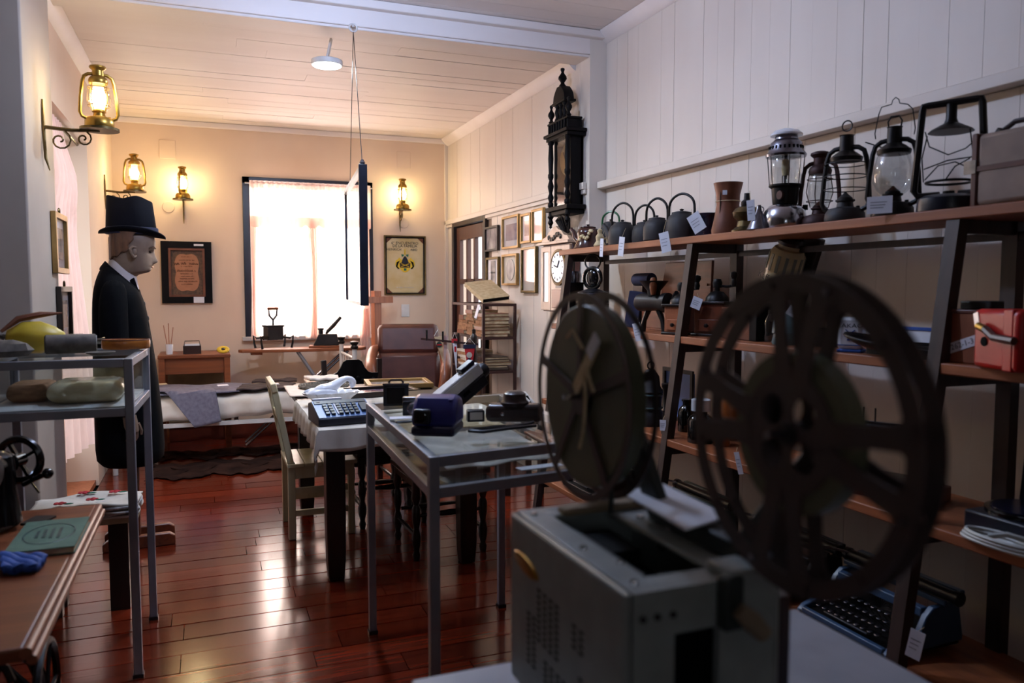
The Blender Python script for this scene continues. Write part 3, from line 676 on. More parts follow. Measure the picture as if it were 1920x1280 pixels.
flat([(-.012, .29), (.012, .29), (.018, .2), (-.018, .2)], 'yellow', 'crest_plume')
for sx in (-1, 1):
    flat([(sx * .02, .2), (sx * .09, .205), (sx * .075, .16), (sx * .04, .17)], 'embroidery_green', 'crest_leaf')
    flat([(sx * .06, .1), (sx * .14, .15), (sx * .17, .12), (sx * .22, .10), (sx * .24, .03), (sx * .2, -.03), (sx * .13, -.03), (sx * .11, .03)], 'yellow', 'crest_mantling')
    flat([(sx * .12, .1), (sx * .2, .07), (sx * .22, .0), (sx * .17, -.045), (sx * .13, -.04), (sx * .18, .0), (sx * .16, .05)], 'black_wood', 'crest_mantling', -.0105)
flat([(-.02, .17), (.02, .17), (.06, .12), (.09, .06), (-.09, .06), (-.06, .12)], 'navy_paint', 'crest_helmet', -.0095)
flat([(-.13, .06), (.13, .06), (.12, -.02), (-.12, -.02)], 'dark_wood', 'crest_shield', -.0105)
flat([(-.12, -.02), (.12, -.02), (.10, -.06), (.05, -.09), (0, -.10), (-.05, -.09), (-.10, -.06)], 'yellow', 'crest_shield', -.0105)
flat([(-.03, -.03), (.03, -.03), (.03, -.07), (-.03, -.07)], 'embroidery_green', 'crest_charge', -.0125)
for sx in (-1, 1): flat([(sx * -.1, .045), (sx * -.09, .05), (sx * .1, .0), (sx * .09, -.008)], 'yellow', 'crest_bar', -.0125)
scribble(t, -.09, .09, -H_ * .37, .016, -.0068, 'paper_grey')

# ------------------------------------------------------------------ far furniture
# bed
bx0, bx1, by0, by1 = -.70, 1.16, 6.68, 7.42
t = T('bed', 'iron bed with an old off-white mattress along the back wall', 'bed', (0, 0, 0))
mt = G(); nx, ny = 40, 14
def bump(x, y): return .008 * math.sin(x * 9) * math.sin(y * 11) + .006 * math.sin(x * 23 + y * 5)
def fm_(a, b):
    an = 2 * math.pi * a; cx_, cz_ = math.cos(an), math.sin(an); q = 4.5; r_ = 1 / ((abs(cx_) ** q + abs(cz_) ** q) ** (1 / q))
    e = min(1, min(b, 1 - b) * 30 + .72); x = bx0 + .02 + (bx1 - bx0 - .06) * b
    y = (by0 + by1) / 2 + cx_ * r_ * (by1 - by0) / 2 * (.97 + .03 * e); z = .485 + cz_ * r_ * .105 * e
    return (x, y + .01 * math.sin(x * 13), z + bump(x, y) + (.01 * math.sin(x * 3)))
mt.grid(fm_, 40, 48, True)
mt.f.append(tuple(range(39, -1, -1))); mt.f.append(tuple(range(47 * 40, 48 * 40)))
mt.obj('mattress', 'mattress', t)
fr_ = G()
for y in (by0 + .02, by1 - .02): fr_.bx(bx0, bx1, y - .018, y + .018, .345, .375)
for x in (bx0, .2, bx1): fr_.bx(x - .015, x + .015, by0 + .02, by1 - .02, .345, .372)
fr_.obj('side_rails', 'white_metal', t)
for x in (bx0, bx1):
    for y in (by0 + .02, by1 - .02):
        h = .93
        lg = G().cyl((x, y, 0), (x, y, h), .02, n=12).obj('post', 'white_metal', t)
        G().lathe([(.028, h), (.034, h + .02), (.024, h + .035), (.036, h + .05), (.036, h + .062), (.015, h + .07), (.001, h + .071)], 14, (x, y, 0)).obj('finial', 'black_iron', lg)
for x in (bx0, bx1):
    g = G()
    for z in (.55, .85): g.cyl((x, by0 + .02, z), (x, by1 - .02, z), .011, n=8)
    for k in range(1, 5): g.cyl((x, by0 + (by1 - by0) * k / 5, .55), (x, by0 + (by1 - by0) * k / 5, .85), .008, n=6)
    g.obj('end_rails', 'white_metal', t)
# clothes on the bed
def sheet(name, label, mat, pts, z, cat='clothing', hang=None, thick=.012, wr=.012):
    """quad cloth pts=[near-left, near-right, far-right, far-left] lying at z, draping past y<hang"""
    A, B, C_, D = [Vector((*q, 0)) for q in pts]
    def fn(a, b):
        q = (A * (1 - a) + B * a) * (1 - b) + (D * (1 - a) + C_ * a) * b
        zz = z + wr * math.sin(a * 13 + b * 7) * math.sin(b * 9 + a * 3) * .6
        if hang is not None and q.y < hang:
            dz = hang - q.y; q.y = hang - .012 - .12 * dz; zz = z - dz * .95
        return (q.x, q.y, zz)
    return tag(G().grid(fn, 30, 24).obj(name, mat, solid=thick), label, cat)
sheet('jacket', 'grey folded jacket lying on the left part of the bed', 'cloth_grey', [(-.62, 6.72), (.22, 6.70), (.34, 7.22), (-.6, 7.36)], .612)
sheet('trousers', 'grey trouser leg hanging over the front edge of the mattress', 'cloth_grey', [(-.12, 6.38), (.08, 6.42), (.0, 7.0), (-.5, 6.95)], .630, hang=by0)
sheet('dark_trousers', 'dark brown folded trousers in the middle of the bed', 'cloth_brown', [(.20, 6.71), (.60, 6.70), (.70, 7.02), (.26, 7.05)], .622)
sheet('vest', 'dark brown folded vest lying behind the trousers on the bed', 'cloth_brown', [(.34, 7.12), (.72, 7.10), (.74, 7.30), (.38, 7.30)], .632)
sheet('cream_cloth', 'cream folded cloth on the right end of the bed', 'cloth_pink', [(.78, 6.76), (1.1, 6.76), (1.1, 7.3), (.80, 7.3)], .618)
for x, y, lb in ((.10, 6.86, 'small white note on the grey jacket'), (.50, 6.80, 'small white note on the dark brown trousers'), (-.38, 7.2, 'small tan card at the collar of the grey jacket')):
    tag(G().box((x, y, .648 if y < 7 else .64), (.085, .05, .003), (R(6), 0, .2)).obj('note_card', 'card_white' if 'white' in lb else 'paper_old'), lb, 'card')
# hides on the floor in front of / under the bed
def hide(label, x0, x1, y0, y1, z, seed, fold):
    rnd = random.Random(seed); ph = [rnd.uniform(0, 6) for _ in range(6)]
    def fn(a, b):
        x = x0 + (x1 - x0) * a; e = (.05 * math.sin(a * 21 + ph[0]) + .035 * math.sin(a * 47 + ph[1]) + .02 * math.sin(a * 90 + ph[2]))
        ya = y0 + e; yb_ = y1 + (.05 * math.sin(a * 19 + ph[3]) + .03 * math.sin(a * 53 + ph[4]))
        y = ya + (yb_ - ya) * b
        zz = z + .004 + .004 * (math.sin(a * 17 + b * 6 + ph[5]) ** 2) + fold * math.exp(-((b - .55) / .12) ** 2)
        return (x + .03 * math.sin(b * 20 + ph[1]), y, zz)
    return tag(G().grid(fn, 90, 24).obj('hide_rug', 'hide_dark', solid=.006), label, 'rug')
hide('dark brown animal hide with ragged edge, nearest on the floor before the bed', -.45, 1.02, 6.38, 6.90, .006, 1, .02)
hide('dark brown animal hide lying under the bed', -.40, 1.08, 7.08, 7.38, .004, 2, .03)
# small desk behind the mannequin
t = T('side_table', 'small brown wooden table in the far left corner', 'table', (-.12, 7.71, 0)); zt = .86
G().bx(-.30, .30, -.26, .26, zt - .03, zt).obj('table_top', 'mid_wood', t, bev=.005)
for x in (-.27, .27):
    for y in (-.23, .23): G().bx(x - .025, x + .025, y - .025, y + .025, 0, zt - .03).obj('leg', 'mid_wood', t)
G().bx(-.245, .245, -.225, -.205, zt - .17, zt - .03).bx(-.245, .245, .205, .225, zt - .17, zt - .03).bx(-.265, -.245, -.2, .2, zt - .17, zt - .03).bx(.245, .265, -.2, .2, zt - .17, zt - .03).obj('apron', 'mid_wood', t)
G().bx(-.24, .24, .17, .18, .2, zt - .17).obj('back_panel', 'linen_tan', t)
t = T('pencil_cup', 'small cup with thin sticks on the corner table', 'cup', (-.33, 7.60, zt))
G().lathe([(.001, 0), (.028, 0), (.032, .09), (.027, .09), (.024, .008), (.001, .008)], 14).obj('cup', 'white_china', t)
for k, (a, b) in enumerate(((.01, .012), (-.012, .0), (.0, -.013))): G().cyl((a * .5, b * .5, .01), (a * 3.5, b * 2.5, .24 + .02 * k), .0035, n=6).obj('stick', 'orange_wood', t)
t = T('card_box', 'small brown box holding white cards on the corner table', 'box', (-.14, 7.60, zt))
G().ring([(-.075, -.05), (.075, -.05), (.075, .05), (-.075, .05)], [(-.068, -.043), (.068, -.043), (.068, .043), (-.068, .043)], 0, .075, 'xy').bx(-.068, .068, -.043, .043, 0, .006).obj('box_body', 'leather_dark', t)
G().bx(-.062, .062, -.038, .038, .006, .088).obj('cards', 'card_white', t)
G().tube([(-.07, 0, .06), (-.06, 0, .115), (.06, 0, .115), (.07, 0, .06)], .004, 6).obj('handle', 'black_iron', t)
t = T('yellow_flower', 'yellow flower lying at the edge of the corner table', 'flower', (.12, 7.52, zt))
for i in range(12):
    a = i * math.pi / 6; G().ball((.035 * math.cos(a), .028 * math.sin(a), .035 + .018 * math.sin(a)), (.022, .016, .014), 8, 6).obj('petal', 'yellow', t)
G().ball((0, 0, .036), (.018, .016, .016), 8, 6).obj('flower_head', 'dark_wood', t)
G().cyl((0, 0, .02), (.05, .1, .006), .004, n=6).obj('stem', 'embroidery_green', t)
# ironing board
t = T('ironing_board', 'old wooden ironing board with tube legs below the window', 'ironing board', (0, 0, 0)); zi = .885
outl = [(1.36, 7.47), (1.42, 7.55), (1.42, 7.68), (1.36, 7.76), (.75, 7.76), (.42, 7.70), (.28, 7.64), (.25, 7.60), (.28, 7.55), (.42, 7.51), (.75, 7.47)]
G().prism(outl, zi - .028, zi, 'xy').obj('board', 'mid_wood', t, bev=.005)
G().bx(.36, .46, 7.54, 7.68, zi - .05, zi - .028).obj('cleat', 'mid_wood', t)
for y in (7.53, 7.70):
    G().cyl((.78, y, zi - .03), (1.32, y, .01), .013, n=8).obj('leg', 'steel_grey', t)
    G().cyl((1.24, y - .03, zi - .03), (.30, y - .03, .01), .013, n=8).obj('leg', 'chrome', t)
G().cyl((.97, 7.48, .58), (.97, 7.72, .58), .008, n=8).obj('pivot', 'chrome', t)
# old iron with D handle on four curled feet
p = atY(513, 651, 7.6)
t = T('box_iron', 'dark cast box with D-shaped handle and four curled feet on the ironing board', 'iron', (p.x, 7.6, zi), R(18))
G().bx(-.075, .075, -.06, .06, .085, .215).bx(-.085, .085, -.068, .068, .205, .222).obj('body', 'iron_grey', t, bev=.005)
for sx in (-1, 1):
    for sy in (-1, 1): G().tube([(sx * .07, sy * .055, .11), (sx * .13, sy * .08, .10), (sx * .155, sy * .09, .125), (sx * .15, sy * .09, .06), (sx * .14, sy * .085, .008)], [.011, .011, .009, .009, .012], 6).obj('foot', 'black_iron', t)
G().tube([(0, 0, .22), (0, 0, .27), (-.035, 0, .31), (-.04, 0, .37), (.04, 0, .37), (.035, 0, .31), (0, 0, .27)], .010, 6).obj('handle', 'iron_grey', t)
G().cyl((-.05, 0, .375), (.05, 0, .375), .014, n=10).obj('grip', 'mid_wood', t)
p = atY(612, 642, 7.6)
t = T('charcoal_iron', 'dark charcoal iron with raised wooden handle on a small board', 'iron', (p.x, 7.6, zi), R(-10))
G().bx(-.16, .16, -.075, .075, 0, .02).obj('wooden_base', 'mid_wood', t, bev=.004)
G().prism([(-.12, .022), (.12, .022), (.10, .13), (-.07, .13)], -.055, .055, 'xz').obj('body', 'iron_grey', t, bev=.006)
G().cyl((.0, 0, .13), (.02, 0, .17), .012, n=8).obj('handle_post', 'black_iron', t)
G().tube([(.01, 0, .15), (.07, 0, .21), (.14, 0, .29)], [.017, .02, .015], 10).obj('handle', 'dark_wood', t)
G().lathe([(.022, .13), (.022, .165), (.03, .17), (.03, .185), (.001, .187)], 12, (-.05, 0, 0)).obj('chimney', 'black_iron', t)
# cross
p = atY(705, 545, 7.62)
t = T('wooden_cross', 'tall plain wooden cross standing beside the armchair', 'cross', (p.x, 7.62, 0), R(38))
G().bx(-.05, .05, -.025, .025, 0, p.z).obj('upright', 'orange_wood', t, bev=.003)
G().bx(-.20, .20, -.05, -.026, p.z - .12, p.z - .055).obj('crossbar', 'orange_wood', t, bev=.003)
G().bx(-.14, .14, -.14, .14, 0, .03).obj('foot_plate', 'orange_wood', t, bev=.004)
# armchair
p = atY(778, 640, 7.0)
t = T('armchair', 'brown leather office armchair with a buttonless rolled back', 'armchair', (p.x - .03, 7.14, 0), R(-14))
def pad(w, d, h, r=.05): return G().bx(-w / 2, w / 2, -d / 2, d / 2, -h / 2, h / 2)
g = pad(.58, .14, .30).xf(Matrix.Translation((0, .24, .955)) @ Matrix.Rotation(R(-10), 4, 'X')); g.obj('headrest', 'leather_brown', t, bev=.05)
g = pad(.60, .15, .40).xf(Matrix.Translation((0, .185, .64)) @ Matrix.Rotation(R(-8), 4, 'X')); g.obj('backrest', 'leather_brown', t, bev=.05)
G().bx(-.27, .27, -.32, .20, .36, .47).obj('seat', 'leather_brown', t, bev=.04)
for sx in (-1, 1): G().tube(smooth([(sx * .30, .22, .88), (sx * .33, .10, .86), (sx * .345, -.08, .78), (sx * .34, -.24, .72), (sx * .32, -.30, .60), (sx * .27, -.28, .42)]), smooth_r([.03, .045, .05, .05, .045, .03]), 10).obj('armrest', 'leather_tan', t)
G().cyl((0, -.05, .08), (0, -.05, .37), .03, n=12).obj('column', 'black_iron', t)
for k in range(5):
    a = 2 * math.pi * k / 5 + .3; G().beam((0, -.05, .09), (.30 * math.cos(a), -.05 + .30 * math.sin(a), .05), .04, .03).obj('base_arm', 'black_iron', t); G().ball((.30 * math.cos(a), -.05 + .30 * math.sin(a), .026), .026, 10, 6).obj('caster', 'black_iron', t)
# iron rack with book stacks
t = T('iron_rack', 'dark iron shelf rack full of old books by the picture wall', 'rack', (0, 0, 0))
rx0, rx1, ry0, ry1, rz = 2.05, 2.32, 5.90, 6.72, 1.325
for x in (rx0, rx1):
    for y in (ry0, ry1): G().bx(x - .011, x + .011, y - .011, y + .011, 0, rz).obj('post', 'rust_brown', t)
for y in (ry0, ry1): G().bx(rx0 + .011, rx1 - .011, y - .009, y + .009, rz - .02, rz).obj('top_bar', 'rust_brown', t)
for x in (rx0, rx1): G().bx(x - .009, x + .009, ry0 + .011, ry1 - .011, rz - .02, rz).obj('top_bar', 'rust_brown', t)
for z in (1.055, .78, .30): G().bx(rx0 - .01, rx1 + .01, ry0 - .01, ry1 + .01, z - .018, z).obj('shelf', 'rust_brown', t)
rb = random.Random(4); BK = 'old books stacked on the iron rack'
def book(x, y, z, lx, ly, h, rz_, mat, cover, label, tilt=(0, 0)):
    o = T('book', label, 'book', (x, y, z), rz_, BK); o.rotation_euler = (tilt[0], tilt[1], rz_)
    G().bx(-lx / 2 + .004, lx / 2 - .004, -ly / 2 + .004, ly / 2 - .004, .003, h - .003).obj('pages', mat, o)
    G().bx(-lx / 2, lx / 2, -ly / 2, ly / 2, 0, .003).bx(-lx / 2, lx / 2, -ly / 2, ly / 2, h - .003, h).bx(-lx / 2, -lx / 2 + .003, -ly / 2, ly / 2, .003, h - .003).obj('cover', cover, o)
    return o
pos = {'near middle-shelf stack': (6.06, 1.055, 7, .024), 'central middle-shelf stack': (6.30, 1.055, 7, .028), 'far middle-shelf stack': (6.55, 1.055, 5, .03), 'near lower-shelf pile': (6.12, .78, 5, .022), 'far lower-shelf pile': (6.50, .78, 6, .022)}
ordn = ['bottom', 'second', 'third', 'fourth', 'fifth', 'sixth', 'seventh']
for nm, (y, z, n, h) in pos.items():
    zz = z + .001
    for k in range(n):
        hh = h * rb.uniform(.75, 1.25); low = z < 1
        book(2.185 + rb.uniform(-.012, .012), y + rb.uniform(-.01, .01), zz, .23, rb.uniform(.19, .22) if not low else rb.uniform(.26, .32), hh, rb.uniform(-.12, .12), rb.choice(['paper_brown', 'paper_old']) if not low else rb.choice(['paper_old', 'paper_grey']), rb.choice(['paper_brown', 'leather_tan', 'paper_brown']) if not low else rb.choice(['paper_grey', 'linen_tan', 'leather_dark', 'paper_brown']),
             '%s book from below in the %s of the iron rack' % (ordn[k] if k else 'lowest', nm)); zz += hh + .001
o = book(2.17, 6.16, rz + .085, .25, .34, .035, R(8), 'black_wood', 'paper_old', 'large pale ledger with dark edges lying tilted on top of the iron rack', (R(24), R(-6)))
tag(G().box((2.03, 5.99, rz - .06), (.004, .06, .12), (R(8), R(14), 0)).obj('paper_tag', 'card_white'), 'white paper tag hanging from the tilted ledger on the rack', 'tag')
# pennant stand
p = atY(893, 640, 5.55)
t = T('pennant_stand', 'dark turned stand with a crossbar carrying small pennants', 'stand', (p.x - .02, 5.55, 0))
G().lathe([(.001, 0), (.12, 0), (.12, .02), (.03, .04), (.018, .1), (.018, .7), (.03, .75), (.02, .85), (.03, .95), (.016, 1.0), (.026, 1.06), (.026, 1.09), (.012, 1.11), (.014, 1.14), (.001, 1.15)], 14).obj('post', 'dark_wood', t)
G().beam((.03, -.02, 1.03), (-.38, .10, 1.075), .012, .016).obj('crossbar', 'rust_brown', t)
for k in (.35, .62, .9): G().cyl((.03 - .41 * k, -.02 + .12 * k, 1.02 + .045 * k), (.03 - .41 * k, -.02 + .12 * k, 1.10 + .045 * k), .007, n=6).obj('peg', 'black_iron', t)
def pennant(label, u0, u1, v0, v1, um, mat, band, Y, twist=0):
    a, b, c = atY(u0, v0, Y), atY(u1, v0, Y), atY(um, v1, Y)
    t = T('pennant', label, 'pennant', (a.x, a.y, a.z), 0, 'small pennants')
    w = b.x - a.x; h = a.z - c.z; m_ = c.x - a.x
    G().prism([(0, 0), (w, 0), (m_, -h)], -.002, .002, 'xz').obj('felt', mat, t)
    if band: G().bx(-.005, w + .005, -.004, .004, -.022, .008).obj('top_band', band, t)
    G().tube([(0, 0, .005), (w / 2, 0, .055), (w, 0, .005)], .0025, 5).obj('cord', 'white_metal', t)
    return t, w, h, m_
t, w, h, m_ = pennant('red pennant with navy top band on the turned stand', 870, 891, 648, 712, 881, 'red_felt', 'navy_felt', 5.50)
for z, q, mt_ in ((-.07, .022, 'paper_grey'), (-.105, .014, 'navy_felt'), (-.13, .012, 'navy_felt'), (-.165, .006, 'paper_grey')): G().lathe([(q, 0), (q, .002), (.001, .002)], 12, (w * .5 + (.006 if z == -.13 else -.004), -.005, z), 'y').obj('emblem', mt_, t)
t, w, h, m_ = pennant('cream pennant with a round green and red emblem, leftmost on the stand', 814, 829, 631, 682, 832, 'cream_felt', None, 5.66)
G().lathe([(.022, 0), (.022, .002), (.001, .002)], 16, (w * .6, -.005, -.06), 'y').obj('emblem', 'typewriter_green', t); G().bx(w * .3, w * .95, -.006, -.003, -.066, -.056).obj('emblem_band', 'red_felt', t)
pennant('narrow pink pennant hanging beside the cream one', 831, 840, 629, 703, 833, 'pink_felt', None, 5.62)
t, w, h, m_ = pennant('white pennant with a red band between the pink and the red one', 848, 857, 637, 700, 856, 'card_white', 'red_felt', 5.58)
G().bx(w * .4, w * .8, -.004, -.0022, -.09, -.05).obj('emblem', 'red_felt', t)
# hanging glazed frame on cords from the beam
n0, f0 = atY(680, 308, 4.27), atY(648, 355, 5.50)
zt_, zb_ = n0.z, atY(682, 573, 4.27).z
t = T('hanging_frame', 'dark framed double glass panel hanging on cords from the beam', 'frame', (0, 0, 0))
A, B = Vector((n0.x, n0.y, 0)), Vector((f0.x, f0.y, 0)); d = (B - A).normalized()
def V3(q, z): return (q.x, q.y, z)
G().beam(V3(A, zb_), V3(A, zt_), .045, .03, d).obj('stile', 'navy_paint', t, bev=.003); G().beam(V3(B, zb_), V3(B, zt_), .016, .03, d).obj('stile', 'navy_paint', t)
G().beam(V3(A + d * .022, zt_ - .012), V3(B, zt_ - .012), .028, .024).obj('rail', 'white_metal', t); G().beam(V3(A + d * .022, zb_ + .008), V3(B, zb_ + .008), .02, .016).obj('rail', 'white_metal', t)
G().beam(V3(A + d * .022, (zt_ + zb_) / 2 - .004), V3(B - d * .01, (zt_ + zb_) / 2 - .004), .004, zt_ - zb_ - .045).obj('glass', 'pane', t)
hk = Vector((n0.x + .03, YS - .05, ZC - .06))
for q in (A + d * .02, A + d * .85):
    G().cyl(tuple(hk), V3(q, zt_), .0022, n=5).obj('cord', 'iron_grey', t)
G().lathe([(.012, 0), (.016, .012), (.006, .03), (.001, .031)], 10, V3(A + d * .02, zt_)).obj('eyelet', 'nickel', t)
G().torus((hk.x, hk.y, hk.z + .018), .022, .006, 'y', 16, 6).cyl((hk.x, YS - .05, hk.z + .03), (hk.x, YS - .012, hk.z + .045), .008, n=8).obj('hook', 'white_metal', t)
# ------------------------------------------------------------------ clocks
def clock_dark():
    X0, X1, y0, y1, zc, zb = 2.255, XR - .002, 4.77, 5.08, 2.49, 2.01
    t = T('wall_clock', 'black carved wall clock with turned columns and tall crest', 'clock', (0, 0, 0), group='wall clocks')
    ym = (y0 + y1) / 2
    G().bx(X1 - .02, X1, y0 + .02, y1 - .02, zb, zc).bx(X0 + .03, X1, y0 + .02, y0 + .045, zb, zc).bx(X0 + .03, X1, y1 - .045, y1 - .02, zb, zc).obj('case', 'black_wood', t, bev=.003)
    G().bx(X0 - .03, X1, y0 - .035, y1 + .035, zc, zc + .022).bx(X0 - .015, X1, y0 - .02, y1 + .02, zc - .025, zc).obj('cornice', 'black_wood', t, bev=.004)
    G().bx(X0 - .02, X1, y0 - .025, y1 + .025, zb - .03, zb).bx(X0, X1, y0, y1, zb - .06, zb - .03).obj('base', 'black_wood', t, bev=.004)
    col = [(.014, 0), (.02, .01), (.02, .03), (.012, .04), (.022, .07), (.012, .10), (.016, .12), (.022, .15), (.012, .19), (.02, .21), (.02, .23), (.015, .24), (.019, .34), (.015, .43), (.022, .44), (.022, .47)]
    for y in (y0 + .02, y1 - .02): G().lathe([(r, zb + z) for r, z in col], 12, (X0 + .005, y, 0)).obj('column', 'black_wood', t)
    G().lathe([(.10, 0), (.105, .008), (.09, .012), (.001, .013)], 28, (X0 + .07, ym, zc - .16), 'x').xf(Matrix.Translation((2 * X0 + .14, 0, 0)) @ Matrix.Scale(-1, 4, (1, 0, 0))).obj('dial', 'gilt', t)
    G().beam((X0 + .052, ym, zc - .16), (X0 + .052, ym + .03, zc - .11), .004, .006).beam((X0 + .052, ym, zc - .16), (X0 + .052, ym - .05, zc - .18), .004, .006).obj('hands', 'black_iron', t)
    G().cyl((X0 + .08, ym, zc - .26), (X0 + .08, ym, zc - .40), .004, n=6).lathe([(.03, -.004), (.03, .004), (.001, .005)], 16, (X0 + .08, ym, zc - .41), 'x').obj('pendulum', 'brass', t)
    G().bx(X0 + .02, X0 + .022, y0 + .045, y1 - .045, zb, zc - .03).obj('glass', 'picture_glass', t)
    # crest: gallery, small columns, roof and finials
    G().bx(X0 - .005, X1 - .02, y0, y1, zc + .022, zc + .085).bx(X0 - .012, X1 - .02, y0 - .008, y1 + .008, zc + .085, zc + .1).obj('gallery', 'black_wood', t, bev=.004)
    for k in range(7): G().cyl((X0 - .012, y0 + .03 + k * .042, zc + .024), (X0 - .012, y0 + .03 + k * .042, zc + .084), .008, n=8).obj('baluster', 'black_wood', t)
    fin = [(.012, 0), (.02, .01), (.012, .02), (.01, .03), (.024, .055), (.022, .07), (.01, .09), (.007, .1), (.012, .115), (.011, .125), (.001, .13)]
    for y in (y0 + .015, y1 - .015): G().lathe([(r, z) for r, z in fin], 12, (X0 + .01, y, zc + .10)).obj('finial', 'black_wood', t)
    for y in (ym - .06, ym, ym + .06): G().lathe([(.014, 0), (.02, .01), (.012, .03), (.02, .06), (.012, .09), (.018, .10), (.018, .11)], 10, (X0 + .02, y, zc + .10)).obj('column', 'black_wood', t)
    G().bx(X0 - .005, X1 - .04, ym - .105, ym + .105, zc + .21, zc + .228).prism([(ym - .095, zc + .228), (ym + .095, zc + .228), (ym + .085, zc + .27), (ym + .06, zc + .30), (ym + .03, zc + .325), (ym - .03, zc + .325), (ym - .06, zc + .30), (ym - .085, zc + .27)], X0, X1 - .05, 'yz').obj('crest_roof', 'black_wood', t, bev=.004)
    G().lathe([(r * 1.25, z) for r, z in fin], 12, (X0 + .03, ym, zc + .322)).obj('finial', 'black_wood', t)
    # underside: fan of ribs and drops
    g = G()
    for k in range(9):
        a = R(-75 + k * 18.75); g.tube([(X0 + .03, ym + .02 * math.sin(a), zb - .06), (X0 + .035, ym + .11 * math.sin(a), zb - .09), (X0 + .06, ym + .06 * math.sin(a), zb - .16), (X0 + .08, ym, zb - .175)], .008, 6)
    g.obj('fan_ribs', 'black_wood', t)
    for y in (y0 + .02, y1 - .02): G().lathe([(.015, 0), (.015, -.02), (.022, -.035), (.012, -.05), (.02, -.075), (.008, -.095), (.012, -.105), (.001, -.115)], 12, (X0 + .005, y, zb - .03)).obj('drop_finial', 'black_wood', t)
clock_dark()
X = 2.30; a = atX(1014, 500, X); b = atX(1068, 500, X); y0, y1 = b.y, a.y
t = T('wall_clock', 'round-dialled wooden wall clock with glare painted into its front beside the glazed pictures', 'clock', (0, 0, 0), group='wall clocks')
zt_, zb_ = 1.76, 1.28; ym = y0 + (y1 - y0) * .33; yl = y0 + (y1 - y0) * .64
G().bx(X + .02, XR - .002, y0, y1, zb_, zt_).obj('case', 'leather_brown', t, bev=.004)
G().bx(X, X + .018, y0 + .004, yl - .004, zb_ + .01, zt_ - .01).obj('dial_panel', 'glare_wood', t, bev=.003)
G().ring([(yl + .004, zb_ + .01), (y1 - .004, zb_ + .01), (y1 - .004, zt_ - .01), (yl + .004, zt_ - .01)], [(yl + .045, zb_ + .07), (y1 - .04, zb_ + .07), (y1 - .04, zt_ - .05), (yl + .045, zt_ - .05)], X, X + .018, 'yz').obj('side_door', 'glare_wood', t, bev=.003)
G().bx(X + .008, X + .011, yl + .045, y1 - .04, zb_ + .07, zt_ - .05).obj('glass', 'pale_print_glare', t)  # opaque pane, white reflection put into its colour
G().lathe([(.128, 0), (.128, .014), (.11, .018), (.105, .008), (.001, .008)], 32, (X, ym, zt_ - .165), 'x').xf(Matrix.Translation((2 * X, 0, 0)) @ Matrix.Scale(-1, 4, (1, 0, 0))).obj('bezel', 'old_brass', t)
G().lathe([(.104, 0), (.104, .006), (.001, .006)], 32, (X - .016, ym, zt_ - .165), 'x').obj('dial', 'white_china', t)
G().beam((X - .019, ym, zt_ - .165), (X - .019, ym - .03, zt_ - .12), .004, .008).beam((X - .019, ym, zt_ - .165), (X - .019, ym + .055, zt_ - .15), .004, .006).obj('hands', 'ink', t)
for k in range(12):
    an = k * math.pi / 6; G().box((X - .0175, ym + .085 * math.sin(an), zt_ - .165 + .085 * math.cos(an)), (.002, .006, .016), (-an, 0, 0)).obj('hour_mark', 'ink', t)
G().bx(X - .006, X, y0 + .03, yl - .03, zb_ + .03, zb_ + .16).obj('lower_panel', 'leather_tan', t, bev=.003)
G().bx(X - .004, X, ym - .06, ym + .06, zb_ + .17, zb_ + .19).obj('ornament', 'dark_wood', t)
G().bx(X - .025, XR - .002, y0 - .02, y1 + .02, zt_, zt_ + .02).obj('cornice', 'glare_wood', t, bev=.003)
cp = [(y0 + .01, zt_ + .02)] + [(y0 + (y1 - y0) * q, zt_ + z) for q, z in ((.08, .05), (.2, .06), (.28, .09), (.38, .10), (.46, .125), (.54, .125), (.62, .10), (.72, .09), (.8, .06), (.92, .05))] + [(y1 - .01, zt_ + .02)]
G().prism(cp[::-1], X, X + .03, 'yz').obj('crest', 'glare_wood', t)
for k in range(7): G().ball((X - .004, y0 + (y1 - y0) * (.3 + .066 * k), zt_ + .05 + .018 * math.sin(k * 1.05)), (.008, .02, .018), 8, 6).obj('carving', 'dark_wood', t)
# ------------------------------------------------------------------ dining table and what stands on it
tx0, tx1, ty0, ty1, tz = .47, 1.40, 3.64, 5.30, .80
t = T('dining_table', 'long dark wooden table under a cream cloth in the middle of the room', 'table', (0, 0, 0))
G().bx(tx0, tx1, ty0, ty1, tz - .03, tz).obj('table_top', 'dark_wood', t, bev=.005)
G().bx(tx0 + .07, tx1 - .12, ty0 + .20, ty0 + .23, tz - .17, tz - .03).bx(tx0 + .07, tx1 - .12, ty1 - .15, ty1 - .12, tz - .17, tz - .03).bx(tx0 + .07, tx0 + .1, ty0 + .23, ty1 - .15, tz - .17, tz - .03).bx(tx1 - .15, tx1 - .12, ty0 + .23, ty1 - .15, tz - .17, tz - .03).obj('apron', 'dark_wood', t)
for x in (.565, 1.25):
    for y in (3.88, 5.10):
        G().lathe([(.052, 0), (.062, .10), (.066, .3), (.066, tz - .03)], 4, (x, y, 0)).xf(Matrix.Translation((x, y, 0)) @ Matrix.Rotation(R(45), 4, 'Z') @ Matrix.Translation((-x, -y, 0))).obj('leg', 'dark_wood', t, bev=.006)
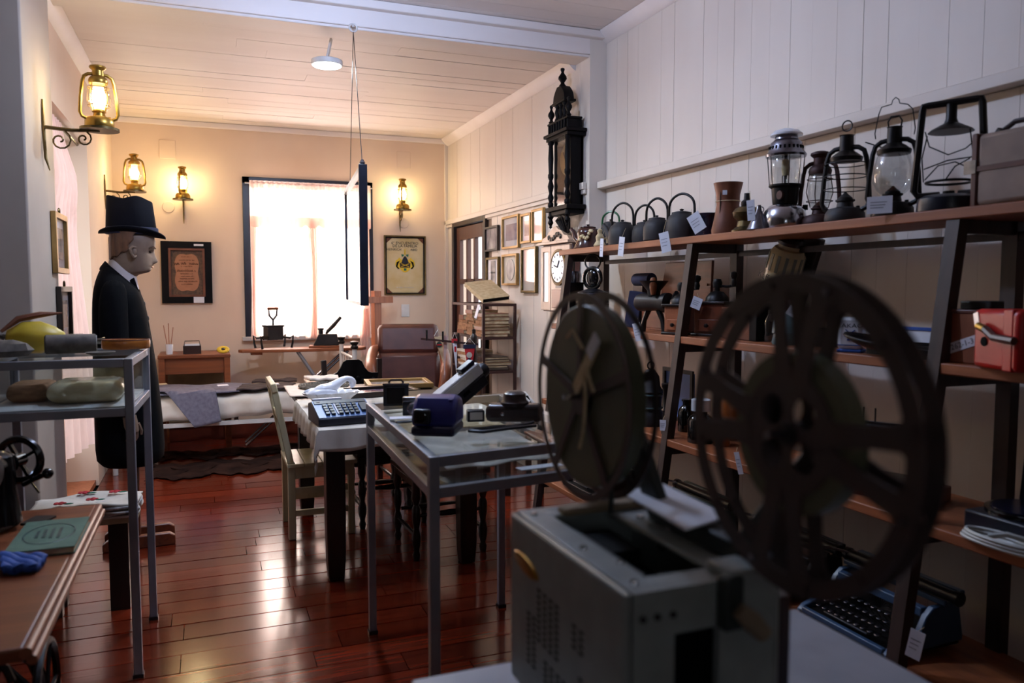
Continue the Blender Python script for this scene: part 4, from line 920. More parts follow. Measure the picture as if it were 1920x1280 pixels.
def cloth():
    """cloth over the near end of the table with a hanging edge and a pointed corner"""
    x0, x1, y0, y1 = tx0 - .012, tx1 + .012, ty0 - .012, 4.62
    def fn(a, b):
        x = x0 - .11 + (x1 - x0 + .22) * a; y = y0 - .11 + (y1 - y0 + .11) * b
        z = tz + .004 + .0015 * math.sin(x * 30) * math.sin(y * 23); ox = max(0, x0 - x) + max(0, x - x1); oy = max(0, y0 - y)
        X_ = min(max(x, x0), x1); Y_ = max(y, y0); dr = max(ox, oy) if ox * oy == 0 else math.hypot(ox, oy) * 1.5
        if dr > 0:
            z = tz + .003 - dr * (.92 + .06 * math.sin(x * 19 + y * 17)); w = .018 * math.sin((x * 23 if oy > ox else y * 23)) * min(1, dr * 8)
            X_ += (-1 if x < x0 else 1 if x > x1 else 0) * (.006 + abs(w)) ; Y_ -= (.006 + abs(w)) if y < y0 else 0
        return (X_, Y_, z)
    return G().grid(fn, 64, 64).obj('tablecloth', 'cloth_white', solid=.003)
tag(cloth(), 'cream cloth hanging over the near end of the long table', 'tablecloth')
ZT = tz + .008
# calculator
p = atZ(597, 800, ZT)
t = T('desk_calculator', 'blue-grey printing calculator at the near end of the table', 'calculator', (p.x + .125, p.y + .115, ZT), R(6))
G().prism([(-.105, 0), (.115, 0), (.115, .085), (.06, .095), (-.105, .035)], -.135, .135, 'yz').obj('body', 'calc_dark', t, bev=.006)
sl = math.atan2(.06, .165)
def on_slope(q, w, l, h, mat, nm, x=0):
    """box on the sloped key deck; q = distance up the slope"""
    c = Vector((x, -.105 + q * math.cos(sl), .035 + q * math.sin(sl) + h / 2)); G().box(tuple(c), (w, l, h), (sl, 0, 0)).obj(nm, mat, t)
on_slope(.088, .262, .168, .004, 'calc_blue', 'face_plate')
for r_ in range(4):
    for c_ in range(6): on_slope(.028 + r_ * .026, .018, .017, .016, 'dark_plastic', 'key', -.085 + c_ * .026 + (.012 if c_ > 1 else 0))
on_slope(.07, .04, .075, .018, 'calc_dark', 'key_block', .1); on_slope(.075, .008, .10, .010, 'white_china', 'key_divider', -.035)
on_slope(.15, .25, .03, .008, 'calc_dark', 'display')
G().bx(-.12, .02, .07, .10, .094, .105).obj('paper_roll', 'card_white', t); G().lathe([(.014, 0), (.014, .012), (.001, .013)], 12, (-.105, .045, .083)).obj('knob', 'dark_plastic', t)
# swan dish
p = atZ(626, 762, ZT)
t = T('swan_dish', 'white china dish with a swan neck and ruffled rim', 'dish', (p.x, p.y + .08, ZT), R(10))
def ruf(a, z): return 1 + (.09 * math.sin(a * 13) if z > .07 else 0)
k = G().lathe([(.001, 0), (.075, 0), (.08, .012), (.09, .02), (.125, .06), (.14, .085), (.15, .10), (.14, .098), (.11, .07), (.08, .03), (.001, .025)], 52, wob=ruf); k.xf(Matrix.Diagonal((1, .66, 1, 1))); k.obj('bowl', 'white_china', t)
G().tube(smooth([(-.12, 0, .09), (-.06, 0, .12), (0, 0, .135), (.045, 0, .17), (.075, 0, .19), (.105, 0, .19), (.122, 0, .165), (.12, 0, .135), (.112, 0, .12)]), smooth_r([.012, .035, .036, .027, .023, .021, .02, .016, .004]), 12).obj('swan_neck', 'white_china', t)
G().ball((-.05, 0, .10), (.085, .06, .035), 14, 8).obj('swan_back', 'white_china', t)
for sy in (-1, 1): G().ball((-.06, sy * .055, .10), (.08, .012, .03), 12, 6).obj('wing', 'white_china', t)
t.scale = (1, 1, .72)
# wicker plate, folded linen, framed photographs lying on the table
p = atZ(602, 728, ZT)
g = G()
for i in range(9): g.torus((0, 0, .012 + .002 * i), .155 - .017 * i, .009, n=28, m=5)
w_ = g.obj('wicker_plate', 'wicker', loc=(p.x + .02, p.y, tz + .016)); tag(w_, 'round grey woven plate at the far left end of the table', 'plate')
sheet('folded_linen', 'pale pink linen spread at the far left corner of the table', 'cloth_pink', [(.44, 4.75), (.80, 4.70), (.84, 5.27), (.45, 5.27)], tz + .010, 'linen', thick=.008, wr=.003)
sheet('folded_napkin', 'cream napkin folded on the far edge of the table', 'cloth_pink', [(.60, 5.13), (.78, 5.10), (.80, 5.28), (.58, 5.28)], tz + .062, 'linen', thick=.02, wr=.006)
def lying(label, x, y, w, h, rz_, fm, pm, z=ZT):
    t = T('photo_frame', label, 'picture', (x, y, z), rz_, 'framed photographs lying on the table')
    o = [(-w / 2, -h / 2), (w / 2, -h / 2), (w / 2, h / 2), (-w / 2, h / 2)]; f_ = .03; i = [(a - f_ if a > 0 else a + f_, b - f_ if b > 0 else b + f_) for a, b in o]
    G().ring(o, i, 0, .03, 'xy').obj('frame', fm, t, bev=.003); G().bx(-w / 2 + f_, w / 2 - f_, -h / 2 + f_, h / 2 - f_, .002, .012).obj('print', pm, t)
    G().bx(-w / 2 + f_, w / 2 - f_, -h / 2 + f_, h / 2 - f_, .017, .019).obj('glass', 'picture_glass', t)
    return t
lying('dark framed purple photograph lying behind the swan dish', .96, 4.72, .30, .44, R(-84), 'dark_wood', 'photo_purple')
lying('gilt framed picture lying at the far right end of the table', 1.16, 5.06, .42, .34, R(-6), 'gilt', 'pale_print_glare')
t = T('black_album', 'flat black album lying behind the black box camera', 'book', (1.18, 4.28, ZT), R(8))
G().bx(-.17, .17, -.12, .12, .003, .045).obj('pages', 'paper_grey', t); G().bx(-.175, .175, -.125, .125, 0, .003).bx(-.175, .175, -.125, .125, .045, .05).bx(-.175, -.171, -.125, .125, .003, .045).bx(-.175, .175, -.126, -.122, .003, .045).obj('cover', 'calc_dark', t)
tag(G().box((.80, 4.98, ZT + .004), (.12, .03, .004), (0, 0, .1)).obj('note_card', 'card_white'), 'thin white card on the table before the carved chair', 'card')
# pressed-tin tray with papers beside the calculator
t = T('brochure', 'open printed brochure on the table behind the calculator', 'paper', (.80, 4.02, ZT + .006), R(14))
G().bx(-.13, .0, -.09, .09, 0, .006).xf(Matrix.Rotation(R(-3), 4, 'Y')).obj('left_page', 'paper_old', t); G().bx(.0, .13, -.09, .09, 0, .006).xf(Matrix.Rotation(R(3), 4, 'Y')).obj('right_page', 'paper_grey', t)
# ------------------------------------------------------------------ chairs
t = T('cream_chair', 'cream painted wooden chair pushed in at the left of the table', 'chair', (0, 0, 0))
cy0, cy1 = 4.60, 4.98; cw = 'cream_wood'
for y in (cy0, cy1):
    G().beam((.425, y, 0), (.425, y, .45), .042, .036, (0, 1, 0)).beam((.425, y, .43), (.335, y, .90), .036, .036, (0, 1, 0)).obj('back_leg', cw, t, bev=.004)
    G().beam((.765, y, 0), (.765, y, .42), .038, .038, (0, 1, 0)).obj('front_leg', cw, t, bev=.004)
    for z in (.15, .28): G().bx(.44, .75, y - .011, y + .011, z - .017, z + .017).obj('side_rung', cw, t)
    G().bx(.44, .75, y - .014, y + .014, .355, .42).obj('seat_rail', cw, t)
for z in (.2,): G().bx(.755, .775, cy0 + .02, cy1 - .02, z - .017, z + .017).obj('front_rung', cw, t)
G().bx(.755, .78, cy0 + .02, cy1 - .02, .355, .42).obj('seat_rail', cw, t)
for k in range(4): G().bx(.40 + .1 * k + .001, .50 + .1 * k - .001, cy0 - .03, cy1 + .03, .42, .443).obj('seat_board', cw, t, bev=.004)
G().box((.338, (cy0 + cy1) / 2, .885), (.03, cy1 - cy0 + .05, .05), (0, R(-11), 0)).obj('top_rail', cw, t, bev=.004)
G().box((.372, (cy0 + cy1) / 2, .70), (.02, cy1 - cy0 - .03, .05), (0, R(-11), 0)).obj('back_slat', cw, t, bev=.004)
turn = [(.016, 0), (.022, .03), (.014, .05), (.024, .09), (.026, .13), (.014, .17), (.02, .20), (.024, .22), (.024, .28), (.014, .30), (.026, .34), (.022, .40), (.024, .44)]
def turned_chair(label, x, y, rz_, back=False):
    t = T('turned_chair', label, 'chair', (x, y, 0), rz_)
    for sx in (-1, 1):
        G().lathe([(r, z) for r, z in turn], 12, (sx * .19, -.19, 0)).obj('front_leg', 'dark_wood', t)
        if back: G().beam((sx * .19, .19, 0), (sx * .19, .19, .46), .036).beam((sx * .19, .19, .46), (sx * .205, .235, .93), .036).obj('back_post', 'dark_wood', t, bev=.003)
        else: G().lathe([(r, z) for r, z in turn], 12, (sx * .19, .19, 0)).obj('back_leg', 'dark_wood', t)
        G().tube([(sx * .19, -.17, .13), (sx * .19, -.05, .13), (sx * .19, .0, .13), (sx * .19, .05, .13), (sx * .19, .17, .13)], [.010, .012, .017, .012, .010], 8).obj('stretcher', 'dark_wood', t)
    for y_, z in ((-.19, .24), (.19, .18)): G().tube([(-.17, y_, z), (-.08, y_, z), (0, y_, z), (.08, y_, z), (.17, y_, z)], [.010, .013, .018, .013, .010], 8).obj('stretcher', 'dark_wood', t)
    G().bx(-.225, .225, -.225, .225, .44, .475).obj('seat', 'dark_wood', t, bev=.01)
    G().bx(-.205, .205, -.205, .205, .395, .44).obj('seat_frame', 'dark_wood', t)
    if back:
        pr = [(-.19, .70), (.19, .70), (.19, .83), (.14, .83), (.115, .84), (.09, .87), (.07, .915), (.045, .93), (-.045, .93), (-.07, .915), (.0 - .09, .87), (-.115, .84), (-.14, .83), (-.19, .83)]
        G().prism(pr, .205, .232, 'xz').obj('carved_back', 'black_wood', t, bev=.003)
        for k in range(9):
            G().ball((-.15 + .0375 * k, .203, .775 + .018 * math.sin(k * 1.6)), (.016, .006, .018), 8, 6).obj('carving', 'black_wood', t)
        G().bx(-.17, .17, .205, .225, .54, .58).obj('lower_rail', 'dark_wood', t)
    return t
p = atY(668, 690, 5.62)
turned_chair('black carved chair with an arched back at the far end of the table', p.x, 5.50, R(3), True)
turned_chair('dark stool with turned legs under the right side of the table', 1.19, 4.19, R(2))
turned_chair('dark stool with turned legs further back under the table', 1.03, 4.84, R(0))
# ------------------------------------------------------------------ glass cases
def case(name, label, q, zb, zt, bar, legmat='steel_grey'):
    """frame case on four corner points q = FL, FR, RR, RL"""
    t = T(name, label, 'display case', (0, 0, 0), group='glass display cases')
    c = sum((Vector((*a, 0)) for a in q), Vector()) / 4
    for a in q:
        lg = G().bx(a[0] - bar / 2, a[0] + bar / 2, a[1] - bar / 2, a[1] + bar / 2, .012, zt).obj('leg', legmat, t, bev=.003)
        G().bx(a[0] - bar * .62, a[0] + bar * .62, a[1] - bar * .62, a[1] + bar * .62, 0, .013).obj('foot', 'dark_plastic', lg)
    for i in range(4):
        a, b = Vector((*q[i], 0)), Vector((*q[(i + 1) % 4], 0)); d = (b - a).normalized() * bar / 2
        for z in (zb + bar / 2, zt - bar / 2): G().beam(V3(a + d, z), V3(b - d, z), bar * .92, bar).obj('rail', legmat, t, bev=.002)
        G().beam(V3(a + d, (zb + zt) / 2), V3(b - d, (zb + zt) / 2), .005, zt - zb - 2 * bar).obj('side_glass', 'case_glass', t)
    ov = [tuple((Vector((*a, 0)) - c) * 1.012 + c)[:2] for a in q]
    G().prism(ov, zt + .0005, zt + .0075, 'xy').obj('top_glass', 'case_glass', t)
    G().prism([tuple((Vector((*a, 0)) - c) * .97 + c)[:2] for a in q], zb + bar, zb + bar + .005, 'xy').obj('shelf_plate', 'case_glass' if name == 'display_case' else 'white_plastic', t)
    return t
cq = [(.585, 2.12), (1.175, 2.20), (1.215, 3.26), (.615, 3.20)]; cz0, cz1 = .855, .975
case('display_case', 'low glass display case with old cameras in the middle of the room', cq, cz0, cz1, .03)
lq = [(-.74, 3.15), (-.275, 3.15), (-.255, 3.69), (-.74, 3.69)]; lz0, lz1 = .985, 1.195
case('tall_display_case', 'tall glass display case with wrapped papers at the left edge', lq, lz0, lz1, .03)
ZC1 = cz1 + .0085; ZI = cz0 + .037; ZL1 = lz1 + .0085; ZLI = lz0 + .037
# papers and leather inside the centre case
sheet('old_papers', 'curled old papers spread inside the low glass case', 'paper_grey', [(.66, 2.24), (1.06, 2.28), (1.08, 2.86), (.68, 2.82)], ZI + .012, 'papers', thick=.003, wr=.008)
sheet('yellow_papers', 'yellowed document at the far end inside the low glass case', 'paper_old', [(.68, 2.86), (1.1, 2.9), (1.12, 3.18), (.69, 3.14)], ZI + .012, 'papers', thick=.003, wr=.006)
sheet('brown_leather_strip', 'brown leather piece at the right inside the low glass case', 'leather_tan', [(1.08, 2.26), (1.15, 2.27), (1.17, 2.7), (1.1, 2.7)], ZI + .014, 'leather', thick=.012, wr=.006)
tag(G().box((.95, 2.205, ZI + .004), (.15, .04, .003), (0, 0, .12)).obj('caption_card', 'card_white'), 'white caption strip inside the front of the low glass case', 'card')
# cameras on the case
p = atZ(832, 822, ZC1)
t = T('instant_camera', 'blue-violet plastic instant camera at the front of the low case', 'camera', (p.x + .01, p.y + .10, ZC1), R(-30), 'old cameras on the low glass case')
G().prism([(-.072, 0), (.07, 0), (.072, .02), (.07, .034), (-.072, .034), (-.078, .015)], -.07, .07, 'yz').obj('base', 'navy_base', t, bev=.010)
G().prism([(-.07, .030), (.07, .030), (.068, .08), (.05, .112), (.005, .126), (-.03, .116), (-.062, .07)], -.072, .072, 'yz').obj('shell', 'blue_plastic', t, bev=.014)
G().bx(-.06, -.005, -.085, -.06, .04, .088).obj('lens_housing', 'dark_plastic', t, bev=.008); G().lathe([(.018, 0), (.018, .008), (.012, .010), (.001, .009)], 16, (-.032, -.085, .064), 'y').xf(Matrix.Translation((0, -.17, 0)) @ Matrix.Scale(-1, 4, (0, 1, 0))).obj('lens', 'black_gloss', t)
G().lathe([(.008, .0), (.008, .006), (.001, .007)], 10, (.05, -.03, .108)).obj('shutter_button', 'blue_plastic', t)
p = atZ(745, 760, ZC1)
t = T('box_camera', 'square black folding camera at the far left corner of the low case', 'camera', (p.x, p.y + .02, ZC1), R(-14), 'old cameras on the low glass case')
G().bx(-.05, .05, -.03, .03, 0, .085).obj('body', 'calc_dark', t, bev=.004); G().bx(-.035, .035, -.034, -.03, .01, .075).obj('front_door', 'black_iron', t, bev=.002)
G().bx(-.052, .052, -.031, .031, .083, .09).obj('top_plate', 'nickel', t); G().tube([(-.03, 0, .09), (-.02, 0, .10), (.02, 0, .10), (.03, 0, .09)], .004, 6).obj('strap', 'leather_dark', t)
p = atZ(868, 766, ZC1)
t = T('movie_camera', 'silver and black home movie camera leaning upwards on the low case', 'camera', (p.x, p.y + .03, ZC1), R(14), 'old cameras on the low glass case')
mm = Matrix.Translation((.0, 0, .075)) @ Matrix.Rotation(R(-33), 4, 'Y')
G().bx(-.11, .11, -.03, .03, .0, .05).xf(mm).obj('body', 'white_metal', t, bev=.006); G().bx(-.10, .108, -.031, .031, -.05, -.001).xf(mm).obj('grip', 'dark_plastic', t, bev=.006)
G().bx(-.09, .06, -.0325, -.0305, .012, .04).xf(mm).obj('side_plate', 'paper_grey', t); G().bx(-.02, .015, -.034, -.0315, -.025, -.012).xf(mm).obj('dial_window', 'black_gloss', t)
G().lathe([(.03, 0), (.03, .02), (.024, .03), (.02, .03), (.016, .02), (.001, .02)], 18, (.11, 0, 0), 'x').xf(mm).obj('lens', 'dark_plastic', t); G().bx(.03, .10, -.02, .02, .05, .068).xf(mm).obj('viewfinder', 'navy_paint', t, bev=.004)
G().beam((-.02, 0, .0), (-.03, .0, .05), .03, .04).obj('rest', 'dark_plastic', t)
p = atZ(785, 780, ZC1)
t = T('viewfinder_camera', 'small silver-topped camera with chrome lens ring behind the blue camera', 'camera', (p.x + .01, p.y + .03, ZC1), R(-16), 'old cameras on the low glass case')
G().bx(-.06, .06, -.018, .018, 0, .05).obj('body', 'dark_plastic', t, bev=.003); G().bx(-.06, .06, -.018, .018, .05, .068).obj('top_plate', 'nickel', t, bev=.003)
G().lathe([(.024, 0), (.024, .018), (.019, .022), (.016, .014), (.001, .012)], 20, (-.02, -.018, .028), 'y').xf(Matrix.Translation((0, -.036, 0)) @ Matrix.Scale(-1, 4, (0, 1, 0))).obj('lens', 'chrome', t); G().lathe([(.009, 0), (.009, .008), (.001, .009)], 10, (.04, 0, .068)).obj('winder', 'dark_plastic', t)
p = atZ(965, 793, ZC1)
t = T('leather_camera_case', 'brown leather ever-ready camera case at the right of the low case', 'camera case', (p.x + .015, p.y + .04, ZC1), R(-24), 'old cameras on the low glass case')
G().bx(-.10, .10, -.038, .038, 0, .062).obj('body', 'leather_dark', t, bev=.018); G().lathe([(.05, .055), (.05, .068), (.042, .076), (.038, .098), (.026, .106), (.001, .107)], 20).obj('lens_bulge', 'leather_dark', t)
G().ball((-.04, -.036, .03), (.008, .004, .008), 8, 6).obj('stud', 'chrome', t); G().torus((.088, 0, .04), .012, .003, 'y', 12, 5).obj('strap_ring', 'chrome', t)
g = G().tube([tuple(atZ(u, v, ZC1 + .006)) for u, v in ((1000, 792), (960, 800), (925, 801), (890, 806), (880, 808), (905, 810), (950, 804), (1005, 798))], .006, 6); g.xf(Matrix.Translation((0, 0, .001))); tag(g.obj('camera_strap', 'dark_plastic'), 'black leather strap looped on the glass beside the blue camera', 'strap')
p = atZ(893, 790, ZC1); t = T('flash_unit', 'small black flash unit with clear window right of the blue camera', 'flash', (p.x, p.y + .01, ZC1), R(-10)); G().bx(-.03, .03, -.02, .02, 0, .04).obj('body', 'dark_plastic', t, bev=.003); G().bx(-.022, .022, -.0225, -.0205, .008, .034).obj('window', 'paper_grey', t)
p = atZ(753, 784, ZC1); tag(G().box((p.x, p.y, ZC1 + .002), (.085, .05, .002), (0, 0, -.2)).obj('caption_card', 'card_white'), 'white caption card on the glass left of the cameras', 'card')
p = atZ(775, 792, ZC1); g = G(); g.tube([(p.x - .03 + .03 * math.cos(a), p.y + .010 * math.sin(a), ZC1 + .005) for a in [i * .6 for i in range(10)]] + [(p.x + .05, p.y + .03, ZC1 + .005)], .0035, 6); tag(g.obj('wrist_loop', 'dark_plastic'), 'thin black wrist loop beside the white card on the glass', 'strap')
# contents of the tall case
def packet(label, x, y, z, lx, ly, h, mat, name='wrapped_packet', rz_=0):
    g = G().grid(lambda a, b: ((abs(math.cos(2 * math.pi * a)) ** .28 * math.copysign(1, math.cos(2 * math.pi * a))) * lx / 2 * math.sin(math.pi * (.1 + .8 * b)) ** .22, (abs(math.sin(2 * math.pi * a)) ** .28 * math.copysign(1, math.sin(2 * math.pi * a))) * ly / 2 * math.sin(math.pi * (.1 + .8 * b)) ** .22, h * b + .006 * math.sin(a * 40) * (b if b < .9 else .3)), 32, 8, True)
    g.f.append(tuple(range(31, -1, -1))); g.f.append(tuple(range(7 * 32, 8 * 32)))
    return tag(g.obj(name, mat, loc=(x, y, z), rot=(0, 0, rz_)), label, 'packet')
packet('paper packet in clear plastic wrap inside the tall glass case', -.435, 3.38, ZLI + .001, .26, .26, .075, 'plastic_wrap')
packet('brown paper bundle at the left inside the tall glass case', -.635, 3.46, ZLI + .001, .15, .22, .065, 'paper_brown')
p = atZ(230, 648, ZL1)
t = T('amber_dish', 'flat amber-coloured oval box at the back corner of the tall case', 'dish', (-.315, 3.54, ZL1))
k = G().lathe([(.001, 0), (.085, 0), (.09, .006), (.09, .032), (.088, .036), (.001, .037)], 28); k.xf(Matrix.Diagonal((1, .7, 1, 1))); k.obj('body', 'amber', t)
k = G().torus((0, 0, .036), .086, .004, n=28, m=5); k.xf(Matrix.Diagonal((1, .7, 1, 1))); k.obj('rim', 'copper_old', t)
t = T('stone_core', 'grey cylindrical stone core lying on the tall glass case', 'stone', (-.485, 3.34, ZL1), R(8))
G().lathe([(.03, -.085), (.036, -.08), (.036, .08), (.033, .085), (.001, .085)], 22, (0, 0, .037), 'x').obj('core', 'stone_grey', t); G().lathe([(.030, .0855), (.030, .0875), (.001, .088)], 22, (0, 0, .037), 'x').obj('cut_face', 'paper_grey', t)
t = T('yellow_squash', 'yellow dried gourd on the tall glass case', 'gourd', (-.62, 3.45, ZL1))
G().lathe([(.001, -.10), (.03, -.09), (.06, -.04), (.062, .02), (.04, .07), (.018, .10), (.001, .105)], 18, (0, 0, .058), 'x', wob=lambda a, z: 1 + .05 * math.sin(6 * a)).obj('gourd', 'yellow_wax', t); G().tube([(-.10, 0, .06), (-.13, -.01, .075)], [.012, .008], 6).obj('stem', 'stone_grey', t)
t = T('dark_stone', 'dark rough stone at the left end of the tall glass case', 'stone', (-.665, 3.24, ZL1)); G().lathe([(.001, 0), (.055, .004), (.07, .025), (.055, .05), (.02, .062), (.001, .063)], 14, wob=lambda a, z: 1 + .15 * math.sin(3 * a + z * 60)).obj('stone', 'stone_grey', t)
t = T('seed_pod', 'long curved brown pod lying over the yellow gourd', 'pod', (-.62, 3.45, ZL1 + .115)); G().tube([(-.10, -.05, -.03), (-.05, -.02, .015), (.02, 0, .03), (.09, .02, .035)], [.006, .012, .012, .003], 8).obj('pod', 'copper_old', t)
t = T('glass_bottle', 'clear glass bottle lying behind the stone core', 'bottle', (-.52, 3.53, ZL1), R(4)); G().lathe([(.001, -.12), (.028, -.12), (.032, -.11), (.032, .05), (.012, .085), (.012, .12), (.016, .122), (.016, .13), (.001, .13)], 18, (0, 0, .034), 'x').obj('bottle', 'old_glass', t)
t = T('small_saucer', 'small flat grey saucer next to the stone core', 'saucer', (-.375, 3.245, ZL1)); G().lathe([(.001, 0), (.03, 0), (.05, .008), (.05, .011), (.03, .004), (.001, .004)], 20).obj('saucer', 'stone_grey', t)
# ------------------------------------------------------------------ mannequin (looks towards +X)
MP = atZ(290, 1008, 0.0); MX, MY = MP.x - .03, MP.y - .06
SM = mpp((MX, MY, 1.5)); UC = 245.0
def mx(u): return (u - UC) * SM * .905
def mz(v): return atY(UC, v, MY).z
BX = atY(UC, 640, MY).x
t = T('person', 'life-size figure in black coat and tall top hat seen from the side', 'person', (BX, MY, 0), R(3))
# head and neck: stacked rings with front, back and half width taken from the profile
prof = [  # v, back u, front u, half width (m), nose bump (px)
    (536, 226, 256, .062, 0), (522, 223, 258, .062, 0), (514, 219, 262, .064, 0), (511.5, 217, 281, .070, 0), (508, 216, 287, .076, 0), (503, 215, 289.5, .080, 0), (500.5, 215, 289, .083, 0), (497.5, 214.5, 290.5, .085, 0), (494, 214.3, 290.5, .088, 4),
    (491, 214.2, 290.5, .090, 13.5), (486, 214, 291, .093, 10.5), (480, 214, 291.5, .096, 6.5), (474, 214, 291.5, .098, 5), (470, 214, 292, .099, 3), (464, 214, 296, .100, 1), (457, 214.5, 298, .101, 0), (450, 215, 298, .101, 0), (440, 217, 295, .098, 0), (428, 222, 288, .088, 0), (418, 232, 276, .062, 0), (412, 244, 264, .03, 0)]
hg = G(); N = 40; vs = []
for v, ub, uf, hw, nb in prof:
    z = mz(v); xb, xf_ = mx(ub), mx(uf); cx = xb + (xf_ - xb) * .48
    for i in range(N):
        a = 2 * math.pi * i / N; ca, sa = math.cos(a), math.sin(a)
        e = (xf_ - cx) if ca > 0 else (cx - xb); q = 2.25; r_ = 1 / ((abs(ca) ** q + abs(sa) ** q) ** (1 / q))
        x = cx + ca * r_ * e; y = sa * r_ * hw
        an = a if a < math.pi else a - 2 * math.pi
        if nb: x += nb * SM * math.exp(-(an / .16) ** 2)
        if 466 < v < 477: x -= .012 * math.exp(-((abs(an) - .42) / .2) ** 2)       # eye sockets
        if 499 < v < 502: x -= .005 * math.exp(-(an / .4) ** 2)                      # mouth line
        vs.append((x, y, z))
fs = [(j * N + i, j * N + (i + 1) % N, (j + 1) * N + (i + 1) % N, (j + 1) * N + i) for j in range(len(prof) - 1) for i in range(N)]
fs += [tuple(range(N - 1, -1, -1)), tuple(range((len(prof) - 1) * N, len(prof) * N))]
hd = hg.add(vs, fs).obj('head', 'skin_wax', t, sub=1, ang=180)
for sy in (-1, 1):
    G().ball((mx(286.5), sy * .036, mz(472)), (.010, .013, .0055), 10, 8).obj('eye', 'leather_dark', hd)
    G().tube([(mx(297), sy * .018, mz(465)), (mx(294.5), sy * .045, mz(463.5)), (mx(286), sy * .072, mz(466))], [.004, .005, .003], 6).obj('eyebrow', 'hair_brown', hd)
    ear = G().tube([(mx(262), sy * .101, mz(481)), (mx(258), sy * .110, mz(483)), (mx(253), sy * .114, mz(477)), (mx(251), sy * .116, mz(469)), (mx(255), sy * .113, mz(464)), (mx(262), sy * .106, mz(465))], [.006, .008, .008, .008, .008, .005], 8)
    ear.ball((mx(257.5), sy * .103, mz(473)), (.016, .008, .024), 10, 6).obj('ear', 'skin_wax', hd)
G().tube([(mx(289.5), -.022, mz(500.8)), (mx(291), 0, mz(500)), (mx(289.5), .022, mz(500.8))], [.003, .006, .003], 6).obj('lips', 'leather_tan', hd)
# hair cap: covers back and sides, leaves the face free
hr = []; hs = [(489, 213.5), (484, 212), (476, 211.5), (466, 211.5), (456, 212), (446, 213), (438, 215)]
g = G(); n_ = 30
def hair(a, b):
    e_ = abs(a - .5) * 2; vb = 487 - 17 * e_ ** 2.5 + 2.5 * math.sin(a * 40); v = vb - b * (vb - 434); ub = 212 + 2 * b; hw = .098 + .010 * min(1, b * 2); amax = 1.32 + .5 * b + .05 * math.sin(b * 14)
    an = math.pi + (a - .5) * 2 * amax; xb = mx(ub); cx = mx(254); ca, sa = math.cos(an), math.sin(an); q = 2.25
    r_ = 1 / ((abs(ca) ** q + abs(sa) ** q) ** (1 / q)); e = (mx(299) - cx) if ca > 0 else (cx - xb)
    return (cx + ca * r_ * e, sa * r_ * (hw + .002), mz(v))
g.grid(hair, 40, 14).obj('hair', 'hair_brown', t, solid=.010)
# shirt collar, tie
def ringloft(rows, n=36, q=2.2):
    vs = []; 
    for z, xb, xf_, hw, tilt in rows:
        for i in range(n):
            a = 2 * math.pi * i / n; ca, sa = math.cos(a), math.sin(a); r_ = 1 / ((abs(ca) ** q + abs(sa) ** q) ** (1 / q)); cx = (xb + xf_) / 2
            vs.append((cx + ca * r_ * (xf_ - xb) / 2, sa * r_ * hw, z + tilt * ca))
    fs = [(j * n + i, j * n + (i + 1) % n, (j + 1) * n + (i + 1) % n, (j + 1) * n + i) for j in range(len(rows) - 1) for i in range(n)]
    return vs, fs
vs, fs = ringloft([(mz(534), mx(206), mx(267), .090, -.085), (mz(515), mx(209), mx(263), .080, -.065), (mz(500), mx(211), mx(260), .074, -.05), (mz(499), mx(214), mx(257), .068, -.05), (mz(516), mx(215), mx(257), .066, -.05)])
G().add(vs, fs).obj('shirt_collar', 'shirt_white', t)
G().prism([(mx(262), mz(545)), (mx(268), mz(556)), (mx(282), mz(620)), (mx(270), mz(620)), (mx(258), mz(560))], -.03, .03, 'xz').obj('tie', 'coat_black', t, bev=.006)
for v, u in ((570, 272), (597, 278)): G().ball((mx(u), -.02, mz(v)), (.010, .012, .016), 8, 6).obj('brooch', 'iron_grey', t)
# coat
rows = [(872, 174, 304, .235), (840, 173.5, 304, .235), (780, 173.5, 301, .225), (720, 174, 296, .215), (660, 175, 289, .21), (620, 175.5, 283, .215), (580, 176.5, 277, .225), (555, 179, 272, .228), (541, 184, 269, .212), (530, 191, 267, .178), (523, 199, 266, .14), (519, 204, 264, .112), (521, 207, 262, .10)]
vs, fs = ringloft([(mz(v), mx(a), mx(b), hw, (-.08 if v < 522 else -.075 if v < 525 else -.06 if v < 535 else -.04 if v < 550 else -.02 if v < 560 else 0)) for v, a, b, hw in rows], 44, 2.5)
fs.append(tuple(range(43, -1, -1)))
G().add(vs, fs).obj('coat', 'coat_black', t, sub=1, ang=180)
for sy in (-1, 1):
    G().tube([(mx(222), sy * .165, mz(525)), (mx(219), sy * .225, mz(560)), (mx(218), sy * .245, mz(630)), (mx(226), sy * .25, mz(690)), (mx(236), sy * .245, mz(745)), (mx(240), sy * .24, mz(770))], [.055, .075, .072, .066, .058, .056], 14).obj('sleeve', 'coat_black', t, sub=1, ang=180)
    G().prism([(mx(256), mz(520)), (mx(264), mz(545)), (mx(281), mz(610)), (mx(276), mz(640)), (mx(252), mz(575)), (mx(240), mz(530))], sy * .05, sy * .075, 'xz').obj('lapel', 'coat_black', t, bev=.004)
    hx = G().tube([(mx(241), sy * .24, mz(768)), (mx(244), sy * .24, mz(785)), (mx(247), sy * .238, mz(797))], [.034, .036, .030], 10)
    for k, (dx, ln) in enumerate(((-.022, .055), (-.008, .068), (.006, .066), (.02, .052))): hx.tube([(mx(246) + dx, sy * .238, mz(795)), (mx(246) + dx, sy * .236, mz(795) - ln * .6), (mx(246) + dx - .008, sy * .230, mz(795) - ln)], [.010, .009, .007], 6)
    hx.tube([(mx(246) + .028, sy * .235, mz(782)), (mx(246) + .042, sy * .225, mz(795)), (mx(246) + .04, sy * .22, mz(803))], [.010, .009, .007], 6)
    hx.obj('hand', 'skin_wax', t)
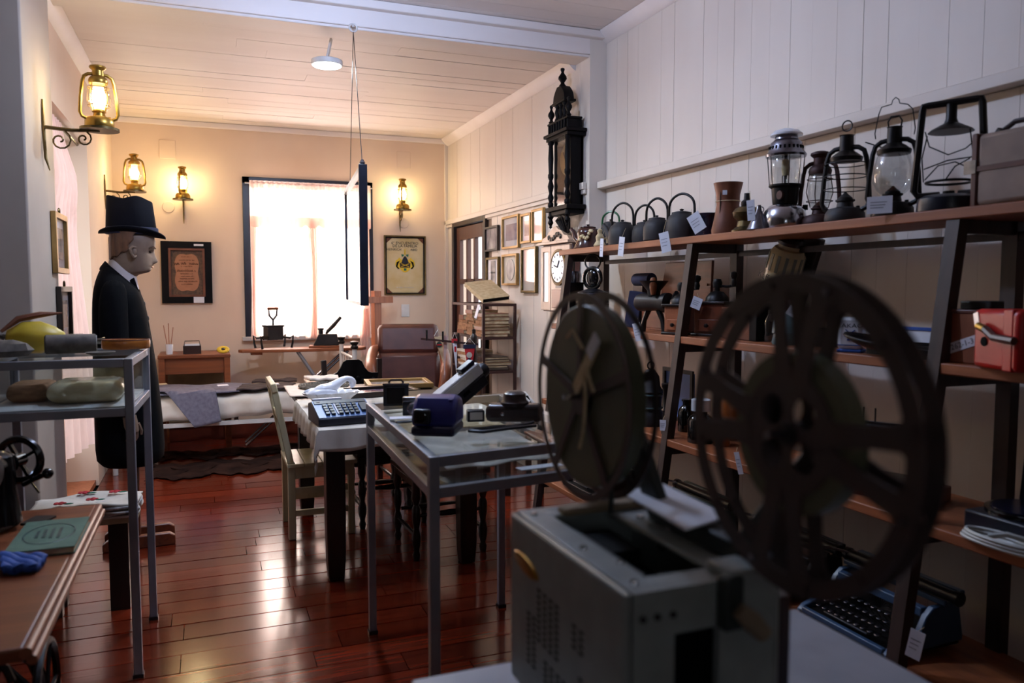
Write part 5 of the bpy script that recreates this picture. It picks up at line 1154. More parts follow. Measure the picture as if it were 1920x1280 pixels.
vs, fs = ringloft([(mz(517), mx(203), mx(266), .108, -.082), (mz(528), mx(194), mx(269), .145, -.082), (mz(532), mx(192), mx(270), .15, -.08), (mz(522), mx(200), mx(267), .12, -.078)], 40)
G().add(vs, fs).obj('coat_collar', 'coat_black', t)
# top hat
hb = mz(441); ang_ = R(3)
ht = G(); cxh = mx(255); ht.lathe([(.110, .0), (.113, .01), (.100, .185), (.097, .19), (.001, .186)], 36, wob=lambda a, z: 1 + (.018 * math.sin(3 * a + 1) if z > .1 else 0)); ht.xf(Matrix.Diagonal((1.16, .98, 1.06, 1)))
for i, v in enumerate(ht.v):
    if v[2] > .175: ht.v[i] = (v[0] - .014, v[1], v[2] + .010 * math.sin(v[0] * 40))
ht.xf(Matrix.Translation((cxh - .004, 0, hb)) @ Matrix.Rotation(R(2), 4, 'Y')).obj('hat_crown', 'hat_navy', t)
br = G(); br.grid(lambda a, b: ((.10 + .065 * b) * math.cos(2 * math.pi * a) * 1.03, (.085 + .055 * b) * math.sin(2 * math.pi * a), .004 + .030 * b * b * abs(math.sin(2 * math.pi * a)) - .012 * b * math.cos(4 * math.pi * a) * .6), 48, 6, True)
br.xf(Matrix.Translation((cxh, 0, hb)) @ Matrix.Rotation(R(4), 4, 'Y')).obj('hat_brim', 'hat_navy', t, solid=.008)
hbnd = G().lathe([(.1135, .004), (.116, .006), (.1145, .040), (.112, .042)], 36); hbnd.xf(Matrix.Translation((cxh - .002, 0, hb)) @ Matrix.Diagonal((1.17, .99, 1, 1))).obj('hat_band', 'navy_felt', t)
# wooden stand below the coat
G().bx(-.02, .02, -.10, .10, .06, mz(640)).obj('stand_board', 'box_wood', t)
G().prism([(-.17, 0), (.20, 0), (.20, .05), (.17, .07), (-.13, .07), (-.17, .04)], -.12, -.075, 'xz').prism([(-.17, 0), (.20, 0), (.20, .05), (.17, .07), (-.13, .07), (-.17, .04)], .075, .12, 'xz').obj('stand_foot', 'box_wood', t, bev=.006)
vs, fs = ringloft([(mz(880), mx(190), mx(290), .17, 0), (mz(800), mx(185), mx(295), .19, 0)], 24); 
# ------------------------------------------------------------------ lace-covered stool
t = T('wooden_stool', 'low dark wooden stool under the lace cloth behind the tall case', 'stool', (-.52, 4.0, 0))
sz_ = .40
G().bx(-.20, .20, -.17, .0, sz_, sz_ + .028).bx(-.20, .20, .004, .02, sz_, sz_ + .028).obj('seat', 'cream_wood', t)
for x in (-.15, .12):
    for y in (-.13, .0): G().bx(x - .04, x + .04, y - .025, y + .025, 0, sz_).obj('leg', 'dark_wood', t)
t = T('lace_cloth', 'folded white lace cloth with red embroidered flowers on the stool', 'cloth', (-.52, 3.94, sz_ + .036))
for k in range(5):
    def fl2(a, b, k=k):
        x = -.21 + .42 * a + .006 * math.sin(b * 9 + k); y = -.16 + .24 * b + .006 * math.sin(a * 11 + k)
        return (x, y, .006 + k * .014 + .010 * math.sin(a * 7 + k) * math.sin(b * 6 + k * 2) + (.012 if a > .9 else 0) * (k < 3))
    G().grid(fl2, 30, 20).obj('lace_layer', 'lace' if k % 2 else 'cloth_white', t, solid=.011)
for x, y in ((.02, -.09), (-.1, -.12), (.1, .02), (-.03, .05)):
    for a in range(5): G().ball((x + .016 * math.cos(a * 1.256), y + .013 * math.sin(a * 1.256), .082), (.011, .009, .004), 8, 5).obj('embroidered_petal', 'embroidery_red', t)
    G().ball((x + .035, y - .01, .080), (.02, .007, .003), 8, 5).obj('embroidered_leaf', 'embroidery_green', t)
# ------------------------------------------------------------------ sewing machine table
sx0, sx1, sy0, sy1, sz0 = -.86, -.325, 1.70, 2.78, .76
t = T('sewing_table', 'brown wooden sewing machine table with black iron treadle base', 'table', (0, 0, 0))
G().bx(sx0, sx1 - .022, sy0, sy1, sz0 - .03, sz0).obj('table_top', 'mid_wood', t, bev=.006)
G().tube([(sx1 - .018, sy0, sz0 - .012), (sx1 - .018, sy1, sz0 - .012)], .0125, 10).obj('edge_bead', 'leather_tan', t)
G().tube([(sx1 - .008, sy0, sz0 - .026), (sx1 - .008, sy1, sz0 - .026)], .010, 10).obj('edge_bead', 'leather_tan', t)
for y in (sy0 + .22, sy1 - .22):
    g = G()
    g.tube([(sx0 + .1, y, .02), (sx0 + .14, y, .25), (sx0 + .2, y, .45), (sx0 + .12, y, sz0 - .04)], .016, 6)
    g.tube([(sx1 - .06, y, .02), (sx1 - .13, y, .22), (sx1 - .18, y, .42), (sx1 - .10, y, sz0 - .04)], .016, 6)
    g.tube([(sx0 + .06, y, .015), (sx0 + .2, y, .10), (sx0 + .27, y, .12), (sx1 - .2, y, .10), (sx1 - .03, y, .015)], .014, 6)
    for c, z, r0 in ((sx0 + .2, .62, .07), (sx1 - .16, .60, .07), ((sx0 + sx1) / 2, .32, .10)):
        g.tube([(c + r0 * (1 - i / 26) * math.cos(i * .5), y, z + r0 * (1 - i / 26) * math.sin(i * .5)) for i in range(22)], .009, 5)
    g.tube([(sx0 + .13, y, .22), ((sx0 + sx1) / 2, y, .40), (sx1 - .13, y, .22)], .010, 6); g.tube([(sx0 + .15, y, .5), ((sx0 + sx1) / 2, y, .38), (sx1 - .15, y, .5)], .010, 6)
    g.obj('iron_side', 'black_iron', t)
G().cyl(((sx0 + sx1) / 2, sy0 + .22, .40), ((sx0 + sx1) / 2, sy1 - .22, .40), .012, n=8).cyl((sx0 + .3, sy0 + .22, .10), (sx0 + .3, sy1 - .22, .10), .012, n=8).obj('cross_rod', 'black_iron', t)
g = G().torus((sx1 - .10, 2.32, .36), .15, .011, 'x', 28, 6)
for k in range(6): g.cyl((sx1 - .10, 2.32, .36), (sx1 - .10, 2.32 + .15 * math.cos(k * 1.047), .36 + .15 * math.sin(k * 1.047)), .006, n=5)
g.obj('drive_wheel', 'black_iron', t)
g = G()
for k in range(7): g.bx(sx0 + .14, sx1 - .14, 2.06 + k * .06, 2.085 + k * .06, .11, .122)
g.bx(sx0 + .13, sx0 + .15, 2.05, 2.46, .108, .125).bx(sx1 - .15, sx1 - .13, 2.05, 2.46, .108, .125).obj('treadle', 'black_iron', t)
p = atY(36, 862, 2.66)
t = T('sewing_machine', 'black cast-iron sewing machine with spoked hand wheel at the left edge', 'sewing machine', (p.x, 2.66, sz0), R(-20)); wz = p.z - sz0
G().bx(-.10, .02, -.52, -.04, 0, .02).obj('bed', 'black_gloss', t, bev=.004)
G().bx(.025, .085, -.05, .03, .0, .006).obj('slide_plate', 'iron_grey', t)
G().lathe([(.055, .02), (.05, .05), (.042, .12), (.044, wz - .03), (.04, wz + .03), (.02, wz + .045), (.001, wz + .046)], 18, (-.005, -.09, 0)).obj('pillar', 'black_gloss', t)
G().tube([(-.005, -.05, wz), (-.005, -.18, wz + .012), (-.005, -.30, wz + .02), (-.005, -.44, wz + .01), (-.005, -.49, wz - .02)], [.035, .042, .040, .040, .034], 16).obj('arm', 'black_gloss', t)
G().bx(-.035, .025, -.515, -.46, .07, wz + .02).obj('head', 'black_gloss', t, bev=.012); G().cyl((-.005, -.488, .022), (-.005, -.488, .08), .006, n=8).obj('needle_bar', 'chrome', t)
G().torus((0, 0, wz), .062, .0115, 'y', 30, 8).obj('hand_wheel', 'black_gloss', t)
g = G()
for k in range(4): g.beam((0, 0, wz), (.06 * math.cos(.5 + k * 1.571), 0, wz + .06 * math.sin(.5 + k * 1.571)), .012, .010)
g.lathe([(.02, -.05), (.02, .012), (.012, .018), (.001, .019)], 14, (0, 0, wz), 'y').obj('wheel_spokes', 'black_gloss', t)
G().tube([(.02, -.02, wz - .07), (.055, -.02, wz - .052), (.085, -.02, wz - .040)], .0075, 8).ball((.093, -.02, wz - .036), .016, 10, 8).obj('winder_lever', 'black_gloss', t)
G().tube([(.05, -.03, wz - .06), (.075, -.035, wz - .09)], .003, 6).obj('thread_wire', 'black_gloss', t)
G().lathe([(.045, 0), (.046, .005), (.001, .006)], 20, (.046, -.2, wz + .006), 'x').xf(Matrix.Identity(4)).obj('side_cover', 'chrome', t)
# green book and blue cloth on the table
a_, b_, c_ = atZ(162, 981, sz0), atZ(148, 1036, sz0), atZ(0, 1052, sz0)
cx_, cy_ = (a_ + b_) / 2, None
t = T('green_book', 'worn green exercise book lying on the sewing table', 'book', tuple((a_ + b_) / 2), math.atan2((b_ - c_).y, (b_ - c_).x))
L_ = .16; w2 = (a_ - b_).length / 2
G().bx(-L_, -.003, -w2 + .003, w2 - .003, .003, .017).obj('pages', 'paper_old', t); G().bx(-L_, 0, -w2, w2, 0, .003).bx(-L_, 0, -w2, w2, .017, .020).obj('cover', 'book_green', t)
G().torus((0, 0, .0), .055, .0022, 'z', 30, 4).xf(Matrix.Translation((-.08, 0, .0203)) @ Matrix.Diagonal((1.1, 1.7, .3, 1))).obj('printed_ring', 'typewriter_green', t)
for k in range(4): scribble_at = G().box((-.055 - .018 * k, 0, .0206), (.008, .10 - .012 * k, .0008), (0, 0, .04)).obj('lettering', 'typewriter_green', t)
sheet('blue_cloth', 'bright blue folded cloth on the near part of the sewing table', 'cloth_blue', [tuple(atZ(4, 1082, sz0))[:2], tuple(atZ(70, 1076, sz0))[:2], tuple(atZ(88, 1056, sz0))[:2], tuple(atZ(2, 1052, sz0))[:2]], sz0 + .016, 'cloth', thick=.02, wr=.006)
# ------------------------------------------------------------------ long shelf unit on the right wall
S1, S2, S3, S4 = 1.69, 1.227, .75, .28
def legx(z): return 1.885 + .139 * z
t = T('shelf_unit', 'long ladder-legged wooden shelf unit along the right wall', 'shelf', (0, 0, 0))
XRB = 2.36
for z, nm in ((S1, 0), (S2, 1), (S3, 2), (S4, 3)):
    G().bx(legx(z) - .03 + (.012 if nm else 0), XRB + .02 - (.02 if nm else 0), .35, 4.55, z - .034, z).obj('shelf_board', 'shelf_wood', t, bev=.004)
for y in (4.44, 3.105, 1.727, .45):
    G().beam((legx(0), y, 0), (legx(S1 - .034), y, S1 - .034), .04, .045, (0, 1, 0)).obj('front_leg', 'shelf_leg', t)
    G().bx(XRB - .02, XRB + .02, y - .025, y + .025, 0, S1 - .034).obj('rear_post', 'shelf_leg', t)
    for z in (S1, S2, S3, S4): G().bx(legx(z - .06) + .015, XRB - .02, y - .016, y + .016, z - .075, z - .034).obj('cross_bar', 'shelf_leg', t)
G().bx(XRB - .015, XRB + .005, .45, 4.44, S1 - .09, S1 - .065).obj('back_rail', 'shelf_leg', t)
def on(u, z, X, dx=0):
    """point on a shelf at image column u, distance X from the left-right origin"""
    p = atX(u, 540, X); return Vector((X, p.y, z))
def sc_at(p): return mpp(p)
# ---- kettles: body turned, arched handle and spout in the local x direction (x -> along the wall)
def kettle(name, label, u, X, wpx, hpx, mat, hpx2, hmat=None, spout=0, lid=True, prof=None, hw=.95, cat='kettle', group='old kettles on the top shelf'):
    p = on(u, S1, X); k = sc_at(p); r = wpx * k / 2 * 1.03; h = hpx * k
    t = T(name, label, cat, tuple(p), R(-68), group)      # local +x looks to the right in the picture
    prof = prof or [(.001, 0), (.85, 0), (.97, .06), (1.0, .3), (.97, .65), (.80, .88), (.62, .96), (.60, 1.0), (.001, 1.0)]
    G().lathe([(a * r, b * h) for a, b in prof], 24).obj('body', mat, t)
    if lid:
        G().lathe([(.62 * r, h), (.60 * r, h * 1.03), (.3 * r, h * 1.07), (.12 * r, h * 1.075), (.09 * r, h * 1.10), (.14 * r, h * 1.14), (.001, h * 1.17)], 20).obj('lid', mat, t)
    if hpx2:
        hh = hpx2 * k; pts = [(r * hw * math.cos(a) * (1 + .12 * math.sin(2 * a) ** 2), 0, h * .86 + (hh - h * .86) * math.sin(a) ** .75) for a in [math.pi * i / 16 for i in range(17)]]
        G().tube(pts, .0065, 7).obj('handle', hmat or 'black_iron', t)
    if spout:
        sx = spout; G().tube([(sx * r * .8, 0, h * .35), (sx * r * 1.25, 0, h * .55), (sx * r * 1.45, 0, h * .85), (sx * r * 1.75, 0, h * 1.0)], [.026, .02, .014, .012], 10).obj('spout', mat, t)
    return t
t = kettle('brown_teapot', 'glossy brown glazed pot with a pale floral relief, leftmost on the top shelf', 1102, 2.20, 48, 40, 'brown_glaze', 0, prof=[(.001, 0), (1.05, 0), (1.1, .05), (.95, .2), (.8, .5), (.85, .75), (.75, .92), (.55, 1.0), (.001, 1.0)], spout=-1)
for i in range(9): G().ball((-.01 + .012 * i, -.064 - .002 * math.sin(i), .055 + .016 * math.sin(i * 1.1) + .005 * i), (.012, .009, .011), 8, 6).obj('relief_leaf', 'cream_glaze', t)
kettle('enamel_pot', 'dark pot with a bright green arched handle behind the brown teapot', 1144, 2.33, 42, 48, 'soot_black', 70, 'green_enamel')
p = on(1124, S1, 2.17)
t = T('cream_figurine', 'small cream china figurine on the shelf edge between teapot and kettle', 'figurine', tuple(p)); k = sc_at(p)
G().lathe([(.001, 0), (10 * k, 0), (12 * k, 4 * k), (7 * k, 12 * k), (8 * k, 20 * k), (4 * k, 26 * k), (5 * k, 32 * k), (.001, 36 * k)], 16).obj('body', 'cream_glaze', t); G().tube([(4 * k, 0, 14 * k), (13 * k, -.01, 18 * k), (14 * k, -.01, 8 * k)], 2.5 * k, 8).obj('arm', 'cream_glaze', t)
kettle('iron_kettle', 'sooty iron kettle with tall thin handle and left-pointing spout', 1166, 2.22, 52, 42, 'soot_black', 80, spout=-1)
kettle('iron_kettle', 'small dark iron kettle half hidden between two larger ones', 1207, 2.28, 46, 40, 'soot_black', 74)
kettle('iron_kettle', 'brownish iron kettle with wide round handle in the middle of the row', 1230, 2.17, 50, 42, 'soot_black', 80, spout=1)
kettle('iron_kettle', 'largest black iron kettle with the highest handle, right end of the kettle row', 1276, 2.22, 58, 50, 'soot_black', 86)
kettle('enamel_bowl', 'dark blue enamel pot between the large kettle and the tall brown vase', 1324, 2.27, 52, 46, 'navy_enamel', 0, lid=False, prof=[(.001, 0), (.7, 0), (.8, .1), (.92, .7), (.95, .9), (1.03, .96), (1.03, 1.0), (.95, 1.0), (.86, .7), (.001, .2)], cat='pot')
p = on(1362, S1, 2.20); k = sc_at(p)
t = T('brown_vase', 'tall waisted brown vase with a string round it on the top shelf', 'vase', tuple(p))
G().lathe([(.001, 0), (29 * k, 0), (30 * k, 8 * k), (25 * k, 30 * k), (21 * k, 55 * k), (22 * k, 75 * k), (26 * k, 92 * k), (27 * k, 96 * k), (23 * k, 96 * k), (18 * k, 60 * k), (.001, 20 * k)], 24).obj('body', 'copper_old', t)
G().torus((0, 0, 62 * k), 21.8 * k, 1 * k, n=24, m=5).obj('string', 'paper_old', t); G().beam((-22.5 * k, -6 * k, 5 * k), (-21 * k, -6 * k, 92 * k), 2 * k, 1 * k).obj('seam', 'leather_dark', t)
G().box((-20 * k, -17 * k, 76 * k), (8 * k, 2 * k, 8 * k), (0, 0, R(-40))).obj('sticker', 'card_white', t)
p = on(1397, S1, 2.16); k = sc_at(p)
t = T('oil_lamp', 'small brass oil lamp base without glass on the top shelf', 'oil lamp', tuple(p))
G().lathe([(.001, 0), (27 * k, 0), (27 * k, 3 * k), (18 * k, 10 * k), (16 * k, 20 * k), (24 * k, 28 * k), (26 * k, 36 * k), (20 * k, 44 * k), (10 * k, 48 * k), (.001, 48 * k)], 22).obj('font', 'old_brass', t)
G().lathe([(9 * k, 47 * k), (11 * k, 50 * k), (11 * k, 56 * k), (6 * k, 60 * k), (5 * k, 72 * k), (.001, 72 * k)], 14).obj('burner', 'iron_grey', t); G().lathe([(3 * k, 0), (3 * k, 3 * k), (.001, 3 * k)], 8, (0, -12 * k, 54 * k), 'y').obj('wick_knob', 'iron_grey', t)
p = on(1420, S1, 2.13); k = sc_at(p)
t = T('metal_funnel', 'small grey metal funnel leaning before the pressure lantern', 'funnel', tuple(p)); G().lathe([(22 * k, 0), (22.5 * k, 1 * k), (5 * k, 36 * k), (3.5 * k, 46 * k), (3 * k, 46 * k), (4 * k, 36 * k), (21 * k, 1 * k)], 20).obj('cone', 'nickel', t); G().torus((6 * k, 0, 38 * k), 5 * k, 1 * k, 'y', 12, 5).obj('ring', 'nickel', t)
# ---- pressure lantern
p = on(1468, S1, 2.22); k = sc_at(p)
t = T('pressure_lantern', 'chrome pressure lantern with white top and round polished tank', 'lantern', tuple(p), 0, 'old lanterns on the top shelf')
G().lathe([(.001, 0), (38 * k, 0), (40 * k, 4 * k), (40 * k, 18 * k), (37 * k, 34 * k), (28 * k, 44 * k), (20 * k, 47 * k), (.001, 47 * k)], 30).obj('tank', 'chrome', t)
G().lathe([(22 * k, 47 * k), (23 * k, 52 * k), (25 * k, 76 * k), (30 * k, 80 * k), (30 * k, 83 * k), (.001, 83 * k)], 24).obj('collar', 'black_iron', t)
G().lathe([(27 * k, 83 * k), (28 * k, 100 * k), (27 * k, 132 * k), (26 * k, 134 * k)], 24).obj('globe', 'old_glass', t); G().cyl((0, 0, 83 * k), (0, 0, 134 * k), 3 * k, n=8).obj('vaporizer', 'iron_grey', t); G().lathe([(6 * k, 100 * k), (8 * k, 112 * k), (7 * k, 126 * k), (4 * k, 130 * k)], 12).obj('mantle', 'cream_glaze', t)
G().lathe([(36 * k, 134 * k), (37 * k, 138 * k), (32 * k, 144 * k), (30 * k, 152 * k), (28 * k, 160 * k), (21 * k, 166 * k), (20 * k, 172 * k), (.001, 172 * k)], 28).obj('hood', 'nickel', t)
g = G()
for i in range(24): a = i * math.pi / 12; g.box((30.5 * k * math.cos(a), 30.5 * k * math.sin(a), 150 * k), (1.5 * k, 3.4 * k, 6 * k), (0, 0, a))
g.obj('vent_holes', 'void_black', t)
G().lathe([(29 * k, 173 * k), (29 * k, 176 * k), (22 * k, 182 * k), (8 * k, 186 * k), (.001, 186 * k)], 24).lathe([(12 * k, 170 * k), (12 * k, 174 * k)], 12).obj('top_cap', 'white_china', t)
for a in range(6): G().cyl((30 * k * math.cos(a * 1.047), 30 * k * math.sin(a * 1.047), 80 * k), (35 * k * math.cos(a * 1.047), 35 * k * math.sin(a * 1.047), 136 * k), .9 * k, n=5).obj('cage_wire', 'iron_grey', t)
for sx in (-1, 1): G().cyl((-5 * k * sx, sx * 27 * k, 47 * k), (-5 * k * sx, sx * 30 * k, 82 * k), .9 * k, n=5).obj('support_wire', 'iron_grey', t)
G().lathe([(8 * k, 0), (8 * k, 5 * k), (.001, 5 * k)], 14, (-24 * k, -12 * k, 62 * k), 'x').obj('control_knob', 'rust_brown', t); G().lathe([(5 * k, 0), (5 * k, 9 * k), (.001, 10 * k)], 12, (30 * k, -20 * k, 36 * k)).obj('pump_knob', 'black_iron', t)
# ---- hurricane lanterns of the row
LG = 'old lanterns on the top shelf'
p = on(1532, S1, 2.29); k = sc_at(p); t = T('hurricane_lantern', 'rusty red hurricane lantern behind the pressure lantern', 'lantern', tuple(p), R(-68), LG); lantern(t, 150 * k, 'rust_brown', 'rust_brown', 'old_glass')
p = on(1580, S1, 2.20); k = sc_at(p); H = 172 * k
t = T('hurricane_lantern', 'black lantern frame without glass wound with thin wire rings', 'lantern', tuple(p), R(-68), LG); lantern(t, H, 'black_iron', 'soot_black', 'old_glass', globe=False, wires=False, narrow=True)
G().torus((0, 0, H * 1.04), H * .055, H * .008, 'y', 16, 5).obj('carry_ring', 'iron_grey', t)
for z in (.36, .50, .63): G().torus((0, 0, H * z), H * .22, H * .006, 'z', 24, 5).obj('wire_ring', 'black_iron', t)
G().tube([(H * .2, 0, H * .84), (H * .38, -.01, H * .76), (H * .5, -.01, H * .72)], H * .007, 5).obj('loose_wire', 'black_iron', t)
p = on(1668, S1, 2.19); k = sc_at(p); H = 178 * k
t = T('hurricane_lantern', 'black hurricane lantern with cloudy glass and thin wire bail', 'lantern', tuple(p), R(-66), LG); lantern(t, H, 'black_iron', 'black_iron', 'old_glass', wires=False, gw=1.38, narrow=True)
pts = [(-.19, .84), (-.20, .90), (-.165, 1.10), (-.14, 1.165), (-.04, 1.18), (-.03, 1.22), (0, 1.245), (.03, 1.22), (.04, 1.18), (.12, 1.155), (.17, 1.10), (.20, .90), (.19, .84)]
G().tube([(a * H, 0, b * H) for a, b in pts], H * .006, 5).obj('bail', 'black_iron', t); G().tube([(-.06 * H, 0, .94 * H), (-.07 * H, 0, 1.0 * H), (-.04 * H, 0, 1.05 * H), (.04 * H, 0, 1.05 * H), (.07 * H, 0, 1.0 * H), (.06 * H, 0, .94 * H)], H * .009, 5).obj('chimney_loop', 'black_iron', t)
p = on(1772, S1, 2.19); k = sc_at(p); H = 205 * k
t = T('lantern_frame', 'large empty black lantern frame with square top, no glass', 'lantern', tuple(p), R(-66), LG)
G().lathe([(.001, 0), (.26 * H, 0), (.265 * H, .02 * H), (.255 * H, .12 * H), (.20 * H, .15 * H), (.001, .155 * H)], 26).obj('tank', 'navy_paint', t); G().lathe([(.05 * H, .15 * H), (.05 * H, .19 * H), (.001, .19 * H)], 12).obj('burner', 'black_iron', t)
for sx in (-1, 1): G().tube([(sx * .08 * H, 0, .16 * H), (sx * .26 * H, 0, .16 * H), (sx * .30 * H, 0, .21 * H), (sx * .27 * H, 0, .60 * H), (sx * .245 * H, 0, .95 * H), (sx * .235 * H, 0, .985 * H), (sx * .20 * H, 0, .985 * H), (0, 0, .985 * H)], .032 * H, 8).obj('frame_tube', 'black_iron', t)
G().lathe([(.19 * H, .72 * H), (.17 * H, .74 * H), (.06 * H, .80 * H), (.045 * H, .84 * H), (.045 * H, .97 * H), (.001, .97 * H)], 20).obj('chimney', 'black_iron', t); G().torus((0, 0, .27 * H), .19 * H, .012 * H, n=24, m=6).obj('globe_ring', 'black_iron', t)
for pts in ([(-.20, .74), (-.16, .60), (.0, .51), (.14, .55), (.2, .6)], [(-.19, .30), (-.08, .42), (.06, .44), (.2, .36)], [(-.2, .40), (0, .46), (.2, .47)], [(-.02, .28), (.06, .40), (.18, .46)], [(.17, .72), (.2, .5), (.2, .3)], [(-.18, .7), (-.22, .5), (-.2, .28)]): G().tube([(a * H, -.02, b * H) for a, b in pts], .006 * H, 5).obj('guard_wire', 'black_iron', t)
# ---- suitcase at the right end
a, b = on(1832, S1, 2.18), on(1975, S1, 2.18)
t = T('suitcase', 'worn tan suitcase with dark edges at the right end of the top shelf', 'suitcase', (2.24, (a.y + b.y) / 2, S1)); L = a.y - b.y
G().bx(-.10, .10, -L / 2 + .012, L / 2 - .012, .004, .215).obj('shell', 'suitcase_tan', t, bev=.015)
for y in (-L / 2 + .006, L / 2 - .006): G().bx(-.102, .102, y - .01, y + .01, 0, .218).obj('edge_strip', 'leather_brown', t, bev=.004)
G().bx(-.103, .103, -L / 2, L / 2, .105, .12).obj('seam_strip', 'leather_brown', t)
for y in (-.12, .12): G().bx(-.106, -.100, y - .02, y + .02, .10, .14).obj('lock', 'nickel', t)
for y in (-.1, .1): G().prism([(y - .02, .215), (y + .02, .215), (y, .24)], -.02, .02, 'yz').obj('handle_mount', 'black_iron', t)
G().tube([(0, -.1, .23), (0, -.06, .252), (0, .06, .252), (0, .1, .23)], .008, 8).obj('handle', 'leather_dark', t)
# ---- hanging tags
def htag(label, u, v, wpx, hpx, X, rot=0, top=None, yaw=-60):
    c = atX(u, v, X); k = sc_at(c); t = T('paper_tag', label, 'tag', tuple(c), R(yaw), 'white paper tags'); t.rotation_euler = (0, 0, R(yaw))
    m = Matrix.Rotation(R(rot), 4, 'Y'); g = G().bx(-wpx * k / 2, wpx * k / 2, -.0008, .0008, -hpx * k / 2, hpx * k / 2).xf(m); g.obj('card', 'card_white', t)
    for j in range(3): G().bx(-wpx * k * .36, wpx * k * (.30 - .07 * j), -.0014, -.0009, hpx * k * (.16 - .16 * j) - .0012, hpx * k * (.16 - .16 * j) + .0012).xf(m).obj('lettering', 'steel_grey', t)
    if top: q = m @ Vector((0, 0, hpx * k / 2)); G().tube([tuple(q), (q.x + top[0] * k * .5, .004, q.z + top[1] * k * .55), (q.x + top[0] * k, .01, q.z + top[1] * k)], .0012, 5).obj('string', 'paper_old', t)
XE = 2.07
htag('narrow white tag hanging below the brown teapot', 1128, 464, 11, 34, XE, 5, (2, 14), -85)
htag('white tag hanging over the shelf edge below the small iron kettles', 1165, 462, 16, 36, XE, 8, (6, 16), -80)
htag('white tag hanging from the brownish kettle over the shelf edge', 1247, 454, 20, 38, XE, -12, (4, 22))
htag('tilted white tag leaning on the largest black kettle', 1306, 417, 26, 36, 2.085, -30, (-4, 10))
htag('white tag tied to the small brass oil lamp', 1408, 394, 15, 38, 2.09, -5, (-3, 18))
htag('white caption card standing before the cloudy glass lantern', 1649, 384, 46, 32, 2.065, 0, (-6, 8), -66)
htag('white tag at the edge of the second shelf behind the olive reel', 1196, 622, 17, 34, 2.03, -14, (2, 10))
htag('white tag on the dark coffee grinder beside the front leg', 1306, 568, 20, 22, 2.10, 20, (-4, 8))
htag('white tag tied to the blue-green jug', 1492, 588, 34, 18, 2.08, 30, (-10, 6))
htag('white tag hanging from the third shelf behind the reel rim', 1385, 868, 10, 42, 1.955, -14, (0, 8))
htag('small white tag below the black column on the third shelf', 1243, 797, 13, 20, 1.97, -2, (2, 8))
# ---- second shelf
def sh(u, X, z): p = on(u, z, X); return p, sc_at(p)
p, k = sh(1076, 2.22, S2 + .115)
t = T('wall_grinder', 'narrow black wall-mounted coffee grinder at the left end of the shelves', 'grinder', (p.x, p.y, S2)); z0 = .0
G().bx(-.05, .05, -.045, .045, 0, .26).obj('box', 'black_wood', t, bev=.004); G().lathe([(.001, .26), (.045, .26), (.05, .30), (.045, .33), (.001, .335)], 16).obj('hopper', 'nickel', t); G().tube([(0, 0, .335), (0, 0, .40), (-.03, -.02, .425), (-.06, -.03, .425)], .006, 6).obj('crank', 'black_iron', t)
p, k = sh(1111, 2.16, S2)
t = T('carbide_lamp', 'round black lamp head on a ribbed jar at the left end of the second shelf', 'lamp', tuple(p), R(-60))
G().lathe([(.001, 0), (30 * k, 0), (32 * k, 5 * k), (32 * k, 30 * k), (28 * k, 40 * k)], 22).obj('jar', 'old_glass', t)
for j in range(4): G().torus((0, 0, (43 + 5 * j) * k), 29 * k, 2.6 * k, n=24, m=6).obj('screw_ring', 'navy_enamel', t)
G().lathe([(28 * k, 40 * k), (28 * k, 62 * k), (10 * k, 68 * k), (.001, 68 * k)], 20).obj('lid', 'dark_plastic', t)
G().torus((0, 0, 88 * k), 19 * k, 3.4 * k, 'y', 24, 8).ball((0, 0, 88 * k), (13 * k, 6 * k, 17 * k), 14, 8).obj('lamp_head', 'black_gloss', t); G().torus((0, 0, 118 * k), 14 * k, 1.6 * k, 'y', 20, 5).xf(Matrix.Diagonal((1.2, 1, 1, 1))).obj('carry_ring', 'black_iron', t)
p, k = sh(1200, 2.33, S2)
t = frame('photo_frame', 'small brown framed photograph standing at the back of the second shelf', (2.34, p.y, S2 + .165), .115, .20, 'x', .02, 'dark_wood', 'photo_grey'); G().bx(-.05, .05, 0.0, .02, -.165, -.10).obj('easel', 'dark_wood', t)
p, k = sh(1186, 2.2, S2)
t = T('blue_tin', 'dark blue upright tin box on the second shelf', 'tin', tuple(p), R(-50)); G().bx(-.04, .04, -.03, .03, 0, .20).xf(Matrix.Rotation(R(9), 4, 'Y')).xf(Matrix.Translation((0, 0, .006))).obj('tin', 'navy_felt', t, bev=.004)
p, k = sh(1226, 2.11, S2)
t = T('meat_grinder', 'dark iron meat grinder with flared hopper and wooden crank grip', 'grinder', tuple(p), R(-72))
for x in (-.06, .06): G().tube([(x * .5, 0, .12), (x, 0, .06), (x * 1.25, 0, 0)], [.016, .012, .018], 8).obj('leg', 'black_iron', t)
G().lathe([(.04, -.10), (.046, -.08), (.04, .05), (.05, .07), (.05, .095), (.02, .11), (.001, .11)], 18, (0, 0, .15), 'x').obj('barrel', 'iron_grey', t); G().lathe([(.03, .17), (.034, .21), (.07, .255), (.074, .26), (.066, .256), (.03, .215), (.026, .18)], 20).obj('hopper', 'iron_grey', t)
G().tube([(.10, 0, .15), (.12, 0, .16), (.15, -.02, .19), (.17, -.03, .20)], [.012, .011, .010, .012], 8).obj('crank', 'iron_grey', t); G().lathe([(.012, 0), (.018, .03), (.02, .06), (.012, .085), (.001, .087)], 12, (.03, -.04, .19)).obj('crank_grip', 'mid_wood', t)
p, k = sh(1210, 2.30, S2 + .27)
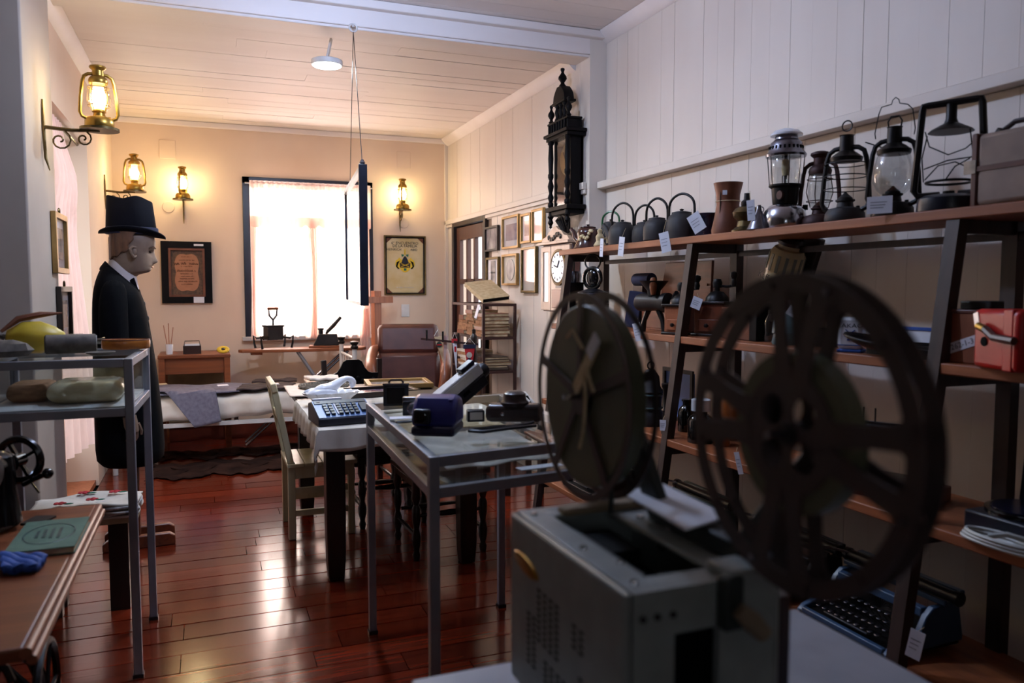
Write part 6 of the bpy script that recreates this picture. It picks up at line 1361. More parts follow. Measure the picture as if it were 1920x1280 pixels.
t = T('blue_roll', 'blue cylinder lying behind the meat grinder hopper', 'roll', (2.29, p.y, S2)); G().bx(-.04, .04, -.05, .05, 0, .235).obj('box', 'leather_dark', t); G().lathe([(.034, -.085), (.036, -.08), (.036, .08), (.034, .085), (.001, .085)], 18, (0, 0, .271), 'y').obj('cylinder', 'navy_felt', t)
# open wooden box with raised lid
a, b = on(1232, S2, 2.30), on(1325, S2, 2.30)
t = T('wooden_chest', 'open reddish wooden box with raised sloping lid at the back of the shelf', 'box', (2.27, (a.y + b.y) / 2, S2)); L = a.y - b.y
G().bx(-.065, .065, -L / 2, L / 2, 0, .012).bx(-.065, -.055, -L / 2, L / 2, .012, .15).bx(.055, .065, -L / 2, L / 2, .012, .15).bx(-.055, .055, -L / 2, -L / 2 + .01, .012, .15).bx(-.055, .055, L / 2 - .01, L / 2, .012, .15).obj('box_body', 'box_wood', t, bev=.002)
G().prism([(-L / 2, .15), (L / 2, .15), (L / 2 - .015, .24), (L / 2 - .05, .36), (-L / 2 - .01, .36)], .052, .066, 'yz').obj('lid', 'box_wood', t, bev=.003); G().bx(.046, .052, -L / 2 + .02, L / 2 - .03, .235, .245).obj('lid_rib', 'box_wood', t)
def mill(label, u, X, w, h, mat, drawer):
    p, k = sh(u, X, S2); t = T('coffee_mill', label, 'coffee mill', tuple(p), R(-66), 'coffee mills on the second shelf')
    G().bx(-w / 2, w / 2, -w / 2, w / 2, .012, h).obj('box', mat, t, bev=.003); [G().bx(-w / 2 - .012, w / 2 + .012, -w / 2 - .012, w / 2 + .012, q, q + .012).obj(nm, 'dark_wood', t, bev=.003) for q, nm in ((0, 'base_plate'), (h, 'top_plate'))]
    d = G().bx(-w * .36, w * .36, -w / 2 - .006, -w / 2, .022, .022 + h * .38).obj('drawer', mat, t, bev=.002); G().lathe([(.004, 0), (.005, .008), (.010, .014), (.009, .02), (.001, .022)], 10, (0, -w / 2 - .006, .022 + h * .19), 'y').xf(Matrix.Translation((0, 2 * (-w / 2 - .006), 0)) @ Matrix.Scale(-1, 4, (0, 1, 0))).obj('knob', 'black_iron', d)
    G().lathe([(.055, h + .012), (.052, h + .03), (.03, h + .055), (.012, h + .06), (.010, h + .10), (.001, h + .10)], 20).obj('dome', 'black_iron', t)
    G().lathe([(.02, h + .075), (.022, h + .10), (.016, h + .115), (.001, h + .117)], 12).tube([(0, 0, h + .085), (.05, 0, h + .08), (.085, 0, h + .085)], .006, 6).obj('crank', 'black_iron', t); G().lathe([(.010, h + .08), (.014, h + .10), (.010, h + .115), (.018, h + .13), (.016, h + .145), (.001, h + .15)], 12, (.085, 0, 0)).obj('crank_knob', 'black_iron', t)
mill('small wooden coffee mill with drawer left of the shelf leg', 1278, 2.13, .115, .135, 'orange_wood', 1)
mill('wooden coffee mill with domed top and crank right of the shelf leg', 1345, 2.22, .15, .15, 'box_wood', 1)
a, b = on(1375, S2, 2.24), on(1450, S2, 2.24)
t = T('red_wood_box', 'dark red wooden box with black end on the second shelf', 'box', (2.21, (a.y + b.y) / 2 - .03, S2)); L = (a.y - b.y) * .7
G().bx(-.08, .08, -L / 2, L / 2, 0, .13).obj('box_body', 'box_wood', t, bev=.004); G().bx(-.084, .084, -L / 2 - .05, -L / 2, 0, .16).obj('end_panel', 'black_wood', t, bev=.004); G().bx(-.083, .083, -L / 2, L / 2, .13, .14).obj('lid', 'box_wood', t)
p, k = sh(1478, 2.14, S2)
t = T('teal_jug', 'blue-green glazed jug with metal top on the second shelf', 'jug', tuple(p)); G().lathe([(.001, 0), (26 * k, 0), (28 * k, 4 * k), (25 * k, 20 * k), (28 * k, 22 * k), (26 * k, 44 * k), (16 * k, 56 * k), (13 * k, 62 * k), (.001, 62 * k)], 22).obj('body', 'teal_glaze', t); G().lathe([(14 * k, 62 * k), (16 * k, 70 * k), (20 * k, 84 * k), (14 * k, 90 * k), (.001, 92 * k)], 16).obj('top', 'nickel', t); G().tube([(20 * k, 0, 50 * k), (34 * k, 0, 46 * k), (32 * k, 0, 20 * k), (25 * k, 0, 14 * k)], 3 * k, 8).obj('handle', 'teal_glaze', t)
p, k = sh(1452, 2.20, S2)
t = T('glass_jar', 'clear glass jar between the red box and the blue-green jug', 'jar', tuple(p)); G().lathe([(.001, 0), (20 * k, 0), (22 * k, 6 * k), (22 * k, 40 * k), (15 * k, 52 * k), (15 * k, 60 * k)], 20).obj('jar', 'old_glass', t)
# wall coffee mill: ceramic jar tilted on a board
p = atX(1495, 505, 2.40)
t = T('ceramic_wall_mill', 'cream ceramic wall coffee mill with grey striped shoulder on a dark board', 'coffee mill', (2.41, p.y, p.z)); k = sc_at(p)
G().bx(.0, .03, -.07, .07, -.20, .16).xf(Matrix.Rotation(R(22), 4, 'X')).obj('back_board', 'dark_wood', t, bev=.006)
mj = Matrix.Translation((-.075, .02, -.02)) @ Matrix.Rotation(R(22), 4, 'X')
G().lathe([(.001, -.13), (.06, -.13), (.072, -.11), (.076, .02), (.076, .09), (.062, .115), (.05, .12), (.05, .135), (.001, .135)], 24).xf(mj).obj('jar', 'cream_glaze', t)
for i in range(14): a = 2 * math.pi * i / 14; G().box((.0765 * math.cos(a), .0765 * math.sin(a), .055), (.003, .013, .075), (0, 0, a)).xf(mj).obj('stripe', 'stripe_grey', t)
G().lathe([(.055, .135), (.058, .15), (.05, .165), (.001, .168)], 22).xf(mj).obj('lid', 'leather_dark', t); g = text('Kaffee', .045, 'leather_dark', t, (-.1525, .028, -.035), (R(90), R(22), R(-90)))
G().lathe([(.03, -.13), (.045, -.15), (.04, -.19), (.03, -.21), (.001, -.21)], 16).xf(mj).obj('grinder', 'iron_grey', t); G().tube([(-.08, .0, -.20), (-.13, -.03, -.19), (-.16, -.06, -.18)], .006, 6).ball((-.165, -.065, -.165), .014, 8, 6).obj('crank', 'nickel', t)
p, k = sh(1600, 2.10, S2)
t = T('cocoa_jar', 'white china storage jar with blue windmill, lettered in black', 'jar', tuple(p), R(-56))
G().bx(-.042, .042, -.042, .042, .014, .16).obj('jar', 'white_china', t, bev=.014); G().bx(-.0425, .0425, -.0425, .0425, 0, .014).obj('blue_foot', 'cloth_blue', t, bev=.004); G().bx(-.043, .043, -.043, .043, .032, .036).obj('blue_line', 'cloth_blue', t)
text('KAKAO', .026, 'ink', t, (0, -.0428, .122), FACE_Y); t.scale = (.95, .95, .76)
G().prism([(-.008, .055), (.010, .055), (.007, .088), (-.005, .088)], -.0436, -.0422, 'xz').obj('windmill', 'cloth_blue', t)
for a in (40, 130, 220, 310): G().box((.001 + .012 * math.cos(R(a)), -.0432, .088 + .012 * math.sin(R(a))), (.022, .0012, .004), (0, -R(a), 0)).obj('windmill_sail', 'cloth_blue', t)
G().prism([(-.006, .055), (.008, .055), (.005, .088), (-.004, .088)], .0422, .0436, 'yz').obj('windmill', 'cloth_blue', t)
p, k = sh(1552, 2.2, S2); t = T('black_cup', 'small black metal cup left of the white china jar', 'cup', tuple(p)); G().lathe([(.001, 0), (.04, 0), (.042, .07), (.038, .07), (.036, .006), (.001, .006)], 18).obj('cup', 'black_iron', t); G().torus((-.02, -.045, .035), .018, .004, 'y', 14, 5).obj('handle', 'black_iron', t)
p, k = sh(1650, 2.05, S2); t = T('iron_pan', 'black oval iron pan tilted before the white china jar', 'pan', tuple(p), R(-80)); g = G().grid(lambda a, b: (.13 * b * math.cos(6.283 * a), .065 * b * math.sin(6.283 * a), .012 + .028 * b ** 3 ), 28, 8, True); g.xf(Matrix.Translation((0, 0, .012)) @ Matrix.Rotation(R(9), 4, 'Y')); g.obj('bowl', 'black_iron', t, solid=.008); G().beam((.12, 0, .03), (.20, .01, .02), .022, .010).obj('handle', 'black_iron', t)
p, k = sh(1690, 2.20, S2); t = T('white_tray', 'pale enamel tray standing at the back of the second shelf', 'tray', (2.29, p.y + .03, S2)); G().bx(-.01, .01, -.19, .19, 0, .085).obj('tray', 'white_china', t, bev=.006); G().bx(-.014, .014, -.195, .195, .078, .088).obj('rim', 'cloth_blue', t)
p, k = sh(1726, 2.17, S2); t = T('baking_tin', 'flat black baking tin on the second shelf', 'tin', tuple(p)); G().ring([(-.08, -.14), (.08, -.14), (.08, .14), (-.08, .14)], [(-.07, -.13), (.07, -.13), (.07, .13), (-.07, .13)], 0, .04, 'xy').bx(-.07, .07, -.13, .13, 0, .006).obj('tin', 'black_iron', t)
a, b = on(1765, S2, 2.08), on(1850, S2, 2.08); L = a.y - b.y
t = T('leather_case', 'brown leather case with a paper strip beside the red camera', 'case', (2.16, (a.y + b.y) / 2, S2)); G().bx(-.08, .08, -L / 2, L / 2, 0, .155).obj('case', 'leather_tan', t, bev=.005); G().bx(-.084, .084, -L / 2 - .003, L / 2 + .003, .148, .160).obj('lid_edge', 'leather_brown', t, bev=.003); G().bx(-.03, .03, -.05, .05, .16, .185).obj('black_clasp', 'dark_plastic', t, bev=.004)
G().box((-.0815, -.0, .055), (.002, .13, .030), (R(-20), 0, 0)).obj('paper_strip', 'card_white', t); text('0262-1-3', .024, 'ink', t, (-.0832, 0, .055), (R(90), R(-20), R(-90)), sx=1.05)
a, b = on(1822, S2, 2.0), on(1950, S2, 2.0); L = a.y - b.y
t = T('red_box', 'bright red box with brass clip and white sticker at the right edge', 'box', (2.06, (a.y + b.y) / 2, S2), R(-20)); 
G().bx(-.065, .065, -L / 2, L / 2, 0, .165).obj('box_body', 'red_paint', t, bev=.014); G().bx(-.067, .067, -L / 2 + .02, -L / 2 + .06, .0, .167).obj('ridge', 'red_paint', t, bev=.004)
G().lathe([(.013, 0), (.013, .003), (.001, .0032)], 16, (-.0655, L / 2 - .055, .075), 'x').xf(Matrix.Translation((-.131, 0, 0)) @ Matrix.Scale(-1, 4, (1, 0, 0))).obj('hole', 'void_black', t); G().tube([(-.078, L / 2 - .045, .118), (-.078, L / 2 - .075, .110)], .011, 10).obj('brass_clip', 'brass', t); G().tube([(-.078, L / 2 - .075, .110), (-.08, -.02, .09), (-.075, -L / 2, .085)], .011, 8).obj('strap', 'leather_brown', t)
G().box((-.0662, L / 2 - .018, .132), (.002, .022, .045), (R(-16), 0, 0)).obj('sticker', 'pale_print_glare', t)
# ---- third shelf
p, k = sh(1222, 2.10, S3)
t = T('miners_lamp', 'dark cylindrical miner lamp on the third shelf behind the olive reel', 'lantern', tuple(p)); G().lathe([(.001, 0), (24 * k, 0), (26 * k, 6 * k), (24 * k, 24 * k), (20 * k, 30 * k), (22 * k, 60 * k), (24 * k, 64 * k), (18 * k, 74 * k), (16 * k, 92 * k), (8 * k, 104 * k), (.001, 106 * k)], 20).obj('body', 'soot_black', t); G().torus((0, 0, 112 * k), 7 * k, 1.5 * k, 'y', 14, 5).obj('hook_ring', 'black_iron', t)
for j in (34, 58): G().torus((0, 0, j * k), 23 * k, 2 * k, n=22, m=5).obj('band', 'typewriter_green', t)
p, k = sh(1254, 2.05, S3)
t = T('black_column', 'slim black turned column on the third shelf', 'column', tuple(p)); G().lathe([(.001, 0), (11 * k, 0), (11 * k, 8 * k), (8 * k, 12 * k), (8 * k, 40 * k), (10 * k, 44 * k), (8 * k, 48 * k), (8 * k, 84 * k), (11 * k, 88 * k), (11 * k, 94 * k), (.001, 96 * k)], 14).obj('column', 'black_iron', t)
p, k = sh(1272, 2.30, S3)
t = T('blue_picture', 'pale blue framed panel standing at the back of the third shelf', 'picture', (2.31, p.y, S3)); G().bx(0, .012, -.13, .13, .0, .26).obj('panel', 'glazed_tile_blue', t); G().ring([(-.14, 0), (.14, 0), (.14, .275), (-.14, .275)], [(-.12, .02), (.12, .02), (.12, .255), (-.12, .255)], -.012, 0, 'yz').obj('frame', 'iron_grey', t)
def bottle(label, u, X, r, h, mat, capm=None, caph=0, neck=.4):
    p, k = sh(u, X, S3); t = T('bottle', label, 'bottle', tuple(p)); r *= k; h *= k
    G().lathe([(.001, 0), (r, 0), (r * 1.02, h * .03), (r, h * .62), (r * .85, h * .72), (r * neck, h * .82), (r * neck, h * .92), (r * neck * 1.25, h * .94), (r * neck * 1.25, h), (.001, h)], 20).obj('body', mat, t)
    if capm: G().lathe([(r * neck * 1.5, h * .9), (r * neck * 1.5, h + caph * k), (r * neck * 1.1, h + caph * k + 2 * k), (.001, h + caph * k + 2 * k)], 16).obj('cap', capm, t)
bottle('brown stoneware bottle at the back of the third shelf', 1374, 2.25, 20, 118, 'bottle_brown', neck=.5)
bottle('black bottle with ribbed white cap seen through the open reel', 1318, 2.08, 24, 66, 'black_gloss', 'white_china', 14, .5)
bottle('dark bottle standing left of the ribbed white cap', 1292, 2.18, 17, 60, 'black_gloss', neck=.5)
bottle('short brown stoneware bottle right of the black bottle', 1358, 2.12, 15, 52, 'bottle_brown', neck=.5)
p, k = sh(1545, 2.22, S3)
t = T('desk_lamp', 'dark curved lamp arm on the third shelf behind the reel hub', 'lamp', tuple(p), R(-66)); G().lathe([(.001, 0), (.06, 0), (.06, .015), (.02, .03), (.012, .05), (.001, .05)], 18).obj('base', 'black_iron', t); G().tube([(0, 0, .04), (-.01, 0, .14), (.02, 0, .24), (.07, 0, .30)], .008, 8).obj('arm', 'black_iron', t); G().lathe([(.02, 0), (.05, -.05), (.055, -.09), (.05, -.088), (.015, -.005)], 18, (.08, 0, .31)).obj('shade', 'nickel', t)
# sewing machine head (portable)
p, k = sh(1660, 2.13, S3)
t = T('portable_sewing_machine', 'small black sewing machine with red base on the third shelf', 'sewing machine', tuple(p), R(-72))
G().bx(-.20, .20, -.085, .085, 0, .05).obj('wooden_base', 'baseboard_red', t, bev=.004); G().bx(-.185, .185, -.07, .07, .05, .064).obj('bed', 'black_gloss', t, bev=.003)
G().tube([(.14, 0, .06), (.14, 0, .14), (.13, 0, .20), (.08, 0, .222), (-.06, 0, .222), (-.14, 0, .215), (-.155, 0, .16), (-.155, 0, .12)], [.034, .026, .028, .026, .022, .026, .022, .012], 12).obj('arm', 'black_gloss', t); G().cyl((-.155, 0, .064), (-.155, 0, .125), .005, n=8).obj('needle_bar', 'chrome', t); G().lathe([(.001, 0), (.05, 0), (.055, .008), (.05, .018), (.001, .018)], 24, (.17, 0, .20), 'x').obj('hand_wheel', 'black_gloss', t)
for x in (-.06, -.02): G().cyl((x, 0, .235), (x, 0, .29), .003, n=6).obj('spool_pin', 'iron_grey', t)
# record player with open lid and coiled cable
a, b = on(1800, S3, 1.99), on(1985, S3, 1.99); L = a.y - b.y
t = T('record_player', 'black portable record player with its lid standing open', 'record player', (2.17, (a.y + b.y) / 2, S3))
G().bx(-.13, .13, -L / 2, L / 2, 0, .06).obj('base', 'calc_dark', t, bev=.006); G().box((.125, -.0, .185), (.03, L, .26), (0, R(6), 0)).obj('lid', 'coat_black', t, bev=.006); G().lathe([(.001, .06), (.11, .06), (.11, .072), (.10, .074), (.001, .074)], 32, (-.01, .03, 0)).obj('turntable', 'black_gloss', t); G().lathe([(.001, .075), (.095, .075), (.095, .078), (.001, .078)], 32, (-.01, .03, 0)).obj('record', 'navy_enamel', t)
G().tube([(.06, -.12, .085), (.02, -.10, .095), (-.05, -.06, .088)], [.008, .007, .010], 8).obj('tonearm', 'nickel', t); G().box((.102, -.045, .19), (.003, .12, .05), (0, R(6), 0)).obj('caption_card', 'card_white', t)
p = on(1895, S3, 2.0); g = G()
for j in range(3): g.tube([(.035 * math.cos(a) * (1 + .1 * j), .12 * math.sin(a) * (1 - .06 * j), .007 + .010 * j) for a in [i * 2 * math.pi / 28 for i in range(28)]], .0055, 6, True)
g.tube([(-.03, .02, .03), (.0, -.01, .04), (.03, -.04, .03)], .008, 6); tag(g.obj('coiled_cable', 'cable_white', loc=(1.985, p.y - .02, S3)), 'coil of white cable on the third shelf before the record player', 'cable')
# ---- typewriters on the lowest shelf
def typewriter(label, u, X, mat, w=.34, d=.32, rz_=-90, z=S4, keys=True, shift=0, Y=None):
    p = on(u, z, X); t = T('typewriter', label, 'typewriter', (X, (Y or p.y) + shift, z), R(rz_), 'typewriters on the lowest shelf')
    G().prism([(-d / 2, .012), (d / 2, .012), (d / 2, .05), (-d / 2, .03)], -w / 2, w / 2, 'yz').obj('base', 'black_iron', t, bev=.004)
    for sx in (-1, 1): G().prism([(-d / 2, .028), (-d / 2 + .02, .045), (-.03, .075), (.0, .13), (.03, .155), (d / 2 - .02, .155), (d / 2, .05), (d / 2, .03), (-d / 2, .02)], sx * w / 2 - .012, sx * w / 2 + .012, 'yz').obj('side_panel', mat, t, bev=.004)
    G().bx(-w / 2 + .012, w / 2 - .012, -d / 2, -d / 2 + .02, .015, .042).obj('front_bar', mat, t, bev=.004); G().bx(-w / 2 + .012, w / 2 - .012, .0, .03, .12, .15).obj('type_cover', mat, t, bev=.004)
    G().lathe([(.02, -w * .58), (.02, w * .58), (.001, w * .58)], 16, (0, d / 2 - .06, .185), 'x').obj('platen', 'dark_plastic', t)
    G().bx(-w * .56, w * .56, d / 2 - .035, d / 2 - .01, .165, .20).bx(-w * .56, w * .56, d / 2 - .10, d / 2 - .085, .158, .175).obj('carriage', mat, t, bev=.003)
    for sx in (-1, 1): G().lathe([(.024, 0), (.024, .018), (.001, .018)], 14, (sx * (w * .6) - .009, d / 2 - .06, .185), 'x').obj('platen_knob', 'dark_plastic', t)
    G().tube([(-w * .56, d / 2 - .07, .195), (-w * .66, d / 2 - .13, .21), (-w * .68, d / 2 - .16, .21)], .005, 6).obj('return_lever', 'nickel', t)
    g = G(); g2 = G()
    for r_ in range(4):
        for c in range(10):
            x = -w * .36 + c * w * .075 + r_ * .006; y = -d / 2 + .04 + r_ * .028; zz = .055 + r_ * .014
            kc = G().lathe([(.0085, 0), (.0085, .004), (.001, .0045)], 8, (x, y, zz)).obj('key', 'dark_plastic', t) if keys and r_ < 4 else None
            if kc: g2.torus((x, y, zz + .003), .0088, .0011, n=8, m=4)
            g.cyl((x, y, zz), (x, y + .05, .04), .0015, n=4)
    g.obj('key_levers', 'iron_grey', t)
    if keys: g2.obj('key_rims', 'nickel', t)
    G().bx(-w * .25, w * .25, -d / 2 + .022, -d / 2 + .034, .048, .055).obj('space_bar', 'dark_plastic', t, bev=.002)
    g = G()
    for i in range(21): a = R(-60 + 6 * i); g.beam((.0, .02, .08), (.09 * math.sin(a), .02 + .03 * math.cos(a) - .05, .08 + .045 * math.cos(a)), .0025, .0025)
    g.obj('type_bars', 'iron_grey', t)
    return t
typewriter('blue typewriter with white tag on the lowest shelf, nearest to the viewer', 1690, 2.10, 'typewriter_blue', .38, .32, -90, shift=.06)
typewriter('dark grey-green typewriter on the lowest shelf behind the projector', 1290, 2.09, 'typewriter_green', .36, .32, -90)
typewriter('black typewriter on the lowest shelf between the green and the blue one', 1470, 2.09, 'black_iron', .36, .32, -90)
typewriter('black typewriter at the far left end of the lowest shelf', 1130, 2.09, 'black_iron', .36, .32, -90)
typewriter('teal typewriter at the right end of the lowest shelf, cut by the picture edge', 1900, 2.10, 'typewriter_green', .36, .32, -90, Y=1.12)
htag('white tag hanging from the blue typewriter', 1716, 1208, 27, 56, 1.93, 10, (8, 8), -70)
# low bench with bag beyond the low glass case
p = atZ(965, 905, .0)
t = T('low_bench', 'low dark wooden bench between the shelf unit and the iron rack', 'bench', (2.08, 5.22, 0), R(80))
G().bx(-.24, .24, -.16, .16, .50, .53).obj('bench_top', 'dark_wood', t, bev=.004)
for x in (-.2, .2):
    for y in (-.12, .12): G().bx(x - .02, x + .02, y - .02, y + .02, 0, .50).obj('bench_leg', 'dark_wood', t)
t = T('cloth_bundle', 'crumpled black cloth with pale cords lying on the low dark bench', 'cloth', (2.08, 5.22, .002), R(80))
def fb(a, b): return (.22 * (2 * a - 1), .14 * (2 * b - 1), .54 + .14 * math.sin(math.pi * a) ** .6 * math.sin(math.pi * b) ** .6 + .02 * math.sin(a * 23 + b * 7) * math.sin(b * 17))
G().grid(fb, 26, 18).obj('dark_cloth', 'coat_black', t); G().tube([(-.1, -.1, .62), (0, -.05, .69), (.1, .02, .68), (.17, .06, .62)], .012, 6).tube([(-.12, -.06, .64), (-.02, .0, .70), (.08, .05, .69)], .010, 6).obj('pale_cord', 'lace', t)
# ------------------------------------------------------------------ projector in the foreground
tz2 = .80
t = T('white_table', 'white table under the film projector', 'table', (0, 0, 0))
G().bx(.30, 1.10, .42, 1.235, tz2 - .03, tz2).obj('table_top', 'table_grey', t, bev=.004)
for x in (.34, 1.06):
    for y in (.46, 1.195): G().bx(x - .02, x + .02, y - .02, y + .02, 0, tz2 - .03).obj('leg', 'steel_grey', t)
x0, x1, y0, y1, z1 = .45, .68, .79, 1.165, 1.088
t = T('film_projector', 'grey suitcase film projector with two large reels in the foreground', 'projector', (0, 0, 0))
w = .012; zb = tz2 + .015
G().bx(x0, x0 + w, y0, y1, zb, z1).obj('side_panel', 'projector_grey', t, bev=.006)
G().bx(x1 - w, x1, y0, y1, zb, z1).obj('side_panel', 'projector_grey', t, bev=.006)
G().bx(x0 + w, x1 - w, y1 - w, y1, zb, z1).obj('back_panel', 'projector_grey', t)
# front panel with a dark cut-out
cx0, cx1, cz0, cz1_ = .520, .585, .86, 1.03
G().bx(x0 + w, cx0, y0, y0 + w, zb, z1).bx(cx1, x1 - w, y0, y0 + w, zb, z1).bx(cx0, cx1, y0, y0 + w, zb, cz0).bx(cx0, cx1, y0, y0 + w, cz1_, z1).obj('front_panel', 'projector_grey', t)
G().bx(x0 + w, x1 - w, y0 + .02, y1 - w, zb, zb + .01).bx(cx0 - .02, cx1 + .03, y0 + .03, y0 + .034, zb + .01, z1 - .04).obj('inner_chassis', 'void_black', t)
# top: rim, closed far part, open well
G().bx(x0 + w, x0 + .055, y0 + w, y1 - w, z1 - .008, z1).bx(x0 + .055, x1 - w, y0 + w, y0 + .045, z1 - .008, z1).bx(x0 + .055, x1 - w, y1 - .05, y1 - w, z1 - .008, z1).bx(.60, x1 - w, y0 + .045, y1 - .05, z1 - .008, z1).obj('top_rim', 'projector_grey', t, bev=.002)
G().bx(x0 + .055, .60, y0 + .045, y1 - .05, z1 - .06, z1 - .05).bx(.53, .585, .98, 1.08, z1 - .05, z1 - .02).obj('well_floor', 'void_black', t)
G().bx(.515, .525, y0 + .08, y1 - .06, z1 - .05, z1 - .012).obj('film_track', 'projector_dark', t)
G().lathe([(.025, 0), (.025, .03), (.001, .031)], 16, (.50, .90, z1 - .05)).obj('sprocket', 'iron_grey', t); G().lathe([(.016, 0), (.016, .035), (.001, .036)], 14, (.56, .86, z1 - .05)).obj('roller', 'nickel', t)
for x, y in ((x0 + .03, y1 - .03), (x0 + .03, y0 + .17), (x0 + .03, y0 + .03), (x0 + .05, y0 + .10), (x1 - .03, y1 - .03), (.63, 1.06), (.64, .99)): G().lathe([(.006, 0), (.005, .003), (.001, .0035)], 10, (x, y, z1)).obj('screw', 'chrome', t)
G().bx(.52, .67, y1 - .062, y1 - .03, z1, z1 + .012).obj('hinge_plate', 'linen_tan', t, bev=.004)
# badge, vents on the left side
G().lathe([(.001, -.0005), (1, 0), (.9, .003), (.001, .004)], 24, axis='x').xf(Matrix.Translation((x0, 1.096, 1.022)) @ Matrix.Rotation(R(6), 4, 'X') @ Matrix.Diagonal((-1, .050, .013, 1))).obj('badge', 'brass', t)
vm = bpy.data.meshes.new('vent_slot'); vm.from_pydata(UB.v, [], UB.f); vm.materials.append(MATS['void_black'])
for (ya, za, nc, nr) in ((1.045, 1.0, 4, 9), (.925, .995, 2, 4), (1.02, .90, 5, 7), (1.085, .95, 2, 9), (.905, .93, 2, 6)):
    for c in range(nc):
        for r_ in range(nr): piece(vm, 'vent_slot', t, (x0 + .0002, ya - c * .021, za - r_ * .0095), (.0016, .012, .0045))
# front fittings: bracket, lever
G().bx(.578, .606, y0 - .022, y0, 1.03, z1 + .010).obj('latch_block', 'projector_dark', t, bev=.004); G().bx(.592, .66, y0 - .015, y0 + .04, z1, z1 + .014).obj('lamp_bracket', 'projector_grey', t, bev=.004)
G().tube([(.592, y0 - .028, 1.06), (.608, y0 - .034, 1.045), (.624, y0 - .036, 1.028)], [.010, .013, .011], 10).obj('lever', 'linen_tan', t)
for x in (.475, .495, .517): G().lathe([(.005, 0), (.004, .003), (.001, .0035)], 8, (x, y0, 1.055), 'y').xf(Matrix.Translation((0, 2 * y0, 0)) @ Matrix.Scale(-1, 4, (0, 1, 0))).obj('rivet', 'iron_grey', t)
G().bx(.685, .715, y0 + .02, y1 - .03, zb, z1 - .045).obj('speaker_rail', 'leather_dark', t, bev=.004)
for x in (x0 + .03, x1 - .03):
    for y in (y0 + .03, y1 - .03): G().cyl((x, y, tz2), (x, y, zb), .014, n=10).obj('foot', 'dark_plastic', t)
# reel arms
RZC, RX = 1.272, .59; RY = (.655, 1.155)
G().beam((.648, .86, z1 - .03), (.648, RY[0], RZC + .025), .018, .046, (0, 1, 0)).obj('front_arm', 'projector_dark', t, bev=.004)
G().beam((.648, 1.00, z1 - .03), (.648, RY[1], RZC), .018, .046, (0, 1, 0)).obj('rear_arm', 'projector_dark', t, bev=.004)
G().bx(.635, .668, .82, 1.04, z1, z1 + .03).obj('arm_base', 'projector_dark', t, bev=.004)
for y, z in ((RY[0], RZC + .025), (RY[1], RZC)): G().cyl((.54, y, z), (.66, y, z), .005, n=8).obj('spindle', 'chrome', t)
G().cyl((.60, 1.10, z1), (.60, 1.10, z1 + .10), .004, n=8).obj('guide_rod', 'projector_dark', t)
tag(G().box((.646, .995, z1 + .036), (.07, .20, .003), (R(0), R(-10), R(-4))).obj('caption_card', 'card_white'), 'white caption card lying on top of the film projector', 'card')
RR = .172
def loop(r, n, c=(0, 0), sy=1): return [(c[0] + r * math.cos(2 * math.pi * i / n), c[1] + sy * r * math.sin(2 * math.pi * i / n)) for i in range(n)]
def flange_cut(X, mat, name, par, y, nsp, hub_r, spoke_w, rim_w, ph, angs=None):
    """reel flange: rim ring, hub disc with four holes, spokes (real openings)"""
    g = G(); n = 72
    g.ring([(y + a, RZC + b) for a, b in loop(RR, n)], [(y + a, RZC + b) for a, b in loop(RR - rim_w, n)], X, X + .0022, 'yz')
    for a in (angs or [ph + 2 * math.pi * k / nsp for k in range(nsp)]):
        d = (math.cos(a), math.sin(a)); e = (-d[1], d[0]); pts = []
        for rr, ww in ((hub_r * .9, spoke_w * 1.35), (hub_r * 1.15, spoke_w), ((hub_r + RR - rim_w) / 2, spoke_w * .86), (RR - rim_w * 1.25, spoke_w * 1.05), (RR - rim_w * .6, spoke_w * 2.1)): pts.append((rr, ww / 2))
        poly = [(y + d[0] * r_ + e[0] * w_, RZC + d[1] * r_ + e[1] * w_) for r_, w_ in pts] + [(y + d[0] * r_ - e[0] * w_, RZC + d[1] * r_ - e[1] * w_) for r_, w_ in reversed(pts)]
        g.prism(poly, X - .0004, X + .0026, 'yz')
    return g
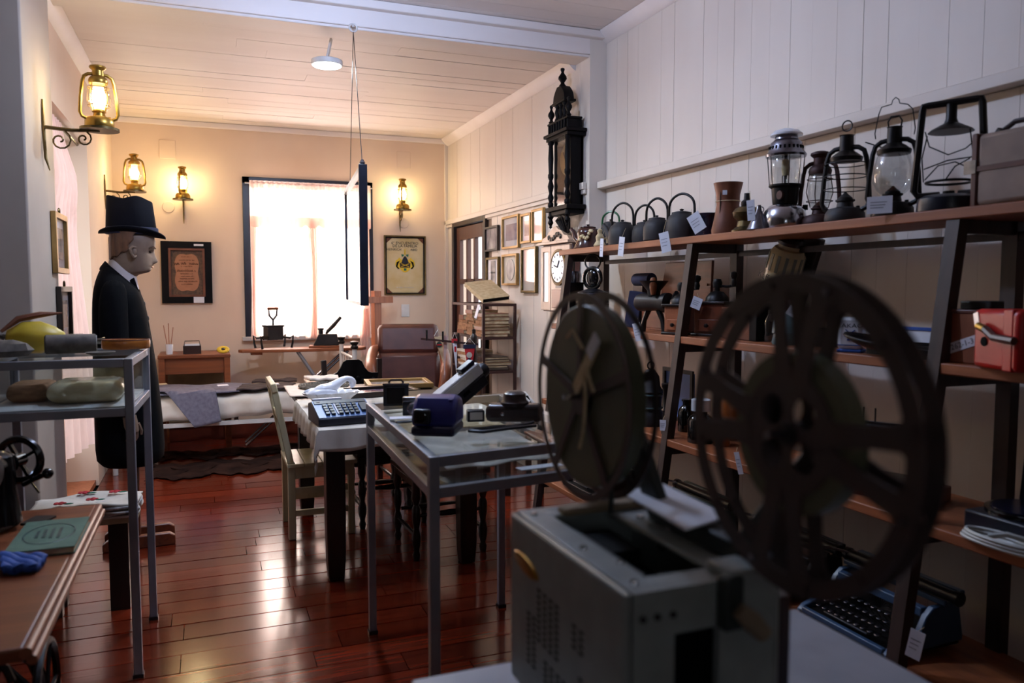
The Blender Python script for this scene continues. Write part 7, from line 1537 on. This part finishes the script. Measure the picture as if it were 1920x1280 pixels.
def reel_open(y, label):
    global RZC, RR
    RZC, RR = RZC + .025, .170
    t = T('film_reel', label, 'film reel', (0, 0, 0), group='film reels on the projector')
    for X in (.566, .592):
        g = flange_cut(X, 'reel_brown', 'flange', t, y, 8, .066, .024, .020, 0, [R(94 + 90 * q + e) for q in range(4) for e in (-12, 12)]); n = 48
        # hub disc with four round holes: built from a ring sector grid around each hole
        hr = .0165; cen = [(.033 * math.cos(R(45 + 90 * k)), .033 * math.sin(R(45 + 90 * k))) for k in range(4)]
        for k in range(4):
            a0 = R(90 * k); c = cen[k]; m = 24; inner = loop(hr, m, c); outer = []
            for i in range(m):
                th = 2 * math.pi * i / m; dx, dy = math.cos(th), math.sin(th)
                best = 9
                # distance from the hole centre to the border of the quarter disc of radius .066
                for px_, py_ in ((1, 0), (0, 1)):
                    ca, sa = math.cos(a0), math.sin(a0); u_ = (c[0] * ca + c[1] * sa, -c[0] * sa + c[1] * ca); du = (dx * ca + dy * sa, -dx * sa + dy * ca)
                    if px_ and du[1] < -1e-6: best = min(best, -u_[1] / du[1])
                    if py_ and du[0] < -1e-6: best = min(best, -u_[0] / du[0])
                bq = c[0] * dx + c[1] * dy; cq_ = c[0] ** 2 + c[1] ** 2 - .066 ** 2; best = min(best, -bq + math.sqrt(bq * bq - cq_))
                outer.append((c[0] + dx * best, c[1] + dy * best))
            g.ring([(y + a, RZC + b) for a, b in outer], [(y + a, RZC + b) for a, b in inner], X, X + .0022, 'yz')
        f = g.obj('flange', 'reel_brown', t)
        for k in range(12): 
            a = R(94 + 15 + 30 * k); G().lathe([(.0045, 0), (.0045, .003), (.001, .0035)], 8, (X - .0022, y + (RR - .012) * math.cos(a), RZC + (RR - .012) * math.sin(a)), 'x').obj('rivet', 'nickel' if k % 3 == 0 else 'reel_brown', f)
    n = 60
    G().ring([(y + a, RZC + b) for a, b in loop(.086, n)], [(y + a, RZC + b) for a, b in loop(.058, n)], .5685, .5915, 'yz').obj('film_roll', 'film_olive', t)
    G().ring([(y + a, RZC + b) for a, b in loop(.057, n)], [(y + a, RZC + b) for a, b in loop(.048, n)], .567, .5925, 'yz').obj('core', 'reel_brown', t)
    G().ring([(y + a, RZC + b) for a, b in loop(.012, 20)], [(y + a, RZC + b) for a, b in loop(.0055, 20)], .560, .615, 'yz').obj('hub', 'iron_grey', t)
    RZC, RR = RZC - .025, .172
    return t
def reel_full(y, label):
    t = T('film_reel', label, 'film reel', (0, 0, 0), group='film reels on the projector')
    for X in (.568, .612):
        f = flange_cut(X, 'reel_brown', 'flange', t, y, 5, .03, .016, .012, R(90)); n = 40
        f.ring([(y + a, RZC + b) for a, b in loop(.031, n)], [(y + a, RZC + b) for a, b in loop(.006, n)], X, X + .0022, 'yz')
        f.obj('flange', 'reel_brown', t)
    n = 72
    G().ring([(y + a, RZC + b) for a, b in loop(.150, n)], [(y + a, RZC + b) for a, b in loop(.034, n)], .574, .608, 'yz').obj('film_roll', 'film_olive', t, bev=.002)
    G().ring([(y + a, RZC + b) for a, b in loop(.033, n)], [(y + a, RZC + b) for a, b in loop(.0055, n)], .571, .611, 'yz').obj('core', 'black_iron', t)
    # white tape and loose leader on the near face
    G().box((.5655, y - .028, RZC + .050), (.004, .022, .11), (R(42), 0, 0)).obj('tape_label', 'paper_old', t); G().box((.5625, y - .060, RZC + .087), (.004, .022, .04), (R(42), 0, 0)).obj('tape_end', 'card_white', t)
    G().tube(smooth([(.565, y - .025, RZC + .045), (.563, y - .034, RZC - .0), (.564, y - .026, RZC - .05), (.565, y - .01, RZC - .085)]), .003, 5).tube([(.565, y - .03, RZC + .055), (.56, y - .055, RZC + .03), (.563, y - .062, RZC + .015)], .0035, 5).tube([(.565, y - .02, RZC + .08), (.56, y + .01, RZC + .11), (.565, y + .04, RZC + .095)], .003, 5).obj('leader_strip', 'paper_old', t)
    return t
reel_open(RY[0], 'large open dark reel with paired spokes at the right of the projector')
reel_full(RY[1], 'reel full of olive film with a paper label, left of the open reel')
